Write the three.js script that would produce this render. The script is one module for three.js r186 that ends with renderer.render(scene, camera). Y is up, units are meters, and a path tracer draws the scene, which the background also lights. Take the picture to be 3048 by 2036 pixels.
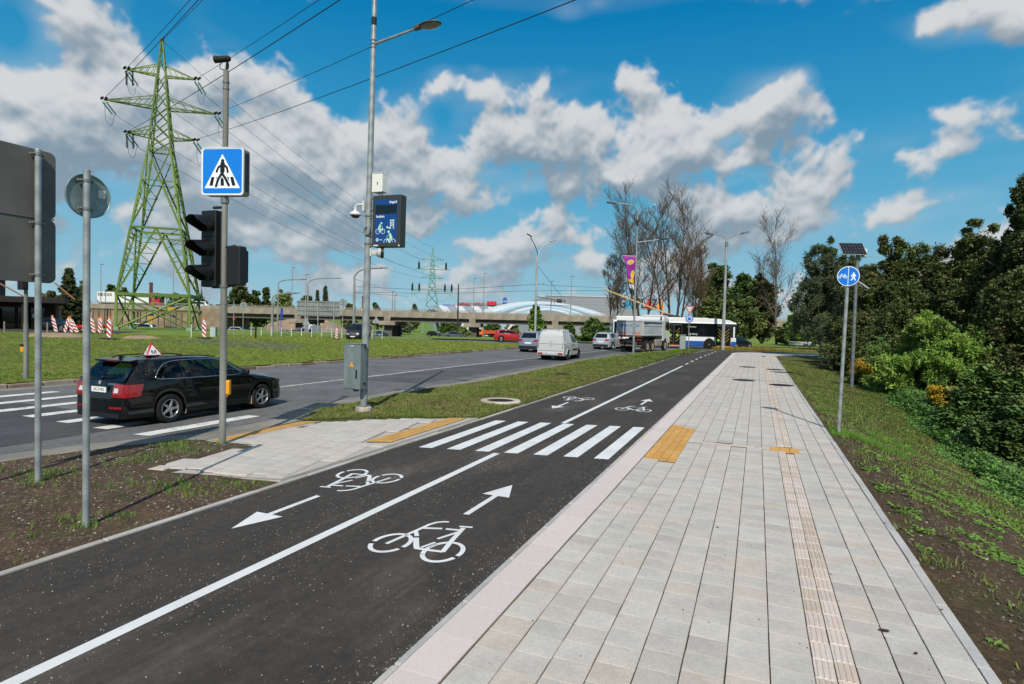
import * as THREE from 'three';
import { mergeGeometries, toCreasedNormals } from 'three/addons/utils/BufferGeometryUtils.js';
import { RoundedBoxGeometry } from 'three/addons/geometries/RoundedBoxGeometry.js';
import { TessellateModifier } from 'three/addons/modifiers/TessellateModifier.js';
import { FontLoader } from 'three/addons/loaders/FontLoader.js';
import { TextGeometry } from 'three/addons/geometries/TextGeometry.js';

// ---------------------------------------------------------------- camera, sun, sky, exposure
// The cycle path and pavement run along -z. The camera stands on the pavement and looks half left.
const scene = new THREE.Scene();
const camera = new THREE.PerspectiveCamera(60.0, 1024 / 684, 0.1, 4000);
camera.position.set(0, 2.3, 0);
camera.rotation.set(-0.0308, 0.3925, 0.025, 'YXZ');
const renderer = new THREE.WebGLRenderer({ antialias: true });
renderer.toneMapping = THREE.LinearToneMapping;
renderer.toneMappingExposure = 1.0;
renderer.shadowMap.enabled = true;
const SUN_AZ = THREE.MathUtils.degToRad(-21.5), SUN_EL = THREE.MathUtils.degToRad(51);
// shadows fall towards azimuth SUN_AZ (from -z towards +x), so the sun stands opposite
const sunDir = new THREE.Vector3(-Math.sin(SUN_AZ) * Math.cos(SUN_EL), Math.sin(SUN_EL), Math.cos(SUN_AZ) * Math.cos(SUN_EL));
const sun = new THREE.DirectionalLight(new THREE.Color(1.0, 0.93, 0.815), 4.7);
sun.position.copy(sunDir).multiplyScalar(120); sun.target.position.set(-10, 0, -25);
sun.castShadow = true; sun.shadow.mapSize.set(4096, 4096); sun.shadow.radius = 1;
Object.assign(sun.shadow.camera, { left: -70, right: 70, top: 70, bottom: -70, near: 1, far: 300 });
scene.add(sun, sun.target);

// ---------------------------------------------------------------- random numbers and noise
function rng(seed) { let s = seed >>> 0; return () => { s = (s + 0x6d2b79f5) | 0; let t = Math.imul(s ^ (s >>> 15), 1 | s); t = (t + Math.imul(t ^ (t >>> 7), 61 | t)) ^ t; return ((t ^ (t >>> 14)) >>> 0) / 4294967296; }; }
const clamp = (x, a = 0, b = 1) => (x < a ? a : x > b ? b : x), lerp = (a, b, t) => a + (b - a) * t;
const sstep = (a, b, x) => { const t = clamp((x - a) / (b - a)); return t * t * (3 - 2 * t); };
const PERM = new Uint8Array(512); { const r = rng(77), p = [...Array(256).keys()]; for (let i = 255; i > 0; i--) { const j = (r() * (i + 1)) | 0; [p[i], p[j]] = [p[j], p[i]]; } for (let i = 0; i < 512; i++) PERM[i] = p[i & 255]; }
function n3(x, y, z) {   // gradient noise, about -1..1
  const X = Math.floor(x), Y = Math.floor(y), Z = Math.floor(z); x -= X; y -= Y; z -= Z;
  const u = x * x * x * (x * (x * 6 - 15) + 10), v = y * y * y * (y * (y * 6 - 15) + 10), w = z * z * z * (z * (z * 6 - 15) + 10);
  const A = PERM[X & 255] + (Y & 255), B = PERM[(X + 1) & 255] + (Y & 255), zz = Z & 255, z1 = (Z + 1) & 255;
  const g = (h, a, b, c) => { h &= 15; const p = h < 8 ? a : b, q = h < 4 ? b : h === 12 || h === 14 ? a : c; return ((h & 1) ? -p : p) + ((h & 2) ? -q : q); };
  const AA = PERM[A & 511], AB = PERM[(A + 1) & 511], BA = PERM[B & 511], BB = PERM[(B + 1) & 511];
  const k = (i, s) => PERM[(i + s) & 511];
  return lerp(lerp(lerp(g(k(AA, zz), x, y, z), g(k(BA, zz), x - 1, y, z), u), lerp(g(k(AB, zz), x, y - 1, z), g(k(BB, zz), x - 1, y - 1, z), u), v),
    lerp(lerp(g(k(AA, z1), x, y, z - 1), g(k(BA, z1), x - 1, y, z - 1), u), lerp(g(k(AB, z1), x, y - 1, z - 1), g(k(BB, z1), x - 1, y - 1, z - 1), u), v), w);
}
function fbm(x, y, z, o) { let s = 0, a = 0.5; for (let i = 0; i < o; i++) { s += a * n3(x, y, z); x = x * 2.03 + 11.3; y = y * 2.03 + 5.1; z = z * 2.03 + 7.7; a *= 0.52; } return s; }
// periodic value noise for textures that repeat
function pnoise(period, seed) {
  const r = rng(seed), t = Float32Array.from({ length: period * period }, () => r());
  return (u, v) => { const x = u * period, y = v * period, X = Math.floor(x), Y = Math.floor(y), fx = sstep(0, 1, x - X), fy = sstep(0, 1, y - Y); const q = (i, j) => t[(((j % period) + period) % period) * period + (((i % period) + period) % period)]; return lerp(lerp(q(X, Y), q(X + 1, Y), fx), lerp(q(X, Y + 1), q(X + 1, Y + 1), fx), fy); };
}
function pfbm(p0, oct, seed) { const ns = []; for (let i = 0; i < oct; i++) ns.push(pnoise(p0 << i, seed + i * 13)); return (u, v) => { let s = 0, a = 1, t = 0; for (const n of ns) { s += a * n(u, v); t += a; a *= 0.55; } return s / t; }; }

// ---------------------------------------------------------------- sky: blue air and fair-weather cumulus, lit from behind the camera
// CLOUDS: [azimuth from -z, elevation, half width, half height, weight], in degrees: where the larger clouds of that day stood
const CLOUDS = [
  [-59.6,21.4,2.7,1.7,0.75], [-57.9,19.8,2.5,2.2,0.75], [-57.4,17.5,3.0,2.5,0.8], [-60.9,16.4,2.2,1.8,0.75], [-55.4,18.3,1.7,1.6,0.6], [-61.9,15.1,2.2,1.5,0.7], [-56.8,15.1,5.0,2.5,0.75], [-54.4,13.6,4.7,2.3,0.7],
  [-59.5,12.7,5.2,2.2,0.7], [-61.9,9.4,4.0,2.8,0.6], [-62.6,13.0,1.2,1.1,0.5], [-50.1,19.0,2.5,2.3,0.75], [-47.1,20.9,2.3,1.5,0.7], [-44.9,19.5,2.4,1.7,0.65], [-47.0,17.2,3.6,2.4,0.7], [-43.8,17.3,2.4,1.6,0.6],
  [-42.0,15.4,3.9,2.2,0.6], [-48.4,13.9,4.9,2.5,0.65], [-44.1,12.6,5.7,2.2,0.6], [-49.7,10.5,4.9,1.8,0.5], [-34.2,16.9,3.6,2.0,0.85], [-36.2,14.1,5.0,2.1,0.75], [-32.2,15.1,2.4,2.3,0.6], [-32.9,12.8,3.6,1.2,0.6],
  [-39.3,12.3,3.4,1.7,0.6], [-37.3,10.2,6.6,1.6,0.45], [-44.1,9.2,5.4,1.7,0.55], [-46.9,7.1,3.8,1.5,0.7], [-41.1,6.8,4.1,1.1,0.6], [-44.0,5.4,3.3,0.8,0.4], [-29.7,21.9,1.2,1.0,0.6], [-29.9,20.7,1.0,0.7,0.45],
  [-26.6,22.8,0.7,0.4,0.3], [-24.1,21.1,2.9,1.2,0.65], [-22.8,19.3,3.1,1.6,0.7], [-24.8,17.8,2.8,1.5,0.65], [-20.3,21.9,0.7,0.9,0.5], [-21.4,16.7,4.0,1.7,0.75], [-17.3,19.0,2.7,1.5,0.75], [-16.4,16.4,4.4,1.7,0.85],
  [-26.8,14.7,2.4,1.5,0.55], [-25.9,12.4,2.9,2.0,0.55], [-24.8,16.7,2.4,1.1,0.5], [-14.4,17.9,1.6,1.1,0.5], [-9.6,17.4,2.6,1.5,0.75], [-7.6,18.0,1.5,0.9,0.55], [-8.7,15.5,4.2,1.7,0.85], [-5.6,15.7,2.6,1.3,0.6],
  [-10.3,14.0,3.5,1.3,0.6], [-7.0,12.4,3.4,1.0,0.6], [-13.5,13.7,2.0,0.9,0.6], [-20.5,12.9,2.9,1.0,0.45], [-19.6,10.1,4.5,1.6,0.55], [-22.5,7.6,3.7,0.9,0.5], [-20.0,8.5,3.7,1.0,0.45], [-25.4,7.5,2.5,0.8,0.4],
  [-2.0,18.3,2.4,1.2,0.8], [-0.2,19.3,2.4,1.4,0.85], [1.1,20.4,2.0,1.3,0.85], [2.5,21.0,1.0,1.0,0.65], [-3.4,17.4,1.4,0.7,0.6], [0.2,17.1,2.0,1.0,0.5], [-1.9,15.5,3.2,1.4,0.55], [-2.2,13.7,2.9,1.8,0.6],
  [-2.5,11.1,4.0,1.5,0.55], [1.8,11.9,2.7,1.5,0.5], [3.9,9.6,2.3,1.5,0.5], [-0.2,8.0,3.5,0.9,0.45], [-3.9,10.0,1.9,1.2,0.4], [5.1,13.8,1.9,2.8,0.35], [-18.0,27.3,1.3,0.7,0.5], [-15.2,27.9,0.8,0.4,0.45],
  [-12.1,21.6,1.3,0.7,0.55], [-10.1,21.1,1.1,0.6,0.5], [-18.3,22.8,0.5,0.4,0.3], [-18.0,25.5,0.3,0.4,0.2], [12.5,23.3,1.9,1.0,0.75], [15.2,22.9,2.4,1.2,0.85], [17.0,21.7,1.4,1.1,0.8], [11.2,22.5,0.8,0.5,0.5],
  [17.3,16.2,1.4,1.2,0.65], [16.1,14.7,2.0,1.1,0.6], [14.0,14.4,1.3,0.7,0.4], [11.8,13.7,1.7,0.7,0.35], [17.4,13.9,1.4,0.9,0.5], [10.1,14.3,1.4,0.7,0.3], [10.3,9.2,2.6,1.0,0.5], [12.0,10.1,1.1,0.7,0.4],
  [14.2,10.5,1.6,0.6,0.3], [-54.4,5.0,1.8,0.9,0.3], [-34.1,7.2,2.4,0.9,0.45], [-33.3,8.8,4.0,1.2,0.4], [-15.3,6.1,1.6,1.0,0.65], [-15.0,8.5,2.9,0.8,0.3], [-35.6,4.7,1.6,0.8,0.4], [-42.2,5.1,1.1,1.0,0.3],
  [-29.9,4.9,2.5,0.6,0.3], [-10.0,6.1,4.8,0.8,0.3], [-19.5,5.6,2.5,0.7,0.25], [-26.7,10.7,2.0,1.2,0.4], [-62.6,19.9,1.1,1.9,-0.7], [-59.8,16.6,0.6,0.9,-0.3], [-53.6,22.3,2.0,1.8,-0.7], [-53.0,20.3,1.2,0.8,-0.4],
  [-45.7,24.0,4.2,1.9,-0.6], [-38.3,23.2,5.0,3.3,-0.8], [-30.4,25.3,5.2,2.3,-0.8], [-22.1,25.3,4.5,2.0,-0.6], [-13.9,24.9,5.5,2.0,-0.7], [-6.0,24.7,5.2,2.6,-0.8], [3.0,23.9,4.0,2.2,-0.8], [7.4,21.1,3.2,1.9,-0.7],
  [13.8,19.9,3.3,1.2,-0.6], [-29.8,18.3,1.4,1.7,-0.5], [-5.8,21.0,2.1,1.7,-0.5], [-14.5,20.8,1.9,0.9,-0.3], [-40.2,19.9,2.0,1.6,-0.5], [-38.2,18.3,1.5,1.1,-0.4], [6.5,18.3,2.4,1.6,-0.5], [10.5,17.7,2.8,1.3,-0.4],
  [-30.1,11.4,1.0,2.4,-0.3], [-38.8,5.7,2.3,1.2,-0.4], [-54.4,7.8,0.9,0.7,-0.25], [-59.3,5.3,1.6,2.0,-0.15], [-12.2,10.9,2.0,1.6,-0.35], [-6.2,9.3,1.5,1.6,-0.3], [5.4,6.3,3.9,1.5,-0.4], [8.3,12.1,2.4,1.4,-0.45],
  [-15.5,11.3,1.6,0.8,-0.3], [-30.0,8.2,1.6,1.2,-0.3], [12.9,8.4,1.9,1.0,-0.3], [-24.6,24.2,2.3,1.0,-0.4], [-62.6,14.2,0.7,0.6,-0.4], [14.9,12.1,2.3,0.8,-0.4], [-24.6,10.0,1.2,1.0,-0.3], [-17.4,7.3,2.5,0.6,-0.2],
  [-45.5,4.2,4.3,1.0,-0.3], [-30.2,16.4,1.0,0.8,-0.3],
];
{
  const W = 3072, H = 1536, data = new Float32Array(W * H * 4), D2R = Math.PI / 180;
  const put = (i, r, g, b) => { data[i] = r; data[i + 1] = g; data[i + 2] = b; data[i + 3] = 1; };
  const mix3 = (a, b, t) => [lerp(a[0], b[0], t), lerp(a[1], b[1], t), lerp(a[2], b[2], t)];
  const air = (el) => {
    const st = [[0, [0.36, 0.57, 0.65]], [4, [0.25, 0.51, 0.65]], [10, [0.125, 0.42, 0.63]], [18, [0.035, 0.30, 0.56]], [27, [0.004, 0.200, 0.46]], [38, [0.0, 0.130, 0.36]], [55, [0.06, 0.175, 0.36]], [90, [0.09, 0.19, 0.35]]];  // the air overhead, out of view, is less saturated to make skylight less blue
    for (let i = 1; i < st.length; i++) if (el <= st[i][0]) return mix3(st[i - 1][1], st[i][1], (el - st[i - 1][0]) / (st[i][0] - st[i - 1][0]));
    return st[st.length - 1][1];
  };
  const blobs = CLOUDS.map(([a, e, w, h, k]) => [a, e, 1 / (w * w), 1 / (h * h), k, w * 2.4, h * 2.4]);
  const macro = (az, el) => { let s = 0; const ce = Math.cos(el * D2R); for (const b of blobs) { const de = el - b[1]; if (de > b[6] || de < -b[6]) continue; let da = az - b[0]; if (da > 180) da -= 360; if (da < -180) da += 360; da *= ce; if (da > b[5] || da < -b[5]) continue; s += b[4] * Math.exp(-1.1 * (da * da * b[2] + de * de * b[3])); } return s; };
  const step = 2, mw = W / step, mh = H / 2 / step, M = new Float32Array((mw + 1) * (mh + 1));
  const azOf = (x) => { let a = ((x / W) - 0.5) * 360 + 90; if (a > 180) a -= 360; return a; };   // u = 0.5 looks along +x; azimuth 0 is -z
  for (let j = 0; j <= mh; j++) for (let i = 0; i <= mw; i++) M[j * (mw + 1) + i] = macro(azOf((i % mw) * step), (j * step) / (H / 2) * 90);
  const macroAt = (x, y) => { x /= step; y = clamp(y / step, 0, mh - 0.001); const X = Math.floor(x) % mw, Y = Math.floor(y), fx = x - Math.floor(x), fy = y - Y, o = Y * (mw + 1) + X; return lerp(lerp(M[o], M[o + 1], fx), lerp(M[o + mw + 1], M[o + mw + 2], fx), fy); };
  const DIR = (x, y, k) => { const el = (y / (H / 2)) * 90 * D2R, az = azOf(x) * D2R, c = Math.cos(el); return [Math.sin(az) * c * k, Math.sin(el) * k * 1.08, -Math.cos(az) * c * k, el / D2R]; };
  const puff = (px, py, pz, n) => { let s = 0, a = 0.5, f = 1; for (let i = 0; i < n; i++) { s += a * (0.56 - Math.abs(n3(px * f + 9 * i, py * f, pz * f - 4 * i)) * 2); a *= 0.56; f *= 2.15; } return s; };   // rounded lumps with creases
  const field = (x, y, oct) => {
    const [px, py, pz, e] = DIR(x, y, 13), wx = 0.16 * n3(px * 1.7, py * 1.7, pz * 1.7), base = fbm(px * 0.8 + 31, py * 0.8 + 3, pz * 0.8 + 17, Math.min(oct, 5));
    return macroAt(x, y) * 0.60 + 0.17 * sstep(19, 10, e) * sstep(0.5, 3, e) - 0.06 * sstep(16, 24, e) + 0.26 * sstep(40, 52, e) + base * 1.05 + puff(px * 1.25 + wx, py * 1.25 + wx, pz * 1.25, oct) * 0.50;  // extra cloud cover high overhead, out of view, added to whiten the ambient light
  };
  const T = 0.13;
  for (let y = 0; y < H; y++) {
    if (y < H / 2) { for (let x = 0; x < W; x++) put((y * W + x) * 4, 0.12, 0.13, 0.12); continue; }
    const yy = y - H / 2, el = (yy / (H / 2)) * 90, a = air(el);
    for (let x = 0; x < W; x++) {
      const f = field(x, yy, 6), f0 = f - T;
      let c = a;
      const wis = clamp((macroAt(x, yy) + 0.28) * 0.9) * sstep(0.0, 0.5, fbm(azOf(x) * 0.05 + el * 0.03, el * 0.22 - azOf(x) * 0.04, 3.3, 4) + 0.30) * 0.42;
      c = mix3(c, [0.50, 0.60, 0.66], wis);
      if (f0 > 0) {
        const al = sstep(0, 0.34, f0) * 0.96, q = W / 4096, m0 = macroAt(x, yy);
        const f1 = f - field(x - 2 * q, yy + 6 * q, 6), f2 = field(x, yy, 3) - field(x - 5 * q, yy + 19 * q, 3), under = sstep(0.0, 0.55, macroAt(x, yy + 42 * q) - m0);
        const thick = sstep(0.15, 1.0, f0), big = fbm(azOf(x) * 0.13 + 4, el * 0.2, 9.1, 3);
        const L = clamp(0.50 + f1 * 0.60 + f2 * 0.70 + big * 0.35 - 0.24 * under - 0.05 * thick);
        let cc = mix3([0.215, 0.295, 0.37], [0.68, 0.69, 0.70], sstep(-0.05, 1.0, L));
        cc = mix3(cc, [0.40, 0.52, 0.60], 0.55 * Math.exp(-el / 6));
        c = mix3(c, cc, al);
      }
      put((y * W + x) * 4, c[0], c[1], c[2]);
    }
  }
  const sky = new THREE.DataTexture(data, W, H, THREE.RGBAFormat, THREE.FloatType);
  sky.mapping = THREE.EquirectangularReflectionMapping; sky.magFilter = THREE.LinearFilter; sky.needsUpdate = true;
  scene.background = sky; scene.environment = sky;
}
// ---------------------------------------------------------------- helpers
const taken = new Map();
const numbered = (n) => { const k = taken.get(n) || 0; taken.set(n, k + 1); return k ? n + '_' + String(k).padStart(3, '0') : n; };
const shade = (m) => { m.castShadow = m.receiveShadow = true; return m; };
function tag(o, label, category, group) { if (label) o.userData.label = label; if (category) o.userData.category = category; if (group) o.userData.group = group; return o; }
function thing(name, label, category, p = [0, 0, 0], turn = 0, group) { const o = new THREE.Group(); o.name = numbered(name); o.position.set(p[0], p[1], p[2]); o.rotation.y = turn; scene.add(o); return tag(o, label, category, group); }
const SINGLY = new Set('clamp walker_bracket head_bracket bracket hinge cable wheel_well door_seam tailgate_seam lock corner_handle head_light rail handrail far_handrail pier lamp_arm sign_leg step tank outline_tape warning_stripe strut post hanger chassis'.split(' '));
function part(parent, name, geos, m, label) { if (Array.isArray(geos) && geos.length > 1 && SINGLY.has(name)) return geos.map((g) => part(parent, name, g, m, label))[0]; const g = Array.isArray(geos) ? merge(geos) : geos; const o = shade(new THREE.Mesh(g, m)); o.name = name; if (label) o.userData.label = label; parent.add(o); return o; }
function struct(name, geos, m, kind = 'structure') { const g = Array.isArray(geos) ? merge(geos) : geos; const o = shade(new THREE.Mesh(g, m)); o.name = numbered(name); o.userData.kind = kind; scene.add(o); return o; }
function copyOf(o, label, p, turn) { const c = o.clone(); c.name = numbered(o.name.replace(/_\d\d\d$/, '')); c.userData = { ...o.userData }; if (label) c.userData.label = label; if (p) c.position.set(p[0], p[1], p[2]); if (turn !== undefined) c.rotation.y = turn; scene.add(c); return c; }
function merge(list) {
  return mergeGeometries(list.map((g) => { const h = g.index ? g.toNonIndexed() : g; for (const k of Object.keys(h.attributes)) if (!['position', 'normal', 'uv'].includes(k)) h.deleteAttribute(k); if (!h.attributes.normal) h.computeVertexNormals(); if (!h.attributes.uv) h.setAttribute('uv', new THREE.BufferAttribute(new Float32Array(h.attributes.position.count * 2), 2)); return h; }), false);
}
// uv in metres from the position, across the axis a face looks along
function triUV(g, s = 1) {
  const h = g.index ? g.toNonIndexed() : g, p = h.attributes.position, uv = new Float32Array(p.count * 2), a = new THREE.Vector3(), b = new THREE.Vector3(), c = new THREE.Vector3();
  for (let i = 0; i < p.count; i += 3) {
    a.fromBufferAttribute(p, i); b.fromBufferAttribute(p, i + 1); c.fromBufferAttribute(p, i + 2);
    const n = b.clone().sub(a).cross(c.clone().sub(a)), x = Math.abs(n.x), y = Math.abs(n.y), z = Math.abs(n.z);
    [a, b, c].forEach((v, k) => { const o = (i + k) * 2; if (y >= x && y >= z) { uv[o] = v.x * s; uv[o + 1] = -v.z * s; } else if (x >= z) { uv[o] = v.z * s; uv[o + 1] = v.y * s; } else { uv[o] = v.x * s; uv[o + 1] = v.y * s; } });
  }
  h.setAttribute('uv', new THREE.BufferAttribute(uv, 2)); return h;
}
const M4 = (x, y, z, rx = 0, ry = 0, rz = 0, sx = 1, sy = sx, sz = sx) => new THREE.Matrix4().compose(new THREE.Vector3(x, y, z), new THREE.Quaternion().setFromEuler(new THREE.Euler(rx, ry, rz, 'YXZ')), new THREE.Vector3(sx, sy, sz));
const at = (g, x, y, z, rx, ry, rz, s) => g.applyMatrix4(M4(x, y, z, rx, ry, rz, s));
const box = (x, y, z, w, h, d, rx = 0, ry = 0, rz = 0) => triUV(at(new THREE.BoxGeometry(w, h, d), x, y, z, rx, ry, rz));
const rbox = (x, y, z, w, h, d, r = 0.02, rx = 0, ry = 0, rz = 0, seg = 2) => at(new RoundedBoxGeometry(w, h, d, seg, Math.min(r, w / 2.01, h / 2.01, d / 2.01)), x, y, z, rx, ry, rz);
const V3 = (x, y, z) => new THREE.Vector3(x, y, z), vec = (a) => new THREE.Vector3(a[0], a[1], a[2]);
function bar(a, b, r1, r2 = r1, seg = 8, open = false) {   // round bar between two points
  const A = vec(a), B = vec(b), d = B.clone().sub(A), L = d.length();
  const g = new THREE.CylinderGeometry(r2, r1, L, seg, 1, open);
  return g.applyMatrix4(new THREE.Matrix4().compose(A.add(B).multiplyScalar(0.5), new THREE.Quaternion().setFromUnitVectors(V3(0, 1, 0), d.normalize()), V3(1, 1, 1)));
}
function beam(a, b, w, h = w) {   // square bar between two points
  const A = vec(a), B = vec(b), d = B.clone().sub(A), L = d.length(); d.normalize();
  const up = Math.abs(d.y) > 0.95 ? V3(1, 0, 0) : V3(0, 1, 0), x = up.clone().cross(d).normalize(), y = d.clone().cross(x);
  const m = new THREE.Matrix4().makeBasis(x, y, d); m.setPosition(A.add(B).multiplyScalar(0.5));
  return new THREE.BoxGeometry(w, h, L).applyMatrix4(m);
}
const tube = (pts, r, n = 24, seg = 8, tension) => new THREE.TubeGeometry(new THREE.CatmullRomCurve3(pts.map(vec), false, 'catmullrom', tension ?? 0.5), n, r, seg);
const lathe = (pts, seg = 24) => new THREE.LatheGeometry(pts.map(([r, y]) => new THREE.Vector2(r, y)), seg);
const poly = (pts) => { const s = new THREE.Shape(); pts.forEach(([x, y], i) => (i ? s.lineTo(x, y) : s.moveTo(x, y))); s.closePath(); return s; };
const extr = (shape, depth, bevel = 0, seg = 1) => new THREE.ExtrudeGeometry(shape, { depth, bevelEnabled: bevel > 0, bevelThickness: bevel, bevelSize: bevel, bevelOffset: -bevel, bevelSegments: seg, curveSegments: 12 });
function rrect(w, h, r, x = 0, y = 0) { const s = new THREE.Shape(), a = x - w / 2, b = y - h / 2; s.moveTo(a + r, b); s.lineTo(a + w - r, b); s.absarc(a + w - r, b + r, r, -Math.PI / 2, 0); s.lineTo(a + w, b + h - r); s.absarc(a + w - r, b + h - r, r, 0, Math.PI / 2); s.lineTo(a + r, b + h); s.absarc(a + r, b + h - r, r, Math.PI / 2, Math.PI); s.lineTo(a, b + r); s.absarc(a + r, b + r, r, Math.PI, Math.PI * 1.5); return s; }
// a flat shape in plan (x, z) laid at height y, uv in metres
function flat(pts, y, s = 1) { const g = new THREE.ShapeGeometry(poly(pts.map(([x, z]) => [x, -z]))); g.rotateX(-Math.PI / 2); g.translate(0, y, 0); return triUV(g, s); }
const curve = (pts) => (q) => { if (q <= pts[0][0]) return pts[0][1]; for (let i = 1; i < pts.length; i++) if (q <= pts[i][0]) return lerp(pts[i - 1][1], pts[i][1], (q - pts[i - 1][0]) / (pts[i][0] - pts[i - 1][0])); return pts[pts.length - 1][1]; };
// a surface between two lines x = xl(z) and x = xr(z), with heights
function ruled(zs, xl, xr, nx, yf, s = 1) {
  const P = [], U = [], I = [];
  zs.forEach((z, j) => { const a = xl(z), b = xr(z); for (let i = 0; i <= nx; i++) { const x = lerp(a, b, i / nx); P.push(x, yf(x, z), z); U.push(x * s, -z * s); if (i < nx && j < zs.length - 1) { const o = j * (nx + 1) + i, q = o + nx + 1; I.push(o, o + 1, q, o + 1, q + 1, q); } } });
  const g = new THREE.BufferGeometry(); g.setAttribute('position', new THREE.Float32BufferAttribute(P, 3)); g.setAttribute('uv', new THREE.Float32BufferAttribute(U, 2)); g.setIndex(I); g.computeVertexNormals();
  if (g.attributes.normal.getY(0) < 0) { for (let i = 0; i < I.length; i += 3) [I[i + 1], I[i + 2]] = [I[i + 2], I[i + 1]]; g.setIndex(I); g.computeVertexNormals(); }
  return g;
}
const range = (a, b, n) => Array.from({ length: n + 1 }, (_, i) => lerp(a, b, i / n));
const inPoly = (x, z, pts) => { let c = false; for (let i = 0, j = pts.length - 1; i < pts.length; j = i++) { const [a, b] = pts[i], [d, e] = pts[j]; if ((b > z) !== (e > z) && x < ((d - a) * (z - b)) / (e - b) + a) c = !c; } return c; };
// the camera's line of sight on the ground, for placing far things: px across the 3048 px photograph, D metres ahead
const FX = -0.3825, FZ = -0.924;
const ahead = (px, D) => { const s = ((px - 1524) / 1763) * D; return [FX * D - FZ * s, FZ * D + FX * s]; };
const SD = (s, D) => [FX * D - FZ * s, FZ * D + FX * s];
const RIGHT = Math.atan2(0.3825, 0.924);   // rotation.y that turns +x to the view's right

// ---------------------------------------------------------------- textures and materials
function dataTex(n, m, fn, srgb = true, rep = 1, rep2 = rep) {
  const d = new Uint8Array(n * m * 4);
  for (let y = 0; y < m; y++) for (let x = 0; x < n; x++) { const c = fn(x / n, y / m, x, y), o = (y * n + x) * 4; d[o] = clamp(c[0], 0, 255); d[o + 1] = clamp(c[1], 0, 255); d[o + 2] = clamp(c[2], 0, 255); d[o + 3] = 255; }
  const t = new THREE.DataTexture(d, n, m); t.wrapS = t.wrapT = THREE.RepeatWrapping; t.magFilter = THREE.LinearFilter; t.repeat.set(rep, rep2); if (srgb) t.colorSpace = THREE.SRGBColorSpace; t.needsUpdate = true; return t;
}
function drawn(w, h, fn) { const c = document.createElement('canvas'); c.width = w; c.height = h; const g = c.getContext('2d'); fn(g, w, h); const t = new THREE.CanvasTexture(c); t.colorSpace = THREE.SRGBColorSpace; return t; }
const mat = (color, rough = 0.7, o = {}) => new THREE.MeshStandardMaterial({ color, roughness: rough, ...o });
const phys = (color, rough, o) => new THREE.MeshPhysicalMaterial({ color, roughness: rough, ...o });
const T = {};
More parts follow.
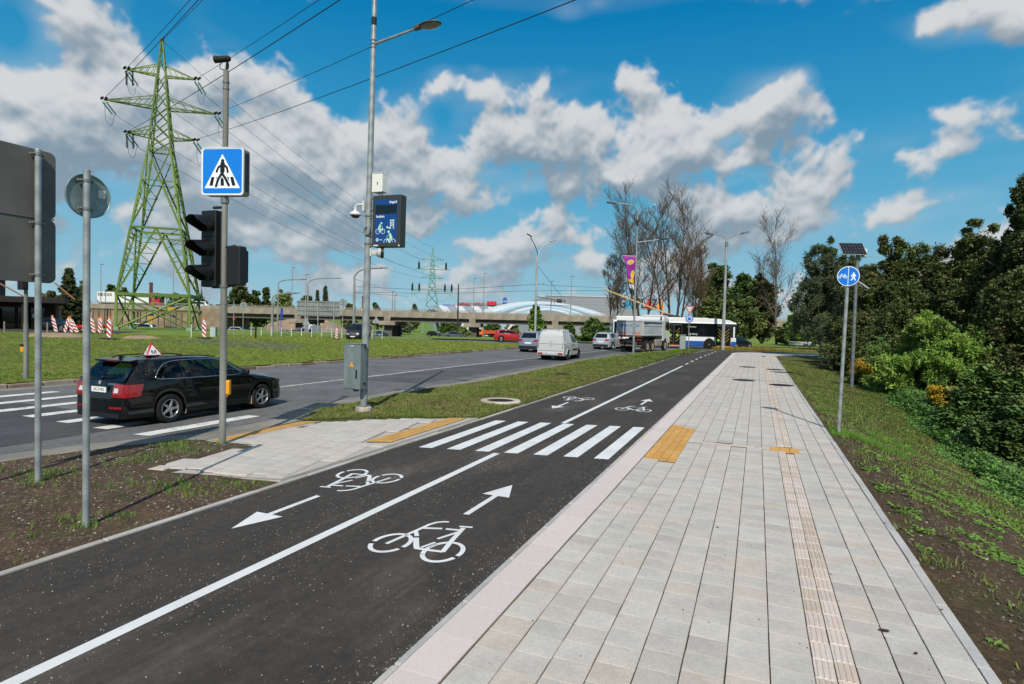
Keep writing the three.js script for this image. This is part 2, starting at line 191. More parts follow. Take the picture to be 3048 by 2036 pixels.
{
  const a = pfbm(4, 5, 1), b = pfbm(64, 3, 2), c = pfbm(7, 4, 3), r = rng(5);
  const st = pnoise(6, 21), st2 = pnoise(24, 22), st3 = pnoise(90, 23);
  // new cycle-path asphalt, 4 m x 8 m: dark brown-black binder, dust drawn out along the path, pale grit
  T.path = dataTex(1024, 2048, (u, v) => {
    const streak = st3(u * 1.0, v * 0.08) * 0.5 + st2(u, v * 0.12) * 0.5, dust = sstep(0.50, 0.86, a(u, v)) * (0.35 + 0.65 * streak);
    const g = (r() - 0.5) * 20 + (b(u, v * 2) - 0.5) * 18, k = 54 + g + dust * 34 + (streak - 0.5) * 14 + (c(u, v) - 0.5) * 12, grit = r() < 0.0016 ? 70 + r() * 70 : 0;
    return [k * 1.06 + grit, k * 0.96 + grit * 0.95, k * 0.87 + grit * 0.86];
  }, true, 0.25, 0.125);
  T.road = dataTex(1024, 1024, (u, v) => { const g = (r() - 0.5) * 26 + (b(u, v) - 0.5) * 20, wear = (st2(u, v * 0.2) - 0.5) * 16, k = 99 + g + wear + (a(u, v) - 0.5) * 30; return [k, k * 1.0, k * 1.005]; }, true, 0.2);
  T.soil = dataTex(1024, 1024, (u, v) => { const n = a(u, v), g = 10 + (r() - 0.5) * 34 + (b(u, v) - 0.5) * 70 + (c(u, v) - 0.5) * 40, k = 78 + g, gr = sstep(0.52, 0.72, n) * 0.6, peb = r() < 0.002 ? 45 : 0; return [k * lerp(1.10, 0.94, gr) + peb, k * lerp(0.86, 0.95, gr) + peb, k * lerp(0.64, 0.48, gr) + peb]; }, true, 0.5);
  T.verge = dataTex(1024, 1024, (u, v) => { const n = a(u, v), m = b(u, v), br = sstep(0.46, 0.70, c(u, v) * 0.6 + n * 0.4 + (r() - 0.5) * 0.16), k = 0.62 + m * 0.62 + (r() - 0.5) * 0.4; return [lerp(86, 104, br) * k, lerp(104, 92, br) * k, lerp(40, 58, br) * k]; }, true, 0.4);
  T.lawn = dataTex(1024, 1024, (u, v) => { const n = a(u, v), m = b(u, v), br = sstep(0.5, 0.8, c(u, v)), k = 0.68 + m * 0.44 + (r() - 0.5) * 0.34 + (n - 0.5) * 0.35; return [lerp(122, 150, br) * k, lerp(146, 145, br) * k, lerp(48, 62, br) * k]; }, true, 0.16);
  T.paver = dataTex(512, 512, (u, v) => { const k = 232 + (r() - 0.5) * 34 + (b(u, v) - 0.5) * 26 + (a(u, v) - 0.5) * 34 - (r() < 0.004 ? 60 : 0); return [k, k, k]; }, true, 1.0);
  T.pale = dataTex(512, 512, (u, v) => { const k = 236 + (r() - 0.5) * 30 + (b(u, v) - 0.5) * 20 - (r() < 0.02 ? 50 * r() : 0); return [k, k, k]; }, true, 1.6);
  T.conc = dataTex(512, 512, (u, v) => { const k = 215 + (r() - 0.5) * 22 + (a(u, v) - 0.5) * 66 + (st3(u * 0.6, v * 0.06) - 0.5) * 30; return [k, k * 0.995, k * 0.98]; }, true, 0.3);
  T.galv = dataTex(256, 256, (u, v) => { const k = 205 + (b(u, v) - 0.5) * 46 + (a(u, v) - 0.5) * 60 + (r() - 0.5) * 10; return [k, k, k]; }, true, 3);
  T.bark = dataTex(256, 256, (u, v) => { const k = 150 + (st3(u, v * 0.15) - 0.5) * 120 + (a(u, v) - 0.5) * 60; return [k, k, k]; }, true, 2);
  T.grit = dataTex(512, 512, (u, v) => { const k = 128 + (r() - 0.5) * 150 + (b(u, v) - 0.5) * 90; return [k, k, k]; }, false, 1);
  T.patch = dataTex(256, 256, (u, v) => { const k = 225 + (a(u, v) - 0.5) * 60 + (r() - 0.5) * 14; return [k, k, k]; }, true, 0.7);
  T.paint = dataTex(512, 512, (u, v) => { const w = sstep(0.66, 0.80, c(u, v) * 0.5 + b(u, v) * 0.5), k = 214 + (r() - 0.5) * 16 + (a(u, v) - 0.5) * 26 - w * 40; return [k * 0.985, k, k * 1.005]; }, true, 0.8);
  T.worn = dataTex(512, 512, (u, v) => { const w = sstep(0.55, 0.75, c(u, v) * 0.45 + b(u, v) * 0.55 + (r() - 0.5) * 0.16), k = 214 + (r() - 0.5) * 24 + (a(u, v) - 0.5) * 30 - w * 95; return [k, k, k * 0.99]; }, true, 0.6);
}
const bump = (m, t, s) => { m.bumpMap = t; m.bumpScale = s; return m; };
const gritAt = (rep) => { const t = T.grit.clone(); t.repeat.set(rep, rep); return t; };
const X = {
  path: bump(mat(0xffffff, 0.9, { map: T.path }), gritAt(1.2), 0.006), road: bump(mat(0xffffff, 0.88, { map: T.road }), gritAt(1), 0.006),
  gutter: mat(0x97938b, 0.9, { map: T.conc }), patch: bump(mat(0xe6e6e6, 0.9, { map: T.road }), gritAt(1), 0.006),
  soil: bump(mat(0xffffff, 1, { map: T.soil }), gritAt(0.7), 0.05), verge: bump(mat(0xffffff, 1, { map: T.verge }), gritAt(0.7), 0.05), lawn: bump(mat(0xffffff, 1, { map: T.lawn }), gritAt(0.5), 0.08), far: mat(0xe2ecc8, 1, { map: T.lawn }),
  line: mat(0xffffff, 0.65, { map: T.paint }), worn: mat(0xffffff, 0.75, { map: T.worn }),
  joint: mat(0x51402b, 1), conc: mat(0xb8b4ac, 0.85, { map: T.conc }), concD: mat(0x8d8880, 0.9, { map: T.conc }), edge: mat(0xbdbab6, 0.85, { map: T.paver }), kerb: mat(0xa08f80, 0.9, { map: T.conc }),
  pale: mat(0xd9cdc9, 0.8, { map: T.pale }), yellow: mat(0xd9a65a, 0.8, { map: T.paver }), pink: mat(0xd6c6ba, 0.82, { map: T.paver }),
  pavers: [0xc6c0b8, 0xcbc3b9, 0xc3bfb8, 0xc9bfb4, 0xc5c0b7, 0xcbc6be, 0xbfb9b1].map((c) => mat(c, 0.82, { map: T.paver })),
  galv: mat(0xb4bcbe, 0.42, { metalness: 0.28, map: T.galv }), galvD: mat(0x8d9597, 0.5, { metalness: 0.3, map: T.galv }), steel: mat(0x9aa0a2, 0.35, { metalness: 0.9 }), alu: mat(0xaeb6ba, 0.42, { metalness: 0.75 }),
  black: mat(0x0b0c0e, 0.45), blackM: mat(0x101113, 0.75), rubber: mat(0x141414, 0.9, { map: T.patch }), dark: mat(0x1c1e20, 0.7), grey: mat(0x4a4b4c, 0.6, { map: T.patch }), white: mat(0xe4e5e4, 0.5, { map: T.patch }), cream: mat(0xd9dad3, 0.55),
  yellowP: mat(0xd9950d, 0.5), orange: mat(0xd8560e, 0.5), red: mat(0xb11218, 0.5), blue: mat(0x0b63c4, 0.45), 
  glassD: phys(0x0a0f12, 0.06, { specularIntensity: 0.9, clearcoat: 0.4 }), lens: phys(0x15181a, 0.08, { clearcoat: 1 }),
  bark: mat(0x6b5f52, 0.95, { map: T.bark }), barkG: mat(0x9a9084, 0.95, { map: T.bark }), wood: mat(0x6a3a20, 0.9, { map: T.bark }),
};
// ---------------------------------------------------------------- the lie of the land
const verX = curve([[-69.5, -5.5], [-66, -7.7], [-62, -8.0], [-60.5, -8.2], [-57.3, -9.4], [-52, -10.05], [-45.9, -10.5], [-39.5, -10.75], [-33, -10.55], [-28.3, -10.5], [-23.2, -10.45], [-21, -10.4], [-18, -10.75], [-15.6, -10.75], [-13.9, -10.7], [-12.8, -10.68], [-11.9, -10.4], [-11.2, -9.9], [-8.4, -9.65], [-8.1, -10.2], [-7.3, -10.6], [-6.4, -10.85], [-5.5, -11.08], [-3, -11.35], [20, -12]]);   // road edge of the verge and the soil patch
const farDip = (x, z) => { const d = FX * x + FZ * z; return -2.3 * sstep(84, 150, d); };
function lawnY(x, z) { const d = FX * x + FZ * z; return 0.02 + 0.56 * sstep(-24, -38, x) * sstep(66, 46, d) * sstep(-2, -10, z) + 0.12 * fbm(x * 0.12, z * 0.12, 2, 3) * sstep(-21.9, -26, x) * sstep(90, 70, d) + farDip(x, z); }
const bankY = (x, z) => { const t = x - 1.57, dip = lerp(0.16, 1, sstep(-31, -17, z)); return -0.025 - dip * (Math.min(t, 0.5) * 0.10 + clamp(t - 0.5, 0, 4.2) * 0.36) + 0.05 * fbm(x * 0.9, z * 0.9, 4, 3) * clamp(t * 3); };
const vergeY = (x, z) => { const a = clamp((x + 6.2) / (verX(z) + 6.2)); return -0.035 - 0.065 * sstep(0.55, 1, a) + 0.035 * Math.sin(a * Math.PI) * sstep(-12.9, -16, z) + 0.018 * fbm(x * 1.3, z * 1.3, 1, 3) * Math.sin(Math.min(a, 0.999) * Math.PI); };
const soilY = (x, z) => vergeY(x, z) + 0.03 * fbm(x * 2.1, z * 2.1, 8, 3);
function groundY(x, z) {   // for standing things on: the surface that shows there
  if (x > 1.6 && z > -58) return bankY(x, z);
  if (x > -6.2 && z > -66) return 0;
  if (x > verX(z)) return vergeY(x, z);
  if (x > -21.8 && z > -60) return -0.13;
  return lawnY(x, z);
}
{
  // one ground sheet to the horizon, sunk under what lies on it
  const ax = [-2600, -1200, -700, -450, -300, -220, -170, -130, -105, -85, -70, -60, -52, -46, -40, -35, -30, -26, -22.5, -21, -14, -6, 1, 2.2, 4, 6, 9, 13, 18, 25, 35, 50, 70, 100, 150, 240, 400, 800, 1800];
  const az = [80, 40, 20, 8, 0, -6, -12, -18, -24, -30, -36, -42, -48, -54, -58, -62, -66, -70, -75, -80, -86, -93, -100, -108, -116, -125, -135, -146, -158, -172, -190, -215, -250, -300, -380, -500, -750, -1200, -2600];
  const P = [], U = [], I = [], n = ax.length;
  az.forEach((z, j) => ax.forEach((x, i) => {
    const d = FX * x + FZ * z; let y = -0.06 + farDip(x, z);
    if (x >= -60 && x < -21.4 && z > -80) y = lawnY(x, z) - 0.35; else if (x >= -21.4 && x <= 2.2 && z > -85) y = -0.5; else if (x > 2.2 && z > -64) y = -1.75; else if (x > 2.2 && z > -80) y = -0.4;
    if (x < -60 && d < 110) y = 0.05 + 0.0 * d;
    P.push(x, y, z); U.push(x, -z); if (i < n - 1 && j < az.length - 1) { const o = j * n + i; I.push(o, o + 1, o + n, o + 1, o + n + 1, o + n); }
  }));
  const g = new THREE.BufferGeometry(); g.setAttribute('position', new THREE.Float32BufferAttribute(P, 3)); g.setAttribute('uv', new THREE.Float32BufferAttribute(U, 2)); g.setIndex(I); g.computeVertexNormals();
  struct('ground', g, X.far);
}
// the road: two lanes along -z and the ring road across the view at its end
struct('road', ruled(range(16, -60, 76), () => -21.75, (z) => verX(z) + 0.25, 6, () => -0.13), X.road);
{
  const ring = [SD(-75, 79), SD(-40, 76.5), SD(-20, 74), SD(-9, 70.5), SD(-3, 65), SD(0.6, 59.2), [-21.7, -54], [-9.6, -54], [-9.1, -58], [-8.0, -62], [-7.6, -66], [-5.4, -69.8], SD(24, 70), SD(32, 70.2), SD(45, 70.5), SD(75, 71), SD(110, 76), SD(110, 88), SD(70, 81), SD(40, 80.5), SD(0, 81), SD(-40, 86), SD(-75, 90)];
  struct('ring_road', flat(ring, -0.126), X.road);
}
struct('gutter_strip', ruled(range(6, -58, 64), (z) => verX(z) - 0.75 - 0.12 * fbm(1, z * 0.3, 2, 3), (z) => verX(z) + 0.2, 1, () => -0.125), X.gutter);
struct('gutter_strip', ruled(range(6, -20, 30), () => -21.7, (z) => -21.0 + 0.25 * fbm(4, z * 0.25, 2, 3) + 0.5 * sstep(-16, -20, z) * -1, 1, () => -0.125), X.gutter);
// repaired, darker and lighter lanes of asphalt on the road
struct('asphalt_patch', ruled(range(-20, -58, 30), () => -15.1, (z) => -12.1 + 0.25 * fbm(9, z * 0.2, 2, 3), 1, () => -0.1255), mat(0xd2d2d4, 0.9, { map: T.road }));
struct('asphalt_patch', ruled(range(6, -9.5, 10), () => -20.4, (z) => -12.4 + 0.1 * fbm(9, z * 0.9, 2, 3), 1, () => -0.1255), mat(0xb4b4b6, 0.9, { map: T.road }));
{
  // markings on the road
  const L = []; const seg = range(-14.3, -58, 30); L.push(ruled(seg, (z) => curve([[-58.8, -13.8], [-51.7, -14.35], [-41, -14.7], [-30.7, -15.2], [-16, -15.45]])(z) - 0.06, (z) => curve([[-58.8, -13.8], [-51.7, -14.35], [-41, -14.7], [-30.7, -15.2], [-16, -15.45]])(z) + 0.06, 1, () => -0.1205));
  struct('road_marking', L, X.worn);
  [-11.36, -12.72, -14.1, -15.5, -16.9, -18.3, -19.72].forEach((x, i) => { const k = (x + 11.4) * 0.045, w = 0.2; struct('road_marking', flat([[x - w, -8.06 + k - 0.02 * i], [x + w, -8.12 + k], [x + w - 0.04, -11.02 + k], [x - w, -10.98 + k]], -0.1195), X.worn); });
  struct('road_marking', ruled(range(-63.5, -69, 6), (z) => -12.9 + (z + 63) * -0.12, (z) => -12.7 + (z + 63) * -0.12, 1, () => -0.1205), X.worn);
}
// the median: lawn with a worn kerb of single stones
struct('median_lawn', ruled([...range(8, -50, 58), ...range(-51, -62, 14)], (z) => -62, (z) => curve([[-62, -23.5], [-58, -22.4], [-54, -21.85], [-9, -21.85], [-7.5, -22.6], [8, -23.2]])(z), 44, lawnY), X.lawn);
struct('median_lawn', flat([[-23.6, -61.8], [-62, -61.8], [-62, -63], SD(-40, 76.3), SD(-20, 73.8), SD(-9, 70.3), SD(-3.5, 65)], 0.0), X.lawn);
{
  const K = new THREE.Group(); K.name = 'median_kerb'; K.userData.kind = 'structure'; scene.add(K);
  const r = rng(3), gs = [0, 1, 2].map((i) => triUV(rbox(0, 0, 0, 0.15, 0.26, 0.97, 0.03))), ms = [X.kerb, mat(0x8b7663, 0.9, { map: T.conc }), mat(0xb3a596, 0.9, { map: T.conc })];
  for (let z = -8.6; z > -54; z -= 1.0) { const m = shade(new THREE.Mesh(gs[0], ms[(r() * 3) | 0])); m.name = 'kerb_stone'; m.position.set(-21.76 + (r() - 0.5) * 0.05, -0.13 + (r() - 0.5) * 0.04, z); m.rotation.set((r() - 0.5) * 0.03, (r() - 0.5) * 0.03, (r() - 0.5) * 0.08); K.add(m); }
}
// verge, soil patch and bank
struct('verge', ruled([...range(-10.6, -30, 80), ...range(-30.6, -69, 60)], (z) => verX(z), (z) => curve([[-69.5, -4.9], [-62, -4.9], [-59, -5.3], [-55, -6.1], [0, -6.2]])(z), 18, vergeY), X.verge);
struct('soil_patch', ruled(range(5, -10.8, 90), (z) => verX(z), () => -6.2, 24, soilY), X.soil);
struct('grass_bank', ruled([...range(5, -30, 120), ...range(-30.6, -60, 40)], () => 1.56, () => 11, 26, bankY), bump(mat(0xe6e4c4, 1, { map: T.soil }), gritAt(0.7), 0.05));
struct('grass_bank', flat([[1.5, -57.4], [1.9, -59.2], [3.4, -60.4], [8, -61.4], [26, -64.5], [40, -66], [40, -54], [11, -52], [1.5, -52]], -0.03), X.verge);
struct('grass_island', flat([[-5.6, -68.8], [-3.6, -67.5], [0, -68.7], [4, -69.5], [30, -75], [60, -84], SD(75, 71), SD(45, 70.4), SD(32, 70.1), SD(24, 69.9), [-5.5, -69.9]], -0.08), X.verge);
struct('grass_strip', flat([SD(-12, 81.2), SD(0, 81.1), SD(40, 80.6), SD(70, 81.1), SD(110, 88.2), SD(150, 110), SD(60, 100), SD(0, 96), SD(-12, 93)], 0.02), X.lawn);

// ---------------------------------------------------------------- cycle path with its painted marks
{
  const xl = curve([[-70, -4.3], [-66, -4.6], [-62, -5.0], [-59, -5.35], [-55, -5.98], [0, -6.13]]), xr = curve([[-70, 1.6], [-66.5, -0.9], [-65, -1.5], [-61.5, -2.1], [-55, -2.19], [0, -2.18]]);
  const bed = struct('cycle_path', ruled([...range(8, -55, 40), ...range(-56, -69, 12)], xl, xr, 8, () => -0.05), X.path);
  const r = rng(11), gs = [0.075, 0.08].map((w) => triUV(rbox(0, 0, 0, w, 0.14, 0.99, 0.008))), ms = [X.edge, mat(0xb1aca6, 0.85, { map: T.paver }), mat(0xc4beb6, 0.85, { map: T.paver })];
  for (let z = 5.5; z > -55; z -= 1.0) { const m = shade(new THREE.Mesh(gs[(r() * 2) | 0], ms[(r() * 3) | 0])); m.name = 'kerb_stone'; m.position.set(-6.165 + (r() - 0.5) * 0.01, -0.104 + (r() - 0.5) * 0.006, z); bed.add(m); }
  part(bed, 'kerb', ruled(range(-55.3, -69, 10), (z) => xl(z) - 0.08, (z) => xl(z), 1, () => -0.02), X.edge);
  const Y = -0.0455, mark = (pts, y = Y) => flat(pts, y);
  // centre line with its dashes
  struct('path_marking', [ruled(range(4, -9.75, 30), () => -4.34, () => -4.22, 1, () => Y), ruled(range(-13.52, -37.9, 40), () => -4.28, () => -4.16, 1, () => Y)], X.line);
  for (let i = 0, z = -39.6; z > -66; z -= 3.4, i++) { const x = -4.22 + 0.006 * i * i * (i > 3 ? 1 : 0); struct('path_marking', mark([[x - 0.06, z], [x + 0.06, z], [x + 0.06, z - 1.45], [x - 0.06, z - 1.45]]), X.line); }
  // zebra of seven bars
  for (let i = 0; i < 7; i++) { const x = -5.77 + i * 0.528, a = (q) => -9.51 - 0.22 * (q + 5.76), b = (q) => -13.05 - 0.26 * (q + 5.78); struct('path_marking', mark([[x, a(x)], [x + 0.25, a(x + 0.25)], [x + 0.24, b(x + 0.24)], [x - 0.01, b(x)]], Y + (i === 3 ? 0.0015 : 0)), X.line); }
  // the bicycle, drawn as strokes 1.05 wide and 1.12 tall: u across, v away
  const stroke = (pts, w) => { const q = []; pts.forEach((p, i) => { const a = pts[Math.max(0, i - 1)], b = pts[Math.min(pts.length - 1, i + 1)], dx = b[0] - a[0], dy = b[1] - a[1], l = Math.hypot(dx, dy); q.push([p, [-dy / l * w / 2, dx / l * w / 2]]); }); return [...q.map(([p, n]) => [p[0] + n[0], p[1] + n[1]]), ...q.reverse().map(([p, n]) => [p[0] - n[0], p[1] - n[1]])]; };
  const arc = (cx, cy, rx, ry, a, b) => range(a, b, 18).map((t) => [cx + rx * Math.cos(t), cy + ry * Math.sin(t)]);
  const D = Math.PI / 180, BIKE = [
    stroke(arc(0.215, 0.29, 0.185, 0.265, 205 * D, 335 * D), 0.05), stroke(arc(0.215, 0.29, 0.185, 0.265, -12 * D, 190 * D), 0.05),
    stroke(arc(0.83, 0.31, 0.185, 0.265, 215 * D, 340 * D), 0.05), stroke(arc(0.83, 0.31, 0.185, 0.265, -8 * D, 172 * D), 0.05), stroke(arc(0.83, 0.31, 0.185, 0.265, 176 * D, 212 * D), 0.05),
    stroke([[0.19, 0.24], [0.235, 0.55], [0.272, 0.80], [0.29, 0.96], [0.33, 1.06], [0.40, 1.12], [0.45, 1.13]], 0.045), stroke([[0.285, 0.82], [0.49, 0.90]], 0.05), stroke([[0.262, 0.70], [0.36, 0.57]], 0.05),
    stroke([[0.375, 0.53], [0.50, 0.33], [0.545, 0.27]], 0.06), stroke([[0.525, 0.27], [0.66, 0.28], [0.83, 0.31]], 0.05), stroke([[0.83, 0.30], [0.755, 0.66], [0.695, 1.03]], 0.055), stroke([[0.63, 1.05], [0.78, 1.09]], 0.045), stroke([[0.53, 0.91], [0.70, 0.95]], 0.05), stroke([[0.60, 0.60], [0.71, 0.90]], 0.04), stroke([[0.57, 0.31], [0.63, 0.50]], 0.035), stroke([[0.63, 0.30], [0.67, 0.47]], 0.035),
  ];
  const bike = (x, z, turn, sv = 1) => struct('path_marking', BIKE.map((s, i) => flat(s.map(([u, v]) => (turn ? [x - u, z + v * sv] : [x + u, z - v * sv])), Y + 0.0006 * (i % 4))), X.line);
  bike(-3.72, -4.97, false); bike(-4.80, -7.68, true); bike(-3.70, -16.45, false); bike(-4.74, -18.78, true);
  const arrow = (x, tail, neck, tip, w = 0.2) => struct('path_marking', mark([[x - 0.038, tail], [x + 0.038, tail], [x + 0.038, neck], [x + w, neck], [x, tip], [x - w, neck], [x - 0.038, neck]]), X.line);
  arrow(-3.22, -6.44, -7.33, -7.93); arrow(-5.31, -6.24, -5.39, -4.83); arrow(-3.18, -17.98, -18.96, -19.56); arrow(-5.25, -17.26, -16.28, -15.76);
  // construction joint across the path and grit swept to its sides
  struct('path_joint', flat([[-6.0, -43.4], [-2.2, -45.6], [-2.2, -45.75], [-6.0, -43.55]], -0.0465), X.gutter);
}
// ---------------------------------------------------------------- pavement of single pavers
function paverGeo(w, d, h = 0.05, b = 0.005) {   // top with a worn edge, sides; no underside
  const x = w / 2, z = d / 2, P = [], U = [], r = [[-x, -b, -z], [x, -b, -z], [x, -b, z], [-x, -b, z]], t = [[-x + b, 0, -z + b], [x - b, 0, -z + b], [x - b, 0, z - b], [-x + b, 0, z - b]], o = r.map(([a, , c]) => [a, -h, c]);
  const quad = (a, c, e, f) => { for (const p of [a, c, e, a, e, f]) { P.push(...p); U.push(p[0], p[2]); } };
  quad(t[3], t[2], t[1], t[0]); for (let i = 0; i < 4; i++) { const j = (i + 1) % 4; quad(r[i], t[i], t[j], r[j]); quad(o[i], r[i], r[j], o[j]); }
  const g = new THREE.BufferGeometry(); g.setAttribute('position', new THREE.Float32BufferAttribute(P, 3)); g.setAttribute('uv', new THREE.Float32BufferAttribute(U, 2)); g.computeVertexNormals(); return g;
}
const shiftUV = (g, du, dv) => { const h = g.clone(), u = h.attributes.uv; for (let i = 0; i < u.count; i++) u.setXY(i, u.getX(i) + du, u.getY(i) + dv); return h; };
{
  const r = rng(19), walk = new THREE.Group(); walk.name = 'pavement'; walk.userData.kind = 'structure'; scene.add(walk);
  const edgeR = curve([[-64, 8], [-61.4, 3.9], [-60, 2.4], [-58.8, 1.75], [-57, 1.57], [0, 1.57]]);
  part(walk, 'joint_sand', [ruled(range(6, -57.5, 50), () => -2.14, edgeR, 1, () => -0.0125)], X.joint);
  const W = 0.278, cols = []; for (let i = 0; i < 8; i++) cols.push([-1.79 + W * i, W]); for (let i = 0; i < 3; i++) cols.push([0.704 + 0.261 * i, 0.261]);
  const cut = (x, z) => (x > -1.8 && x < -1.23 && z < -10.4 && z > -14.16) || (x > -1.24 && x < 0.3 && z < -12.40 && z > -12.66);
  const list = [], P = 0.25;
  cols.forEach(([x, w], c) => { let z = 4 - r() * P; while (z > -57.0) { const cz = z - P / 2; if (!cut(x + w / 2, cz)) list.push([x + w / 2, cz, w, 0, P]); z -= P; } });
  for (const s of [0, 1]) { let z = 4 - r() * P; while (z > -55) { const cz = z - P / 2; if (!(cz < -12.25 && cz > -12.8)) list.push([0.434 + 0.0675 + s * 0.135, cz, 0.135, 1, P]); z -= P; } }
  for (let z = 4.2; z > -57; z -= 0.5) list.push([-1.965, z - 0.25, 0.325, 2, 0.5]);
  for (let z = -10.45; z > -14.1; z -= 0.304) for (let i = 0; i < 4; i++) list.push([-1.79 + 0.0695 + i * 0.139, z - 0.152, 0.139, 3, 0.304]);
  for (let i = 0; i < 3; i++) list.push([0.3 + 0.087 + i * 0.174, -12.53, 0.174, 4, 0.44]);
  for (let i = 0; i < 6; i++) list.push([-1.235 + 0.1279 + i * 0.2558, -12.53, 0.2558, 5, 0.12]);
  const names = ['paver', 'tactile_paver', 'kerb_slab', 'yellow_tactile_tile', 'yellow_tactile_tile', 'guide_strip_tile'], used = {};
  const geos = {}, geo = (w, d, k, v) => geos[w + '_' + d + '_' + k + '_' + v] ??= shiftUV(k === 1 ? tactile(w, d) : k === 3 ? ribbed(w, d) : paverGeo(w, d, 0.05, k === 2 ? 0.0015 : 0.0022), v * 0.37, v * 0.61);
  const ribs = (w, d, xs) => { const gs = [paverGeo(w, d, 0.05, 0.003)]; for (const x of xs) { const s = w * 0.10, e = d / 2 - 0.004, a = [[x - s, 0, e], [x + s, 0, e], [x + s * 0.6, 0.005, e - 0.006], [x - s * 0.6, 0.005, e - 0.006]]; const P = [], q = (p) => { for (const k of [0, 1, 2, 0, 2, 3]) P.push(...p[k]); }; const b = a.map(([X0, Y0, Z0]) => [X0, Y0, -Z0]); q([a[3], a[2], b[2], b[3]]); q([a[1], b[1], b[2], a[2]]); q([b[0], a[0], a[3], b[3]]); q(a); const g = new THREE.BufferGeometry(); g.setAttribute('position', new THREE.Float32BufferAttribute(P, 3)); g.computeVertexNormals(); gs.push(triUV(g)); } return merge(gs); };
  const tactile = (w, d) => ribs(w, d, [-0.27 * w, 0.02 * w, 0.3 * w]), ribbed = (w, d) => paverGeo(w, d, 0.05, 0.004);
  const mats = [X.pavers, [X.pink, mat(0xcdbdae, 0.82, { map: T.paver }), mat(0xd9cbc1, 0.82, { map: T.paver })], [X.pale, mat(0xd4c9c6, 0.8, { map: T.pale })], [X.yellow, mat(0xd29d50, 0.8, { map: T.paver })], [X.yellow], [X.pink]];
  list.forEach((q) => { q.view = (FX * q[0] + FZ * q[1]); const s = q[0] * 0.924 - q[1] * 0.3825; q.out = q.view < 2.0 || s > q.view * 0.92 || q.view < 3.3; });
  list.sort((a, b) => (a.out - b.out) || Math.hypot(a[0], a[1]) - Math.hypot(b[0], b[1]));
  const rest = new Map();
  for (const q of list) {
    const [x, z, w, k, d] = q, gap = k === 0 ? 0.009 : 0.006, n = names[k], v = (r() * 4) | 0, m = mats[k][(r() * mats[k].length) | 0];
    const g = geo(+(w - gap).toFixed(4), +(d - (k === 0 ? 0.0055 : 0.005)).toFixed(4), k, v);
    const y = (k === 2 ? 0.002 : k === 4 ? 0.003 : 0) + (r() - 0.5) * 0.0022, tx = (r() - 0.5) * 0.007, tz = (r() - 0.5) * 0.006, jx = (r() - 0.5) * 0.003;
    used[n] = used[n] || 0;
    if (!q.out && used[n] < 295) { used[n]++; const o = shade(new THREE.Mesh(g, m)); o.name = n; o.position.set(x + jx, y, z); o.rotation.set(tx, (r() - 0.5) * 0.004, tz); walk.add(o); }
    else { const key = n + '|' + m.uuid; if (!rest.has(key)) rest.set(key, [n, m, []]); rest.get(key)[2].push(g.clone().applyMatrix4(M4(x, y, z, tx, 0, tz))); }
  }
  for (const [n, m, gs] of rest.values()) part(walk, n + '_rows', gs, m).userData.kind = 'stuff';
  // the lower concrete lip towards the cycle path and the edging stones on the bank side
  const lip = triUV(rbox(0, 0, 0, 0.07, 0.10, 0.99, 0.02)), em = [X.edge, mat(0xb5b5b3, 0.85, { map: T.paver }), mat(0xc0bebc, 0.85, { map: T.paver })], stone = triUV(rbox(0, 0, 0, 0.085, 0.2, 0.993, 0.006));
  for (let z = 4.5, i = 0; z > -56; z -= 1, i++) {
    const a = shade(new THREE.Mesh(lip, em[(r() * 3) | 0])); a.name = 'kerb_stone'; a.position.set(-2.165 + (r() - 0.5) * 0.006, -0.062, z - 0.35); walk.add(a);
    const b = shade(new THREE.Mesh(stone, em[(r() * 3) | 0])); b.name = 'edging_stone'; b.position.set(1.533 + (r() - 0.5) * 0.012, -0.097 + (r() - 0.5) * 0.006, z); b.rotation.y = (r() - 0.5) * 0.008; walk.add(b);
  }
  // the far bend to the right, too far off to tell its pavers apart
  const bend = [[-2.14, -57.5], [1.57, -57.3], [1.75, -58.8], [2.4, -60], [3.9, -61.4], [8, -62.4], [26, -65.5], [40, -67], [40, -69.5], [26, -69], [6, -66.4], [1.5, -65.6], [-0.6, -64.4], [-1.7, -62.4], [-2.14, -60.5]];
  part(walk, 'far_paving', flat(bend, -0.005), mat(0xc6c1bb, 0.82, { map: T.paver }));
  part(walk, 'far_kerb', flat([[-2.2, -57.4], [-1.9, -57.4], [-1.9, -60.4], [-1.5, -62.2], [-0.4, -64], [1.6, -65.2], [6, -66.1], [26, -68.7], [26, -69.2], [6, -66.7], [1.4, -65.9], [-0.8, -64.6], [-1.95, -62.5], [-2.2, -60.5]], 0.0), X.pale);
  // iron covers in the pavement
  for (const [x, z, l] of [[-0.5, -28.8, 'farther from the bank, nearer pair'], [1.0, -27.3, 'next to the bank edge, nearest of four'], [-0.5, -39.1, 'farther from the bank, farther pair'], [1.0, -37.8, 'next to the bank edge, farther pair']]) manhole('manhole_cover', 'dark iron manhole cover in the grey pavers, ' + l, [x, 0.0, z], 0.44, false);
}
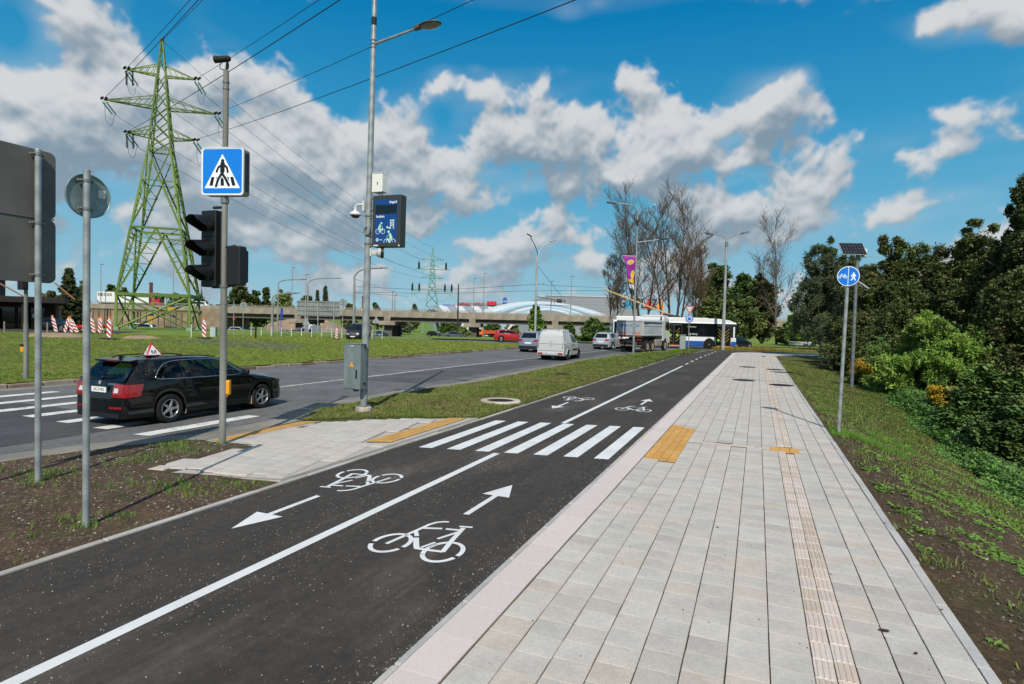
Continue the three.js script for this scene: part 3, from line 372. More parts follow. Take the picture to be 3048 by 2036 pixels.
function manhole(name, label, p, r, ring) {
  const t = thing(name, label, 'manhole cover', p);
  part(t, 'lid', [at(new THREE.CylinderGeometry(r, r, 0.02, 40), 0, 0.0, 0), ...range(-0.8, 0.8, 8).map((q) => box(0, 0.012, q * r, 2 * r * Math.sqrt(1 - q * q) * 0.92, 0.008, 0.03))], mat(0x2a2521, 0.7, { metalness: 0.4 }));
  part(t, 'frame', at(new THREE.TorusGeometry(r + 0.025, 0.025, 6, 40).scale(1, 1, 0.5), 0, 0.004, 0, Math.PI / 2), mat(0x3a332d, 0.8));
  if (ring) part(t, 'concrete_ring', lathe([[r + 0.04, 0.012], [r + 0.05, 0.03], [r + 0.22, 0.03], [r + 0.235, 0.0], [r + 0.235, -0.1]], 40), mat(0xcfc4ba, 0.9, { map: T.conc }));
}
manhole('manhole_cover', 'manhole cover in a pale concrete ring, on the grass beside the cycle path', [-6.92, 0.02, -15.95], 0.36, true);
manhole('manhole_cover', 'thin manhole lid lying half grown over in the verge grass', [-8.15, 0.03, -25.9], 0.5, false);

// ---------------------------------------------------------------- the paved crossing between cycle path and road
{
  const A = [[-8.76, -6.02], [-6.21, -6.5], [-6.205, -12.95], [-9.72, -10.82], [-9.72, -8.2], [-8.5, -8.18]];
  const y = (x, z) => 0.0 - 0.09 * sstep(-7.5, -9.9, x), base = flat(A, 0), p = base.attributes.position; for (let i = 0; i < p.count; i++) p.setY(i, y(p.getX(i)) - 0.004);
  const g = new THREE.Group(); g.name = 'crossing_pavement'; g.userData.kind = 'structure'; scene.add(g);
  // outline as a thin slab with sides, then rows of pavers within it
  const side = []; A.forEach(([x, z], i) => { const [a, b] = A[(i + 1) % A.length]; side.push(beam([x, y(x) - 0.056, z], [a, y(a) - 0.056, b], 0.012, 0.09)); });
  part(g, 'bed', base, mat(0xb9b3ac, 0.9, { map: T.paver })); part(g, 'edge', side, X.edge);
  const r = rng(4), dir = Math.atan2(-0.22, 1), c = Math.cos(dir), s = Math.sin(dir), by = new Map();
  const near = [[-6.78, -9.23], [-6.33, -9.44], [-6.39, -12.76], [-6.78, -12.52]], road = [[-9.66, -8.25], [-9.28, -8.3], [-9.36, -10.96], [-9.7, -10.76]];
  const inset = (q, z) => inPoly(q, z, near) || inPoly(q, z, road);
  for (let i = -30; i < 30; i++) { const off = r() * 0.25; for (let j = -60; j < 60; j++) { const u = i * 0.278, v = j * 0.25 + off, x = -7.5 + u * c + v * s, z = -9 + u * s * 1 - v * c; const k = [[-.14, -.125], [.14, -.125], [.14, .125], [-.14, .125]].map(([a, b]) => [x + a * c + b * s, z + a * s - b * c]); if (!k.every(([a, b]) => inPoly(a, b, A)) || k.some(([a, b]) => inset(a, b))) continue; const m = X.pavers[(r() * 7) | 0]; if (!by.has(m)) by.set(m, []); by.get(m).push(paverGeo(0.2735, 0.2475, 0.02, 0.003).applyMatrix4(M4(x, y(x) + 0.0025 + (r() - 0.5) * 0.001, z, (r() - 0.5) * 0.006, -dir, (r() - 0.5) * 0.006 + 0.04 * sstep(-7.5, -8.5, x)))); } }
  for (const [m, l] of by) part(g, 'paver_rows', l, m).userData.kind = 'stuff';
  const tiles = (q, nu, nv) => { const P2 = (a, b) => [lerp(lerp(q[0][0], q[1][0], a), lerp(q[3][0], q[2][0], a), b), lerp(lerp(q[0][1], q[1][1], a), lerp(q[3][1], q[2][1], a), b)]; for (let i = 0; i < nu; i++) for (let j = 0; j < nv; j++) { const e = 0.03, f = 0.012, w = [P2((i + e) / nu, (j + f) / nv), P2((i + 1 - e) / nu, (j + f) / nv), P2((i + 1 - e) / nu, (j + 1 - f) / nv), P2((i + e) / nu, (j + 1 - f) / nv)], t = flat(w, 0), p2 = t.attributes.position; for (let k = 0; k < p2.count; k++) p2.setY(k, y(p2.getX(k)) + 0.006); part(g, 'yellow_tactile_tile', t, r() < 0.5 ? X.yellow : mats2); } };
  const mats2 = mat(0xcf9f57, 0.8, { map: T.paver }); tiles(near, 3, 12); tiles(road, 3, 10);
  const st = flat([[-8.85, -9.78], [-6.82, -10.86], [-6.80, -11.0], [-8.85, -9.92]], 0), sp = st.attributes.position; for (let k = 0; k < sp.count; k++) sp.setY(k, y(sp.getX(k)) + 0.006); part(g, 'guide_strip', st, X.pink);
}
// ---------------------------------------------------------------- near street furniture
const collar = (y, r, h = 0.05) => at(new THREE.CylinderGeometry(r, r, h, 20), 0, y, 0);
const bolts = (list) => list.map(([x, y, z]) => at(new THREE.SphereGeometry(0.012, 8, 6), x, y, z));
{
  // large direction sign seen from behind, standing parallel to the road
  const p = [-9.03, soilY(-9.03, -4.97), -4.97], h0 = -p[1];
  const t = thing('road_sign', 'large grey road sign seen from behind, nearest sign at the left of the road', 'road sign', p);
  const post = (z) => [at(new THREE.CylinderGeometry(0.038, 0.038, 4.55, 20), 0, 2.2 + h0, z), at(new THREE.SphereGeometry(0.038, 16, 8), 0, 4.47 + h0, z)];
  for (const z of [0, 1.75]) part(t, 'post', triUV(merge(post(z))), X.galv);
  const pan = (y0, y1) => { const s = rrect(2.32, y1 - y0, 0.09), g = extr(s, 0.012, 0.004); g.rotateY(-Math.PI / 2); return triUV(at(g, -0.075, (y0 + y1) / 2 + h0, 0.9)); };
  const back = mat(0x696764, 0.6, { map: T.patch });
  part(t, 'panel', pan(3.585, 4.50), back); part(t, 'panel', pan(2.70, 3.575), back);
  part(t, 'rail', box(-0.066, 3.58 + h0, 0.9, 0.012, 0.02, 2.26), mat(0x6a6a69, 0.5, { metalness: 0.3 }));
  for (const y of [4.42, 3.5, 2.8]) for (const z of [0, 1.75]) part(t, 'clamp', [at(new THREE.CylinderGeometry(0.046, 0.046, 0.035, 20), 0, y + h0, z), rbox(-0.03, y + h0, z - 0.06, 0.05, 0.03, 0.05, 0.006), rbox(-0.03, y + h0, z + 0.06, 0.05, 0.03, 0.05, 0.006), ...bolts([[0.01, y + h0, z - 0.062], [0.01, y + h0, z + 0.062]])], X.galvD);
}
{
  const p = [-6.71, soilY(-6.71, -4.16), -4.16], h0 = -p[1], t = thing('traffic_sign', 'round traffic sign seen from behind on a galvanised post, in the bare soil', 'traffic sign', p);
  part(t, 'post', triUV(merge([at(new THREE.CylinderGeometry(0.034, 0.034, 3.9, 24), 0, 1.87 + h0, 0), at(new THREE.CylinderGeometry(0.036, 0.036, 0.02, 24), 0, 3.825 + h0, 0)])), X.galv);
  const disc = lathe([[0, 0], [0.225, 0], [0.236, 0.006], [0.236, 0.03], [0.229, 0.03], [0.227, 0.01], [0, 0.008]], 48); disc.rotateZ(-Math.PI / 2);
  part(t, 'disc', at(disc, -0.075, 3.57 + h0, -0.05), mat(0x9fb4b8, 0.4, { metalness: 0.3, map: T.galv })); part(t, 'rail', rbox(-0.055, 3.57 + h0, -0.045, 0.02, 0.36, 0.03, 0.004), X.galvD);
  for (const y of [3.42, 3.72]) { part(t, 'clamp', [at(new THREE.CylinderGeometry(0.042, 0.042, 0.03, 20), 0, y + h0, 0), rbox(-0.03, y + h0, 0.055, 0.04, 0.028, 0.045, 0.006), rbox(-0.03, y + h0, -0.055, 0.04, 0.028, 0.045, 0.006), ...bolts([[0.0, y + h0, 0.06], [0, y + h0, -0.06]])], X.galvD); }
  part(t, 'sticker', at(new THREE.BoxGeometry(0.002, 0.085, 0.075), -0.063, 3.62 + h0, -0.2), mat(0xffffff, 0.6, { map: drawn(128, 144, (g, w, h) => { g.fillStyle = '#d9dcdb'; g.fillRect(0, 0, w, h); g.fillStyle = '#777d80'; for (let i = 0; i < 9; i++) g.fillRect(10, 12 + i * 14, 60 + ((i * 37) % 48), 4); }) }));
}
// ---- signal post with the crossing sign
const WALK = (g, w, h) => {   // the walking figure over bars in a white triangle, on blue
  g.fillStyle = '#eef3f6'; g.fillRect(0, 0, w, h); g.fillStyle = '#0a78d6'; g.beginPath(); g.roundRect(w * 0.025, h * 0.022, w * 0.95, h * 0.956, w * 0.06); g.fill();
  g.fillStyle = '#f4f6f6'; g.beginPath(); g.moveTo(w * 0.5, h * 0.13); g.lineTo(w * 0.93, h * 0.86); g.lineTo(w * 0.07, h * 0.86); g.fill();
  g.fillStyle = '#0c0d10';
  const q = (a) => { g.beginPath(); a.forEach(([x, y], i) => (i ? g.lineTo(x * w, y * h) : g.moveTo(x * w, y * h))); g.closePath(); g.fill(); };
  for (const [x, d] of [[0.185, 0.05], [0.33, 0.02], [0.46, 0], [0.60, -0.02], [0.74, -0.05]]) q([[x + d, 0.62], [x + d + 0.075, 0.62], [x + 0.085, 0.81], [x, 0.81]]);
  g.strokeStyle = '#f4f6f6'; g.lineCap = 'round'; g.lineJoin = 'round';
  const l = (a, k, c) => { g.strokeStyle = c; g.lineWidth = k * w; g.beginPath(); a.forEach(([x, y], i) => (i ? g.lineTo(x * w, y * h) : g.moveTo(x * w, y * h))); g.stroke(); };
  for (const [e, c] of [[0.035, '#f4f6f6'], [0, '#0c0d10']]) { l([[0.51, 0.36], [0.49, 0.54], [0.40, 0.67], [0.35, 0.82]], 0.06 + e, c); l([[0.49, 0.54], [0.58, 0.66], [0.66, 0.80]], 0.06 + e, c); l([[0.50, 0.35], [0.40, 0.42], [0.36, 0.51]], 0.05 + e, c); l([[0.52, 0.35], [0.61, 0.42], [0.63, 0.52]], 0.05 + e, c); l([[0.505, 0.34], [0.50, 0.50]], 0.11 + e, c); g.fillStyle = c; g.beginPath(); g.arc(w * 0.505, h * 0.275, w * (0.042 + e / 2), 0, 7); g.fill(); }
};
{
  const t = thing('traffic_light', 'signal post with a blue pedestrian crossing sign above black signal lamps', 'traffic light', [-9.09, -0.06, -8.05]);
  const h = 0.06;
  part(t, 'post', triUV(merge([at(new THREE.CylinderGeometry(0.058, 0.062, 3.0, 24), 0, 1.45, 0), at(new THREE.CylinderGeometry(0.048, 0.05, 3.9, 24), 0, 4.88, 0), at(new THREE.CylinderGeometry(0.064, 0.064, 0.06, 24), 0, 2.62, 0)])), mat(0x8f918c, 0.75, { map: T.conc }));
  part(t, 'clamp', [collar(4.42 + h, 0.07, 0.1), collar(2.86 + h, 0.07, 0.06), collar(6.62, 0.058, 0.04), collar(6.5, 0.058, 0.03), collar(5.28, 0.062, 0.04)], X.galvD);
  // camera on top
  const cam = part(t, 'camera', [at(new THREE.CapsuleGeometry(0.055, 0.19, 6, 14), -0.05, 7.03, 0.03, 0, 0.3, Math.PI / 2 + 0.08), at(new THREE.CylinderGeometry(0.068, 0.06, 0.08, 14), -0.16, 7.03, 0.06, 0, 0.3, Math.PI / 2)], X.blackM);
  part(t, 'camera_bracket', [bar([0, 6.8, 0], [0.03, 7.0, 0], 0.022), tube([[-0.1, 6.98, 0.03], [-0.12, 6.88, 0.03], [-0.02, 6.84, 0.02], [0.05, 6.86, 0], [0.06, 6.95, 0]], 0.008, 20, 6)], X.blackM);
  // illuminated sign box
  const s = part(t, 'sign_box', triUV(at(extr(rrect(0.80, 0.84, 0.05), 0.20, 0.008, 2), 0, 0, -0.1)), mat(0x8c8578, 0.45, { metalness: 0.35 })); s.position.set(0.0, 4.93 + h, -0.02); s.rotation.y = 0.27;
  const fs = new THREE.ShapeGeometry(rrect(0.80, 0.84, 0.055), 10), uv = fs.attributes.uv, ps = fs.attributes.position; for (let i = 0; i < uv.count; i++) uv.setXY(i, ps.getX(i) / 0.80 + 0.5, ps.getY(i) / 0.84 + 0.5);
  part(s, 'sign_face', at(fs, 0, 0, 0.112), phys(0xffffff, 0.25, { map: drawn(512, 540, WALK), clearcoat: 0.3 }));
  part(s, 'frame', triUV(at(extr((() => { const o = rrect(0.83, 0.87, 0.06); o.holes.push(rrect(0.79, 0.83, 0.05)); return o; })(), 0.022, 0.003), 0, 0, 0.094)), X.white);
  part(s, 'side_slot', [rbox(0.405, 0, -0.02, 0.006, 0.70, 0.10, 0.003)], X.black);
  // three-lamp head facing the traffic, seen from its side
  const hd = part(t, 'signal_head', [rbox(0, 0, 0, 0.36, 1.40, 0.18, 0.02), rbox(0, 0.22, 0.092, 0.30, 0.012, 0.02, 0.004), rbox(0, -0.22, 0.092, 0.30, 0.012, 0.02, 0.004)], mat(0x111214, 0.5)); hd.position.set(-0.285, 3.60, 0.02); hd.rotation.y = 0.02;
  for (const [i, c] of [[0, 0x3a0d0b], [1, 0x33240a], [2, 0x0b2f22]]) {
    const y = 0.45 - i * 0.45; const ring = new THREE.Shape(); ring.absarc(0, 0, 0.15, 0, Math.PI * 2);
    // hood: a tube cut away below, longer at the top
    const P = [], I = [], n = 28; for (let k = 0; k <= n; k++) { const a = lerp(-0.28 * Math.PI, 1.28 * Math.PI, k / n), top = Math.sin(a), L = 0.09 + 0.29 * sstep(-0.8, 0.6, top); for (const [r, z] of [[0.163, 0], [0.168, L], [0.160, L], [0.155, 0]]) P.push(Math.cos(a) * r, Math.sin(a) * r - z * 0.14, z); if (k < n) for (let j = 0; j < 3; j++) { const o = k * 4 + j; I.push(o, o + 4, o + 1, o + 1, o + 4, o + 5); } }
    const g = new THREE.BufferGeometry(); g.setAttribute('position', new THREE.Float32BufferAttribute(P, 3)); g.setIndex(I); g.computeVertexNormals();
    part(hd, 'hood', at(g, 0, y, 0.085), phys(0x141518, 0.42, { side: THREE.DoubleSide }));
    part(hd, 'lens', at(new THREE.SphereGeometry(0.16, 28, 10, 0, Math.PI * 2, 0, 1.2).rotateX(Math.PI / 2).scale(0.9, 0.9, 0.34), 0, y, 0.055), phys(c, 0.15, { clearcoat: 1 }));
  }
  part(t, 'head_bracket', [bar([-0.03, 4.36, 0], [-0.26, 4.36, 0.02], 0.025), bar([-0.03, 2.9, 0], [-0.26, 2.9, 0.02], 0.025), rbox(-0.045, 3.6, 0, 0.04, 1.2, 0.08, 0.01)], X.dark);
  // lamp for walkers at the back
  const pd = part(t, 'walker_signal', [rbox(0, 0, 0, 0.29, 0.72, 0.20, 0.03), rbox(0.02, 0, -0.14, 0.2, 0.6, 0.09, 0.03)], mat(0x15161a, 0.5)); pd.position.set(0.24, 3.29, -0.06); pd.rotation.y = 0.15;
  part(t, 'walker_bracket', [bar([0.04, 3.63, 0], [0.22, 3.66, -0.05], 0.02), bar([0.04, 2.9, 0], [0.22, 2.94, -0.05], 0.02)], X.dark);
  // yellow call button
  const b = part(t, 'push_button', extr(rrect(0.10, 0.27, 0.03), 0.05, 0.008, 2), X.yellowP); b.position.set(0.05, 1.05, -0.045); b.rotation.y = Math.PI / 2 + 0.5;
  part(b, 'button_plate', rbox(0, 0, -0.02, 0.07, 0.26, 0.03, 0.01), X.black);
}
// ---- lamp post with the cycle counter board
{
  const px = -9.23, pz = -12.49, y0 = vergeY(px, pz) - 0.02;
  const t = thing('lamp_post', 'tall lamp post carrying a blue cycle counter board and a low grey cabinet', 'lamp post', [px, y0, pz]);
  t.rotation.z = -0.012;
  part(t, 'footing', lathe([[0, 0.17], [0.12, 0.175], [0.19, 0.165], [0.205, 0.145], [0.21, 0], [0.21, -0.2]], 32), mat(0xb9b2a6, 0.9, { map: T.conc }));
  part(t, 'base_plate', [rbox(0, 0.185, 0, 0.24, 0.02, 0.24, 0.005), ...bolts([[0.1, 0.2, 0.1], [-0.1, 0.2, 0.1], [0.1, 0.2, -0.1], [-0.1, 0.2, -0.1]])], X.galvD);
  part(t, 'pole', triUV(merge([at(new THREE.CylinderGeometry(0.083, 0.092, 4.2, 28), 0, 2.28, 0), at(new THREE.CylinderGeometry(0.052, 0.083, 8.6, 28), 0, 8.66, 0)])), X.galv);
  part(t, 'sleeve', [collar(9.82, 0.0655, 0.2)], X.blackM);
  part(t, 'clamp', [9.36, 9.27, 9.18, 5.95, 5.78, 5.58].map((y) => collar(y, 0.078, 0.022)), X.galvD);
  part(t, 'arm', triUV(merge([bar([0.04, 9.27, 0], [1.20, 9.46, 0.0], 0.033, 0.03, 16)])), X.galv);
  const hd = thingLamp(t, [1.20, 9.46, 0]);
  part(t, 'upper_arm', [tube([[0, 12.9, 0], [-0.1, 13.2, 0], [-0.5, 13.4, 0], [-1.4, 13.45, 0]], 0.035, 20, 10), at(new THREE.SphereGeometry(0.3, 20, 10).scale(1, 0.2, 0.5), -1.65, 13.45, 0)], X.galv);
  // white box
  const b = part(t, 'white_box', [rbox(0, 0, 0, 0.30, 0.46, 0.22, 0.012), rbox(0.0, 0.235, 0.0, 0.31, 0.012, 0.24, 0.004), rbox(0.157, 0, 0, 0.012, 0.43, 0.2, 0.004)], X.cream); b.position.set(0.28, 5.80, -0.02);
  part(b, 'lock', rbox(0.02, -0.02, 0.112, 0.025, 0.06, 0.012, 0.004), X.black);
  part(b, 'cable', [0.0, 0.05, 0.1].map((x, i) => tube([[x, -0.22, 0], [x - 0.01, -0.32 - i * 0.02, 0], [-0.1, -0.40, 0], [-0.2, -0.37, 0]], 0.009, 14, 6)), X.black);
  // dome camera on a bracket
  const c = part(t, 'dome_camera', [lathe([[0, 0.07], [0.06, 0.065], [0.13, 0.02], [0.145, -0.01], [0.145, -0.035], [0.125, -0.05]], 28), bar([0, 0.06, 0], [0, 0.16, 0], 0.04), tube([[0, 0.14, 0], [0.02, 0.2, 0], [0.1, 0.22, 0], [0.24, 0.22, 0]], 0.034, 16, 12), rbox(0.26, 0.17, 0, 0.05, 0.26, 0.1, 0.015)], X.white); c.position.set(-0.40, 5.07, 0.02);
  part(c, 'dome', at(new THREE.SphereGeometry(0.115, 24, 12, 0, Math.PI * 2, Math.PI / 2, Math.PI / 2).scale(1, 0.65, 1), 0, -0.045, 0), X.lens);
  part(t, 'bracket', [5.15, 4.95, 4.5, 4.25].map((y) => rbox(0.06, y, 0.02, 0.22, 0.05, 0.06, 0.01)).concat([collar(5.0, 0.1, 0.03), collar(4.3, 0.1, 0.03), tube([[0.02, 4.72, 0.1], [-0.05, 4.62, 0.12], [0.0, 4.52, 0.11], [0.1, 4.55, 0.1], [0.12, 4.7, 0.1]], 0.02, 16, 8)]), X.galvD);
  // counter board
  const d = part(t, 'counter_board', [triUV(at(extr(rrect(0.82, 1.27, 0.012), 0.24, 0.006), 0, 0, -0.24)), ...[-1, 1].flatMap((s) => [-0.4, 0, 0.45].map((y) => rbox(s * 0.37, y, 0.008, 0.022, 0.034, 0.01, 0.003))), rbox(-0.02, 0.6, 0.008, 0.022, 0.03, 0.01, 0.003), rbox(0, -0.6, 0.008, 0.022, 0.03, 0.01, 0.003)], mat(0x3c3f3d, 0.55, { metalness: 0.3 })); d.position.set(0.60, 4.84, 0.10);
  const art = drawn(640, 1060, (g, w, h) => {
    g.fillStyle = '#0a3a7c'; g.fillRect(0, 0, w, h); g.fillStyle = '#050608'; g.fillRect(0, h * 0.12, w * 0.97, h * 0.215);
    g.fillStyle = '#e4edf2'; g.font = 'bold 78px sans-serif'; g.textAlign = 'right'; g.fillText('šogad', w * 0.97, h * 0.088); g.textAlign = 'left'; g.fillText('šodien', w * 0.03, h * 0.415);
    const W = '#d8e8e6', G = '#a9dcb4'; g.lineCap = 'round';
    const rider = (x, y, k, f) => { const S = (a, b) => [x + f * a * k, y + b * k]; const L = (p, lw, c) => { g.strokeStyle = c; g.lineWidth = lw * k; g.beginPath(); p.forEach((q, i) => { const [a, b] = S(...q); i ? g.lineTo(a, b) : g.moveTo(a, b); }); g.stroke(); }; g.lineWidth = 8 * k; g.strokeStyle = W; for (const a of [-62, 62]) { g.beginPath(); g.arc(x + f * a * k, y, 46 * k, 0, 7); g.stroke(); } L([[-62, 0], [-25, -45], [38, -50], [62, 0]], 6, W); L([[-25, -45], [0, 5], [38, -50]], 6, W); L([[62, 0], [45, -75], [60, -85]], 6, W); L([[-20, -75], [20, -30], [0, 8]], 26, G); L([[-30, -70], [0, -125]], 44, G); L([[0, -125], [55, -88]], 14, '#5f9c98'); L([[-5, -150], [50, -160]], 20, '#3f7f8c'); g.fillStyle = W; g.beginPath(); g.arc(...S(22, -165), 17 * k, 0, 7); g.fill(); };
    rider(w * 0.24, h * 0.735, 1.25, 1); rider(w * 0.68, h * 0.985, 1.55, -1); g.strokeStyle = '#5f83ad'; g.lineWidth = 6; g.strokeRect(w * 0.66, h * 0.46, w * 0.23, h * 0.235); g.fillStyle = W; for (let i = 0; i < 3; i++) for (let j = 0; j < 4; j++) if (j < 3 || i !== 1) g.fillRect(w * (0.685 + i * 0.065), h * (0.472 + j * 0.054), w * 0.045, h * 0.036); g.fillStyle = G; g.beginPath(); g.arc(w * 0.56, h * 0.64, 28, 0, 7); g.fill(); g.beginPath(); g.arc(w * 0.645, h * 0.66, 24, 0, 7); g.fill();
    g.fillStyle = W; for (let i = 0; i < 6; i++) { const a = i * 1.047; g.beginPath(); g.arc(w * 0.11 + Math.cos(a) * 30, h * 0.93 + Math.sin(a) * 30, 14, 0, 7); g.fill(); } g.font = 'bold 34px sans-serif'; g.fillText('RIGA', w * 0.22, h * 0.94);
  });
  part(d, 'board_face', at(new THREE.PlaneGeometry(0.64, 1.06), 0.0, -0.005, 0.0075), phys(0xffffff, 0.2, { map: art, clearcoat: 0.5 }));
  part(d, 'maker_plate', rbox(-0.29, -0.60, 0.008, 0.14, 0.035, 0.006, 0.002), X.white); part(d, 'corner_plate', rbox(0.39, -0.61, 0.008, 0.04, 0.04, 0.006, 0.002), X.white);
  // sensor below the board
  const hn = part(t, 'radar_sensor', [lathe([[0, -0.08], [0.05, -0.08], [0.11, -0.02], [0.125, 0.04], [0.125, 0.06], [0, 0.06]], 28).rotateZ(-Math.PI / 2), rbox(-0.14, 0.0, 0, 0.14, 0.12, 0.06, 0.01), rbox(-0.20, 0, 0, 0.05, 0.2, 0.09, 0.01)], mat(0xb4b7b4, 0.5)); hn.position.set(0.36, 4.07, 0.03); hn.rotation.y = 0.55;
  part(hn, 'sensor_rim', at(new THREE.CylinderGeometry(0.135, 0.13, 0.06, 28), 0.085, 0, 0, 0, 0, Math.PI / 2), X.black);
  // cabinet
  const k = part(t, 'cabinet', [rbox(0, 0, 0, 0.50, 1.13, 0.24, 0.01), rbox(0, 0.572, 0.0, 0.53, 0.016, 0.27, 0.004), rbox(-0.002, 0, 0.125, 0.485, 1.10, 0.012, 0.006)], mat(0x8b9a99, 0.5, { metalness: 0.35, map: T.patch })); k.position.set(-0.10, 1.13 - y0, 0.26);
  part(k, 'warning_triangle', at(extr(poly([[-0.065, 0], [0.065, 0], [0, 0.115]]), 0.002, 0), -0.01, 0.0, 0.132), mat(0xf09a0a, 0.5));
  part(k, 'bolt_mark', at(extr(poly([[0.004, 0.075], [-0.012, 0.04], [0.0, 0.042], [-0.006, 0.012], [0.014, 0.05], [0.002, 0.048]]), 0.001, 0), -0.01, 0.0, 0.1345), X.black);
  part(k, 'handle', [rbox(0.145, -0.18, 0.136, 0.045, 0.22, 0.014, 0.02, 0, 0, 0, 3)], X.black);
  part(k, 'label_plate', rbox(0.0, 0.52, 0.134, 0.07, 0.025, 0.004, 0.001), X.white); part(k, 'hinge', [[0.25, 0.5], [0.25, -0.42]].map(([x, y]) => rbox(x + 0.012, y, -0.05, 0.03, 0.05, 0.05, 0.006)), X.black);
  part(k, 'cable', tube([[-0.02, -0.56, 0], [0.0, -0.61, 0], [0.08, -0.60, -0.05], [0.1, -0.5, -0.15]], 0.02, 12, 8), X.black);
}
function thingLamp(t, p) {
  const h = part(t, 'lamp_head', [at(new THREE.SphereGeometry(0.30, 28, 14).scale(1.0, 0.16, 0.62), 0.42, 0.02, 0), bar([0, 0, 0], [0.2, 0.02, 0], 0.055, 0.05, 14), rbox(0.1, 0.03, 0, 0.16, 0.09, 0.12, 0.02)], mat(0x5d5a52, 0.5, { metalness: 0.4 })); h.position.set(...p); h.rotation.z = 0.04;
  part(h, 'lamp_glass', at(new THREE.SphereGeometry(0.26, 28, 10, 0, Math.PI * 2, Math.PI / 2, Math.PI / 2).scale(1.0, 0.14, 0.58), 0.43, -0.012, 0), phys(0x77756b, 0.15, { clearcoat: 0.6 }));
  return h;
}
{
  // button post across the road
  const t = thing('signal_post', 'grey post with a yellow call button, on the far side of the zebra crossing', 'signal post', [-22.85, lawnY(-22.85, -12.21), -12.21]);
  part(t, 'post', triUV(merge([at(new THREE.CylinderGeometry(0.07, 0.075, 1.9, 20), 0, 0.93, 0), at(new THREE.CylinderGeometry(0.055, 0.058, 1.6, 20), 0, 2.6, 0)])), mat(0x8b8d88, 0.75, { map: T.conc }));
  const b = part(t, 'push_button', [rbox(0, 0, 0, 0.13, 0.27, 0.09, 0.04)], X.yellowP); b.position.set(-0.08, 1.03, 0.06); b.rotation.y = 0.4; part(b, 'button_top', rbox(0.02, 0.11, 0.03, 0.12, 0.07, 0.09, 0.02), X.black);
  part(t, 'walker_signal', [rbox(0.02, 3.3, 0.1, 0.28, 0.6, 0.2, 0.03)], X.blackM);
}
// ---- blue cycle and walker sign, and the solar lamp post behind it
{
  const px = 1.80, pz = -15.45, y0 = bankY(px, pz), t = thing('traffic_sign', 'round blue cycle and pedestrian sign on the grass bank beside the pavement', 'traffic sign', [px, y0, pz]);
  t.rotation.z = -0.016;
  part(t, 'post', triUV(merge([at(new THREE.CylinderGeometry(0.038, 0.039, 3.62, 24), 0, 1.72, 0)])), X.galv);
  const art = drawn(512, 512, (g, w) => {
    g.fillStyle = '#eef4f8'; g.fillRect(0, 0, w, w); g.fillStyle = '#0b6fd3'; g.beginPath(); g.arc(w / 2, w / 2, w * 0.475, 0, 7); g.fill(); g.fillStyle = '#eef4f8'; g.fillRect(w * 0.488, 0, w * 0.026, w);
    g.strokeStyle = g.fillStyle = '#f2f6f8'; g.lineCap = 'round'; const L = (p, k) => { g.lineWidth = k; g.beginPath(); p.forEach(([x, y], i) => (i ? g.lineTo(x * w, y * w) : g.moveTo(x * w, y * w))); g.stroke(); };
    g.lineWidth = 11; for (const x of [0.12, 0.385]) { g.beginPath(); g.arc(x * w, 0.54 * w, 0.062 * w, 0, 7); g.stroke(); } L([[0.12, 0.54], [0.19, 0.43], [0.345, 0.43], [0.385, 0.54]], 10); L([[0.19, 0.43], [0.275, 0.54], [0.345, 0.43]], 10); L([[0.275, 0.54], [0.385, 0.54]], 9); L([[0.17, 0.385], [0.2, 0.385], [0.19, 0.43]], 9); L([[0.33, 0.40], [0.37, 0.40]], 10); L([[0.345, 0.43], [0.35, 0.40]], 8);
    g.beginPath(); g.arc(0.735 * w, 0.345 * w, 0.036 * w, 0, 7); g.fill(); L([[0.735, 0.41], [0.735, 0.53]], 44); L([[0.70, 0.41], [0.65, 0.46], [0.635, 0.51]], 22); L([[0.77, 0.41], [0.815, 0.45], [0.82, 0.5]], 22); L([[0.735, 0.54], [0.70, 0.61], [0.64, 0.69]], 26); L([[0.735, 0.54], [0.78, 0.61], [0.81, 0.69]], 26);
  });
  const d = part(t, 'disc', lathe([[0, -0.02], [0.235, -0.02], [0.25, -0.015], [0.252, 0.0], [0.252, 0.004], [0.245, 0.006], [0, 0.006]], 48).rotateX(Math.PI / 2), X.white); d.position.set(0.0, 3.57 - y0, 0.06); d.rotation.y = -0.12; d.scale.setScalar(0.9);
  const fg = new THREE.CircleGeometry(0.247, 48); part(d, 'sign_face', at(fg, 0, 0, 0.0085), phys(0xffffff, 0.3, { map: art, clearcoat: 0.4 }));
  part(t, 'clamp', [3.45, 3.7].map((y) => collar(y - y0, 0.056, 0.03)), X.galvD);
}
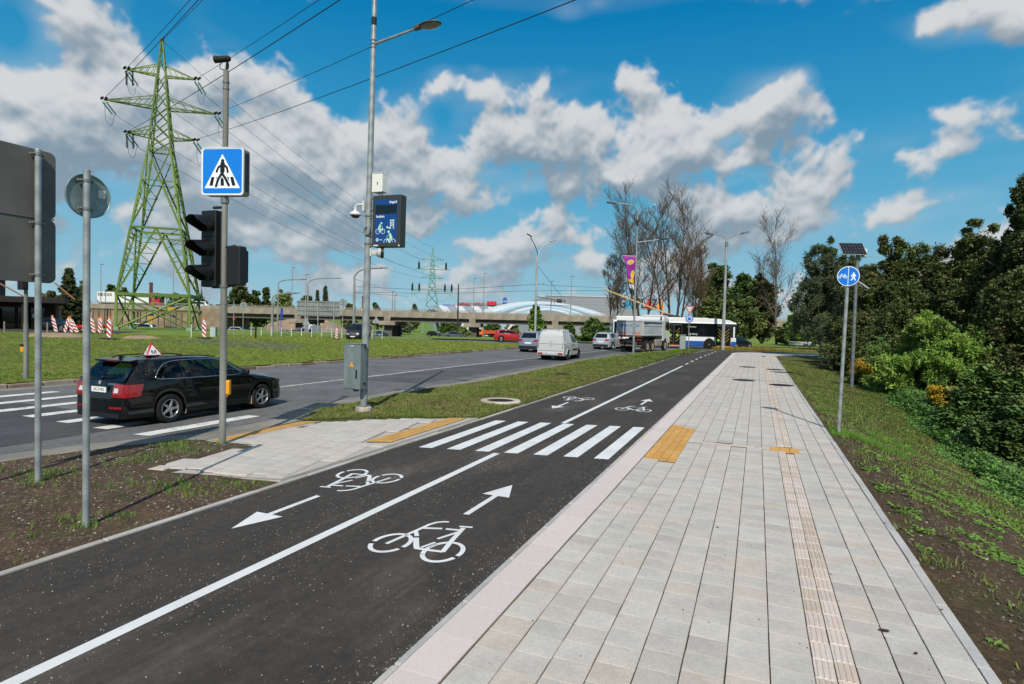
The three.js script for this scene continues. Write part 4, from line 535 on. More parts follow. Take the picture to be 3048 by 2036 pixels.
{
  const px = 3.92, pz = -29.9, y0 = bankY(px, pz) - 0.05, t = thing('solar_lamp', 'post with a tilted solar panel behind the round blue sign, before the bushes', 'solar lamp', [px, y0, pz]);
  part(t, 'post', triUV(merge([bar([0, 0, 0], [0.0, 4.7 - y0, 0], 0.075, 0.07, 18), bar([0, 4.6 - y0, 0], [0.02, 5.7 - y0, 0], 0.085, 0.08, 18)])), mat(0x868e90, 0.55, { metalness: 0.3, map: T.galv }));
  const p = part(t, 'solar_panel', [rbox(0, 0, 0, 1.16, 0.035, 0.80, 0.006)], X.alu); p.scale.set(0.88, 1, 0.95); p.position.set(-0.2, 5.95 - y0, 0.12); p.rotation.set(0.86, 0.30, 0.0, 'YXZ');
  for (let i = 0; i < 8; i++) for (let j = 0; j < 4; j++) part(p, 'solar_cell', new THREE.BoxGeometry(0.131, 0.004, 0.182).translate(-0.487 + i * 0.139, 0.019, -0.285 + j * 0.19), mat(0x0a1018, 0.25));
  part(t, 'battery_box', [rbox(0.26, 5.78 - y0, -0.12, 0.22, 0.36, 0.24, 0.02)], X.cream);
  part(t, 'lamp_arm', [[-0.6, 4.28, 0.1], [0.42, 4.2, 0.25], [0.5, 4.22, 0.1], [0.3, 4.25, -0.2]].map(([x, y, z]) => bar([0, 4.62 - y0, 0], [x, y - y0, z], 0.018)).concat([bar([0, 5.66 - y0, 0], [0.95, 5.6 - y0, 0], 0.012)]), X.galv);
}
// ---------------------------------------------------------------- vehicles: local x to the right, y up, forward -z, rear bumper at z = 0
const paintOf = (c, metal = 0.2, rough = 0.38) => phys(c, rough, { metalness: metal, clearcoat: 1, clearcoatRoughness: 0.04 });
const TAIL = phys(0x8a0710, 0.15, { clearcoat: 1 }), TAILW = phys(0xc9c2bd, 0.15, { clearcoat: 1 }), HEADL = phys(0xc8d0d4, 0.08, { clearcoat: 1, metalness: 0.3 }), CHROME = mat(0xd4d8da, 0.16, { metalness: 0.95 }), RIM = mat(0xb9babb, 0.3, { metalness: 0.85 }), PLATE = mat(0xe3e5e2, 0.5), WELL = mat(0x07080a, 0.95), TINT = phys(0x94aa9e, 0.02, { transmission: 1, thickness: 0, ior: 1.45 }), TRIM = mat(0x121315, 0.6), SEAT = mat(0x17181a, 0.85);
function carShape(S, n = 40) {
  const top = curve(S.top), belt = curve(S.belt), hwc = curve(S.hw), rhc = curve(S.rh), L = S.L, ar = S.wr + (S.gap ?? 0.055);
  const arch = (l) => { let b = S.bot; for (const w of S.wheels) { const d = Math.abs(l - w); if (d < ar) b = Math.max(b, S.wr + Math.sqrt(ar * ar - d * d) - 0.0); } return b; };
  const row = (l) => {
    const t = top(l), w = hwc(l), be = Math.min(belt(l), t - 0.03), b = Math.min(arch(l), be - 0.06), e = Math.max(be + (t - be) * 0.5, t - 0.05), r = Math.min(rhc(l), w * 0.965), H = (f) => lerp(b, be, f), hv = (S.body ?? 1);
    const g = (f) => [lerp(w * 0.958, r, f) + 0.012 * Math.sin(f * Math.PI), lerp(be + 0.004, e, f)];
    return [[0, b], [w * 0.82, b], [w * 0.962, b], [w * (0.99), H(0.14)], [w * 1.0, H(0.42)], [w * 0.994 * hv, H(0.74)], [w * 0.972 * hv, be - 0.004], g(0), g(0.34), g(0.67), g(1), [r * 0.90, t - 0.016], [r * 0.5, t - 0.003], [0, t]];
  };
  const ls = new Set(range(0, L, n)); S.top.forEach(([l]) => ls.add(clamp(l, 0, L))); for (const w of S.wheels) for (const a of range(-1, 1, 14)) { ls.add(w + ar * a); ls.add(w + ar * a * 0.999); } [0.015, 0.05, L - 0.015, L - 0.05].forEach((l) => ls.add(l)); (S.cuts || []).forEach((l) => ls.add(l));
  const st = [...ls].filter((l) => l >= 0 && l <= L).sort((a, b) => a - b), rows = st.map(row), K = rows[0].length;
  const lat = (l, h) => { const q = row(clamp(l, 0, L)); for (let i = 2; i < K - 1; i++) if (h <= q[i + 1][1]) { const [a, b] = q[i], [c, d] = q[i + 1]; return lerp(a, c, clamp((h - b) / Math.max(1e-5, d - b))); } return q[K - 4][0]; };
  const inv = (f, v, a, b) => { const s = (b - a) / 400; let l = a; for (let i = 0; i < 400; i++, l += s) if (f(l) >= v) return l; return l; };
  const rear = (z, h) => Math.max(inv(top, h, 0, L * 0.45), inv((l) => lat(l, Math.min(h, belt(l))), Math.abs(z) * 0.985, 0, 0.6)), front = (z, h) => Math.min(inv(top, h, L, L * 0.4), inv((l) => lat(l, Math.min(h, belt(l) - 0.02)), Math.abs(z) * 0.985, L, L - 0.9));
  const P = [], I = [], open = S.open || (() => false);
  for (const s of [1, -1]) { const o0 = P.length / 3; rows.forEach((q, j) => q.forEach(([a, b]) => P.push(s * a, b, -st[j]))); for (let j = 0; j < st.length - 1; j++) for (let k = 0; k < K - 1; k++) { if (open((st[j] + st[j + 1]) / 2, k)) continue; const o = o0 + j * K + k, p = o + K; s > 0 ? I.push(o, p, o + 1, o + 1, p, p + 1) : I.push(o, o + 1, p, o + 1, p + 1, p); } }
  for (const [j, s] of [[0, 1], [st.length - 1, -1]]) { const q = rows[j], c = P.length / 3; P.push(0, (q[0][1] + q[K - 1][1]) / 2, -st[j]); const ring = [...q, ...q.slice(0, -1).reverse().map(([a, b]) => [-a, b])]; ring.forEach(([a, b]) => P.push(a, b, -st[j])); for (let i = 0; i < ring.length - 1; i++) s > 0 ? I.push(c, c + 1 + i, c + 2 + i) : I.push(c, c + 2 + i, c + 1 + i); }
  let g = new THREE.BufferGeometry(); g.setAttribute('position', new THREE.Float32BufferAttribute(P, 3)); g.setIndex(I); g = toCreasedNormals(g, 0.62);
  const TM = new TessellateModifier(S.fine || 0.14, 6), cutUp = (q) => { const g2 = TM.modify(q); g2.setIndex([...Array(g2.attributes.position.count).keys()]); return g2; };
  const side = (shape, off = 0.004, s = 1, seg = 8) => { const q = cutUp(new THREE.ShapeGeometry(shape, seg)), p = q.attributes.position; for (let i = 0; i < p.count; i++) { const l = p.getX(i), h = p.getY(i); p.setXYZ(i, s * (lat(l, h) + off), h, -l); } if (s > 0) flip(q); q.computeVertexNormals(); return q; };
  const end = (shape, off = 0.004, fr = false, seg = 8) => { const q = cutUp(new THREE.ShapeGeometry(shape, seg)), p = q.attributes.position; for (let i = 0; i < p.count; i++) { const z = p.getX(i), h = p.getY(i); p.setXYZ(i, z, h, fr ? -(front(z, h) + off) : -(rear(z, h) - off)); } if (fr) flip(q); q.computeVertexNormals(); return q; };
  return { g, lat, side, end, top, belt, hwc, rhc, rear, front };
}
const flip = (g) => { const i = g.index; for (let k = 0; k < i.count; k += 3) { const a = i.getX(k + 1); i.setX(k + 1, i.getX(k + 2)); i.setX(k + 2, a); } return g; };
const dense = (pts, d = 0.09) => { const o = []; pts.forEach((p, i) => { const q = pts[(i + 1) % pts.length], n = Math.max(1, Math.round(Math.hypot(q[0] - p[0], q[1] - p[1]) / d)); for (let k = 0; k < n; k++) o.push([lerp(p[0], q[0], k / n), lerp(p[1], q[1], k / n)]); }); return o; };
const smooth = (pts, r = 0.28) => { const o = []; pts.forEach((p, i) => { const a = pts[(i + pts.length - 1) % pts.length], b = pts[(i + 1) % pts.length]; for (const t of [0, 0.5, 1]) { const u = [lerp(p[0], a[0], r * (1 - t)), lerp(p[1], a[1], r * (1 - t))], v = [lerp(p[0], b[0], r * t), lerp(p[1], b[1], r * t)]; o.push([lerp(u[0], v[0], t), lerp(u[1], v[1], t)]); } }); return o; };
function wheel(parent, x, y, z, R, w, rimM = RIM, spokes = 5, detail = true) {
  const s = x > 0 ? 1 : -1, q = new THREE.Group(); q.name = 'wheel'; q.position.set(x, y, z); parent.add(q);
  const rr = R * 0.66, X1 = (g) => g.rotateZ(-Math.PI / 2 * s);
  part(q, 'tyre', X1(lathe([[rr, -w * 0.5], [R * 0.9, -w * 0.5], [R * 0.985, -w * 0.36], [R, 0], [R * 0.985, w * 0.36], [R * 0.93, w * 0.5], [rr * 1.08, w * 0.47], [rr, w * 0.38]], detail ? 40 : 20)), X.rubber);
  const gs = [lathe([[rr * 1.0, w * 0.40], [rr * 0.965, w * 0.455], [rr * 0.90, w * 0.41], [rr * 0.86, w * 0.1], [rr * 0.86, -w * 0.4]], detail ? 40 : 20), lathe([[0, w * 0.40], [rr * 0.16, w * 0.38], [rr * 0.2, w * 0.28]], 16)];
  for (let i = 0; i < spokes; i++) { const a = (i / spokes) * Math.PI * 2 + 0.3, sh = poly([[rr * 0.12, -rr * 0.15], [rr * 0.92, -rr * 0.095], [rr * 0.92, rr * 0.095], [rr * 0.12, rr * 0.15]]), g = extr(sh, w * 0.12, rr * 0.03); g.rotateX(-Math.PI / 2); g.translate(0, w * 0.24, 0); g.rotateY(a); gs.push(g); }
  part(q, 'rim', X1(merge(gs)), rimM);
  part(q, 'brake_disc', X1(lathe([[0, 0], [rr * 0.86, 0.0]], 20)), mat(0x1b1b1c, 0.6, { metalness: 0.5 }));
  return q;
}
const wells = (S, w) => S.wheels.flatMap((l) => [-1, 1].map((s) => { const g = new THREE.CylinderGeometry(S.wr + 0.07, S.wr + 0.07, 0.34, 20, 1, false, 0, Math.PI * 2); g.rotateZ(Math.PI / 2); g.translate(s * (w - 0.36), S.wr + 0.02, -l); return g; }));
// ---- the black estate car crossing the zebra
{
  const L = 4.66, S = { L, fine: 0.05, wr: 0.325, bot: 0.20, wheels: [1.02, 3.70], gap: 0.06,
    top: [[0, 0.74], [0.02, 0.80], [0.05, 0.98], [0.10, 1.03], [0.30, 1.25], [0.43, 1.385], [0.47, 1.415], [0.8, 1.447], [1.3, 1.462], [1.8, 1.46], [2.3, 1.44], [2.62, 1.395], [2.95, 1.24], [3.2, 1.11], [3.38, 1.01], [3.46, 0.985], [3.8, 0.945], [4.15, 0.88], [4.42, 0.79], [4.56, 0.68], [4.63, 0.58], [4.66, 0.50]],
    belt: [[0, 0.74], [0.06, 0.94], [0.25, 0.985], [1.4, 0.972], [2.6, 0.945], [3.3, 0.925], [3.8, 0.86], [4.3, 0.76], [4.66, 0.46]],
    hw: [[0, 0.70], [0.03, 0.77], [0.10, 0.825], [0.25, 0.865], [0.5, 0.892], [1.0, 0.907], [3.6, 0.905], [4.1, 0.875], [4.4, 0.80], [4.56, 0.69], [4.66, 0.56]],
    rh: [[0, 0.68], [0.1, 0.69], [0.45, 0.60], [0.8, 0.615], [1.5, 0.625], [2.4, 0.61], [2.7, 0.62], [3.3, 0.70], [3.5, 0.76], [4.66, 0.5]],
    cuts: [0.16, 0.40, 0.30, 2.70, 3.36, 0.34, 3.1] };
  S.open = (l, k) => (l > 0.36 && l < 3.12 && k >= 7 && k <= 9) || (l > 0.115 && l < 0.40 && k >= 11) || (l > 2.66 && l < 3.36 && k >= 11);
  const c = carShape(S, 56), paint = phys(0x020305, 0.55, { clearcoat: 1, clearcoatRoughness: 0.03, specularIntensity: 0.25 });
  const t = thing('estate_car', 'black estate car with a triangular learner sign on its roof, leaving the zebra', 'car', [-13.085, -0.13, -8.36], 0.0);
  part(t, 'body', c.g, paint);
  const win = [[[0.70, 1.02], [1.36, 1.005], [1.36, 1.365], [1.18, 1.355], [0.92, 1.27], [0.72, 1.08]], [[1.43, 1.0], [2.22, 0.985], [2.16, 1.375], [1.43, 1.37]], [[2.29, 0.98], [3.08, 0.965], [2.98, 1.03], [2.72, 1.22], [2.5, 1.33], [2.24, 1.37]]];
  const outer = dense([[0.30, 0.98], [3.22, 0.95], [3.14, 1.02], [2.86, 1.215], [2.62, 1.335], [2.3, 1.385], [1.8, 1.41], [1.3, 1.412], [0.85, 1.397], [0.47, 1.362], [0.38, 1.28], [0.32, 1.12]], 0.08);
  for (const s of [1, -1]) {
    const sh = poly(outer); win.forEach((w) => sh.holes.push(new THREE.Path(dense(smooth(w, 0.12), 0.07).map(([x, y]) => new THREE.Vector2(x, y)))));
    part(t, 'pillars', c.side(sh, 0.001, s), paint);
    win.forEach((w, i) => part(t, 'side_window', c.side(poly(dense(w, 0.1)), -0.012, s), TINT));
    // chrome line round the windows
    const rim = [[0.66, 1.0], [3.14, 0.958], [2.9, 1.165], [2.64, 1.325], [2.3, 1.384], [1.75, 1.398], [1.25, 1.385], [1.0, 1.33], [0.82, 1.20]], cv = smooth(rim, 0.2).map(([l, h]) => [s * (c.lat(l, h) + 0.006), h, -l]);
    part(t, 'window_trim', new THREE.TubeGeometry(new THREE.CatmullRomCurve3(cv.map(vec), true, 'catmullrom', 0.1), 120, 0.0085, 6, true), CHROME);
    // seams of the doors, handles
    const seam = (pts) => new THREE.TubeGeometry(new THREE.CatmullRomCurve3(pts.map(([l, h]) => V3(s * (c.lat(l, h) + 0.001), h, -l)), false, 'catmullrom', 0.2), 30, 0.0045, 5);
    part(t, 'door_seam', [seam([[1.40, 0.98], [1.38, 0.75], [1.47, 0.55], [1.55, 0.34]]), seam([[2.26, 0.96], [2.25, 0.65], [2.27, 0.30]]), seam([[3.30, 0.93], [3.30, 0.6], [3.22, 0.30]]), seam([[1.55, 0.34], [2.3, 0.30], [3.22, 0.30]])], X.black);
    for (const l of [1.60, 2.46]) part(t, 'door_handle', rbox(s * (c.lat(l, 0.84) + 0.02), 0.84, -l - 0.1, 0.03, 0.03, 0.2, 0.012), paint);
    part(t, 'tail_light', [c.side(poly(dense([[0.03, 0.64], [0.33, 0.68], [0.40, 0.93], [0.05, 0.93]], 0.05)), 0.012, s)], TAIL);
    part(t, 'tail_light', [c.end(poly(dense([[s * 0.47, 0.655], [s * 0.835, 0.66], [s * 0.815, 0.93], [s * 0.45, 0.955]], 0.05)), 0.014)], TAIL);
    part(t, 'reverse_light', c.end(poly(dense([[s * 0.50, 0.75], [s * 0.64, 0.75], [s * 0.63, 0.84], [s * 0.50, 0.85]], 0.05)), 0.02), TAILW);
    part(t, 'reflector', [c.end(poly(dense([[s * 0.36, 0.40], [s * 0.74, 0.41], [s * 0.74, 0.455], [s * 0.36, 0.445]], 0.05)), 0.014)], TAIL);
    part(t, 'mirror', [rbox(s * 1.02, 1.03, -3.02, 0.2, 0.15, 0.11, 0.05, 0, s * 0.15), bar([s * 0.88, 0.98, -3.02], [s * 0.97, 1.0, -3.0], 0.03)], X.black);
    part(t, 'mud_flap', rbox(s * 0.80, 0.27, -3.98 + 0.62, 0.18, 0.22, 0.012, 0.004), mat(0x9a8478, 0.9)); part(t, 'mud_flap', rbox(s * 0.82, 0.26, -1.42, 0.14, 0.20, 0.012, 0.004), mat(0x9a8478, 0.9));
    part(t, 'roof_rail', new THREE.TubeGeometry(new THREE.CatmullRomCurve3([[0.62, 1.40], [0.75, 1.46], [1.4, 1.483], [2.1, 1.47], [2.45, 1.425]].map(([l, h]) => V3(s * 0.575, h, -l))), 30, 0.013, 8), X.black);
    part(t, 'sill', c.side(poly(dense([[1.45, 0.21], [3.28, 0.21], [3.28, 0.27], [1.45, 0.27]], 0.1)), 0.006, s), TRIM);
    for (const l of S.wheels) wheel(t, s * 0.80, 0.325, -l, 0.325, 0.21);
  }
  part(t, 'door_sticker', c.side(poly(dense([[2.47, 0.44], [2.56, 0.42], [2.59, 0.5], [2.57, 0.63], [2.6, 0.76], [2.55, 0.84], [2.50, 0.80], [2.53, 0.66]], 0.05)), 0.006, 1), X.yellowP);
  // tailgate window, spoiler, plate, badge
  const rf = poly(dense([[-0.74, 0.99], [0.74, 0.99], [0.60, 1.40], [-0.60, 1.40]], 0.08)), ro = dense(smooth([[-0.60, 1.045], [0.60, 1.045], [0.53, 1.365], [-0.53, 1.365]], 0.1), 0.07); rf.holes.push(new THREE.Path(ro.map(([x, y]) => new THREE.Vector2(x, y))));
  part(t, 'tailgate_frame', c.end(rf, 0.004), paint); part(t, 'rear_window', c.end(poly(dense([[-0.62, 1.04], [0.62, 1.04], [0.55, 1.37], [-0.55, 1.37]], 0.1)), -0.006), TINT);
  part(t, 'spoiler', at(extr(poly([[-0.58, 0], [0.58, 0], [0.56, 0.2], [-0.56, 0.2]]), 0.022, 0.01, 2), 0, 1.384, -0.30, -Math.PI / 2 + 0.16), paint);
  part(t, 'stop_light', rbox(0, 1.395, -0.287, 0.36, 0.014, 0.012, 0.004), TAIL);
  part(t, 'wiper', [beam([0.0, 1.06, -0.095], [0.34, 1.10, -0.12], 0.022, 0.02), at(new THREE.SphereGeometry(0.03, 10, 8), 0, 1.05, -0.09)], X.black);
  part(t, 'number_plate', at(new THREE.BoxGeometry(0.52, 0.115, 0.012), 0.0, 0.80, -0.012, 0, 0, 0).translate(0, 0, 0.012), mat(0xffffff, 0.45, { map: drawn(512, 112, (g, w, h) => { g.fillStyle = '#dfe3e2'; g.fillRect(0, 0, w, h); g.fillStyle = '#1c3f8f'; g.fillRect(0, 0, 40, h); g.fillStyle = '#15181b'; g.font = 'bold 84px sans-serif'; g.textAlign = 'center'; g.fillText('NC-5155', w / 2 + 18, 86); }) }));
  part(t, 'plate_recess', rbox(0, 0.80, -0.004, 0.60, 0.16, 0.012, 0.01), TRIM);
  part(t, 'badge', at(new THREE.CylinderGeometry(0.044, 0.044, 0.012, 24), 0, 0.945, -0.035, Math.PI / 2 - 0.2), CHROME);
  const font = await new FontLoader().loadAsync('fonts/droid/droid_sans_bold.typeface.json');
  const word = (s, size, depth = 0.004) => { const g = new TextGeometry(s, { font, size, depth, curveSegments: 3, bevelEnabled: false }); g.computeBoundingBox(); g.translate(-(g.boundingBox.max.x + g.boundingBox.min.x) / 2, 0, 0); return g; };
  globalThis.WORD = word;
  part(t, 'model_lettering', at(word('OCTAVIA', 0.034), 0.40, 0.91, -0.022, -0.12, 0.0), CHROME); part(t, 'maker_lettering', at(word('ŠKODA', 0.030), -0.45, 0.91, -0.022, -0.12), CHROME);
  part(t, 'bumper_trim', [c.end(poly(dense([[-0.66, 0.215], [0.66, 0.215], [0.70, 0.31], [-0.70, 0.31]], 0.08)), 0.01)], TRIM);
  part(t, 'tailgate_seam', [c.end(poly(dense([[-0.70, 0.575], [0.70, 0.575], [0.70, 0.585], [-0.70, 0.585]], 0.08)), 0.003)], X.black);
  part(t, 'wheel_well', wells(S, 0.9), WELL);
  const wsf = poly(dense([[-0.70, 1.0], [0.70, 1.0], [0.57, 1.39], [-0.57, 1.39]], 0.1)); part(t, 'windscreen', c.end(wsf, -0.004, true), TINT);
  part(t, 'head_light', [1, -1].map((s) => c.end(poly(dense([[s * 0.40, 0.60], [s * 0.74, 0.62], [s * 0.78, 0.74], [s * 0.42, 0.70]], 0.06)), 0.006, true)), HEADL);
  // cabin
  part(t, 'cabin_floor', [box(0, 0.40, -2.0, 1.5, 0.3, 2.9), rbox(0, 0.86, -3.15, 1.4, 0.24, 0.4, 0.08), box(0, 0.72, -0.75, 1.3, 0.36, 0.9)], SEAT);
  for (const [x, z] of [[0.37, -2.2], [-0.37, -2.2]]) { part(t, 'seat', [rbox(x, 0.84, z, 0.48, 0.62, 0.16, 0.07, 0.2), rbox(x, 1.2, z + 0.1, 0.27, 0.2, 0.11, 0.05, 0.15), rbox(x, 0.58, z - 0.3, 0.48, 0.14, 0.5, 0.06)], SEAT); }
  part(t, 'rear_bench', [rbox(0, 0.84, -1.32, 1.25, 0.58, 0.16, 0.07, 0.2), ...[-0.42, 0, 0.42].map((x) => rbox(x, 1.15, -1.25, 0.26, 0.16, 0.1, 0.04, 0.15))], SEAT);
  part(t, 'aerial', [at(extr(poly([[0, 0], [0.16, 0], [0.16, 0.055], [0.13, 0.065]]), 0.03, 0.006), -0.015, 1.452, -0.62, 0, -Math.PI / 2)], X.black);
  const rs = part(t, 'roof_sign', [at(new THREE.CylinderGeometry(0.012, 0.235, 0.30, 3), 0, 0.15, 0)], mat(0xc8434b, 0.5)); rs.position.set(0.02, 1.49, -1.18); rs.rotation.y = 0.55;
  const M = drawn(128, 128, (g) => { g.fillStyle = '#c33a44'; g.fillRect(0, 0, 128, 128); g.fillStyle = '#eeeae6'; g.beginPath(); g.moveTo(64, 16); g.lineTo(116, 118); g.lineTo(12, 118); g.fill(); g.fillStyle = '#2b3566'; g.font = 'bold 52px sans-serif'; g.textAlign = 'center'; g.fillText('M', 64, 108); });
  for (let i = 0; i < 3; i++) { const g = new THREE.ShapeGeometry(poly([[-0.19, 0], [0.19, 0], [0, 0.298]])); const u = g.attributes.uv; for (let k = 0; k < 3; k++) u.setXY(k, g.attributes.position.getX(k) / 0.42 + 0.5, g.attributes.position.getY(k) / 0.31 + 0.05); g.rotateX(-Math.atan2(0.1135, 0.30)); g.translate(0, 0.002, 0.1225); g.rotateY(Math.PI / 3 + i * Math.PI * 2 / 3); part(rs, 'sign_face', g, mat(0xffffff, 0.5, { map: M })); }
  part(rs, 'magnet_foot', rbox(0, -0.015, 0, 0.3, 0.025, 0.2, 0.01), X.black);
}
// ---- plainer cars for the middle and far distance
const SHAPES = {
  suv: { L: 4.45, wr: 0.35, bot: 0.24, wheels: [0.92, 3.58], top: [[0, 0.85], [0.04, 1.0], [0.12, 1.10], [0.38, 1.48], [0.5, 1.58], [1.2, 1.63], [2.0, 1.62], [2.5, 1.54], [3.15, 1.12], [3.25, 1.07], [3.9, 0.98], [4.3, 0.85], [4.42, 0.66], [4.45, 0.55]], belt: [[0, 0.82], [0.3, 1.08], [3.2, 1.0], [4.45, 0.5]], hw: [[0, 0.74], [0.1, 0.84], [0.4, 0.9], [1, 0.92], [3.6, 0.92], [4.2, 0.84], [4.45, 0.6]], rh: [[0, 0.7], [0.5, 0.6], [1.5, 0.64], [2.5, 0.62], [3.2, 0.74], [4.45, 0.5]], win: [[0.55, 1.12], [3.02, 1.06], [2.45, 1.46], [1.4, 1.53], [0.72, 1.46]], rw: [[-0.62, 1.10], [0.62, 1.10], [0.52, 1.48], [-0.52, 1.48]], fw: [[-0.66, 1.12], [0.66, 1.12], [0.56, 1.5], [-0.56, 1.5]], tl: [[0.42, 0.82], [0.80, 0.84], [0.80, 1.0], [0.46, 0.98]], pl: 0.72 },
  sedan: { L: 4.6, wr: 0.32, bot: 0.2, wheels: [1.0, 3.72], top: [[0, 0.82], [0.05, 0.98], [0.65, 1.04], [1.25, 1.33], [1.7, 1.43], [2.3, 1.43], [2.7, 1.33], [3.35, 0.98], [3.95, 0.88], [4.4, 0.74], [4.57, 0.58], [4.6, 0.5]], belt: [[0, 0.78], [0.5, 0.95], [3.3, 0.92], [4.6, 0.46]], hw: [[0, 0.7], [0.12, 0.82], [0.5, 0.88], [1, 0.9], [3.7, 0.9], [4.3, 0.8], [4.6, 0.56]], rh: [[0, 0.7], [0.7, 0.74], [1.4, 0.58], [2.4, 0.59], [3.3, 0.7], [4.6, 0.5]], win: [[0.95, 1.0], [3.15, 0.97], [2.65, 1.27], [2.2, 1.36], [1.6, 1.36]], rw: [[-0.6, 1.06], [0.6, 1.06], [0.5, 1.32], [-0.5, 1.32]], fw: [[-0.62, 1.02], [0.62, 1.02], [0.52, 1.34], [-0.52, 1.34]], tl: [[0.45, 0.76], [0.82, 0.76], [0.82, 0.92], [0.5, 0.92]], pl: 0.72 },
  hatch: { L: 4.1, wr: 0.31, bot: 0.2, wheels: [0.75, 3.28], top: [[0, 0.8], [0.05, 0.98], [0.3, 1.3], [0.45, 1.42], [1.2, 1.5], [2.0, 1.47], [2.5, 1.33], [3.0, 1.04], [3.5, 0.93], [3.95, 0.78], [4.1, 0.52]], belt: [[0, 0.78], [0.3, 0.98], [3.0, 0.94], [4.1, 0.48]], hw: [[0, 0.7], [0.12, 0.82], [0.6, 0.88], [3.2, 0.88], [3.8, 0.8], [4.1, 0.56]], rh: [[0, 0.66], [0.5, 0.56], [2.2, 0.58], [3.0, 0.7], [4.1, 0.5]], win: [[0.6, 1.02], [2.85, 0.98], [2.4, 1.28], [1.4, 1.42], [0.75, 1.36]], rw: [[-0.56, 1.04], [0.56, 1.04], [0.48, 1.36], [-0.48, 1.36]], fw: [[-0.6, 1.06], [0.6, 1.06], [0.52, 1.34], [-0.52, 1.34]], tl: [[0.45, 0.8], [0.76, 0.8], [0.76, 0.98], [0.48, 0.98]], pl: 0.6 },
  van: { L: 4.9, wr: 0.34, bot: 0.22, wheels: [0.95, 3.95], top: [[0, 1.0], [0.03, 1.5], [0.08, 1.86], [0.2, 1.93], [2.0, 1.97], [3.3, 1.92], [3.7, 1.75], [4.25, 1.15], [4.4, 1.06], [4.75, 0.9], [4.87, 0.65], [4.9, 0.5]], belt: [[0, 0.98], [3.9, 1.05], [4.3, 0.95], [4.9, 0.46]], hw: [[0, 0.84], [0.1, 0.92], [0.5, 0.95], [4.0, 0.95], [4.6, 0.87], [4.9, 0.66]], rh: [[0, 0.8], [0.3, 0.8], [3.4, 0.78], [4.2, 0.82], [4.9, 0.6]], win: [[0.2, 1.14], [4.0, 1.1], [3.55, 1.62], [3.1, 1.76], [0.25, 1.76]], rw: [[-0.7, 1.15], [0.7, 1.15], [0.66, 1.7], [-0.66, 1.7]], fw: [[-0.76, 1.2], [0.76, 1.2], [0.68, 1.72], [-0.68, 1.72]], tl: [[0.7, 0.7], [0.88, 0.7], [0.88, 1.05], [0.74, 1.05]], pl: 0.85 },
  box: { L: 5.9, wr: 0.34, bot: 0.24, wheels: [1.1, 4.75], top: [[0, 1.2], [0.03, 2.2], [0.1, 2.55], [0.4, 2.64], [3.6, 2.64], [4.1, 2.45], [4.5, 2.05], [5.1, 1.25], [5.3, 1.14], [5.7, 1.0], [5.87, 0.7], [5.9, 0.5]], belt: [[0, 1.1], [4.8, 1.15], [5.2, 1.0], [5.9, 0.46]], hw: [[0, 0.9], [0.1, 0.98], [0.5, 1.0], [4.9, 1.0], [5.6, 0.92], [5.9, 0.7]], rh: [[0, 0.88], [0.4, 0.9], [4.0, 0.84], [5.1, 0.86], [5.9, 0.6]], win: [[3.75, 1.3], [4.85, 1.25], [4.45, 1.78], [3.8, 1.85]], rw: [[-0.7, 1.5], [0.7, 1.5], [0.68, 2.1], [-0.68, 2.1]], fw: [[-0.8, 1.3], [0.8, 1.3], [0.74, 1.95], [-0.74, 1.95]], tl: [[0.78, 0.9], [0.94, 0.9], [0.94, 1.4], [0.8, 1.4]], pl: 0.8 },
};
const built = {};
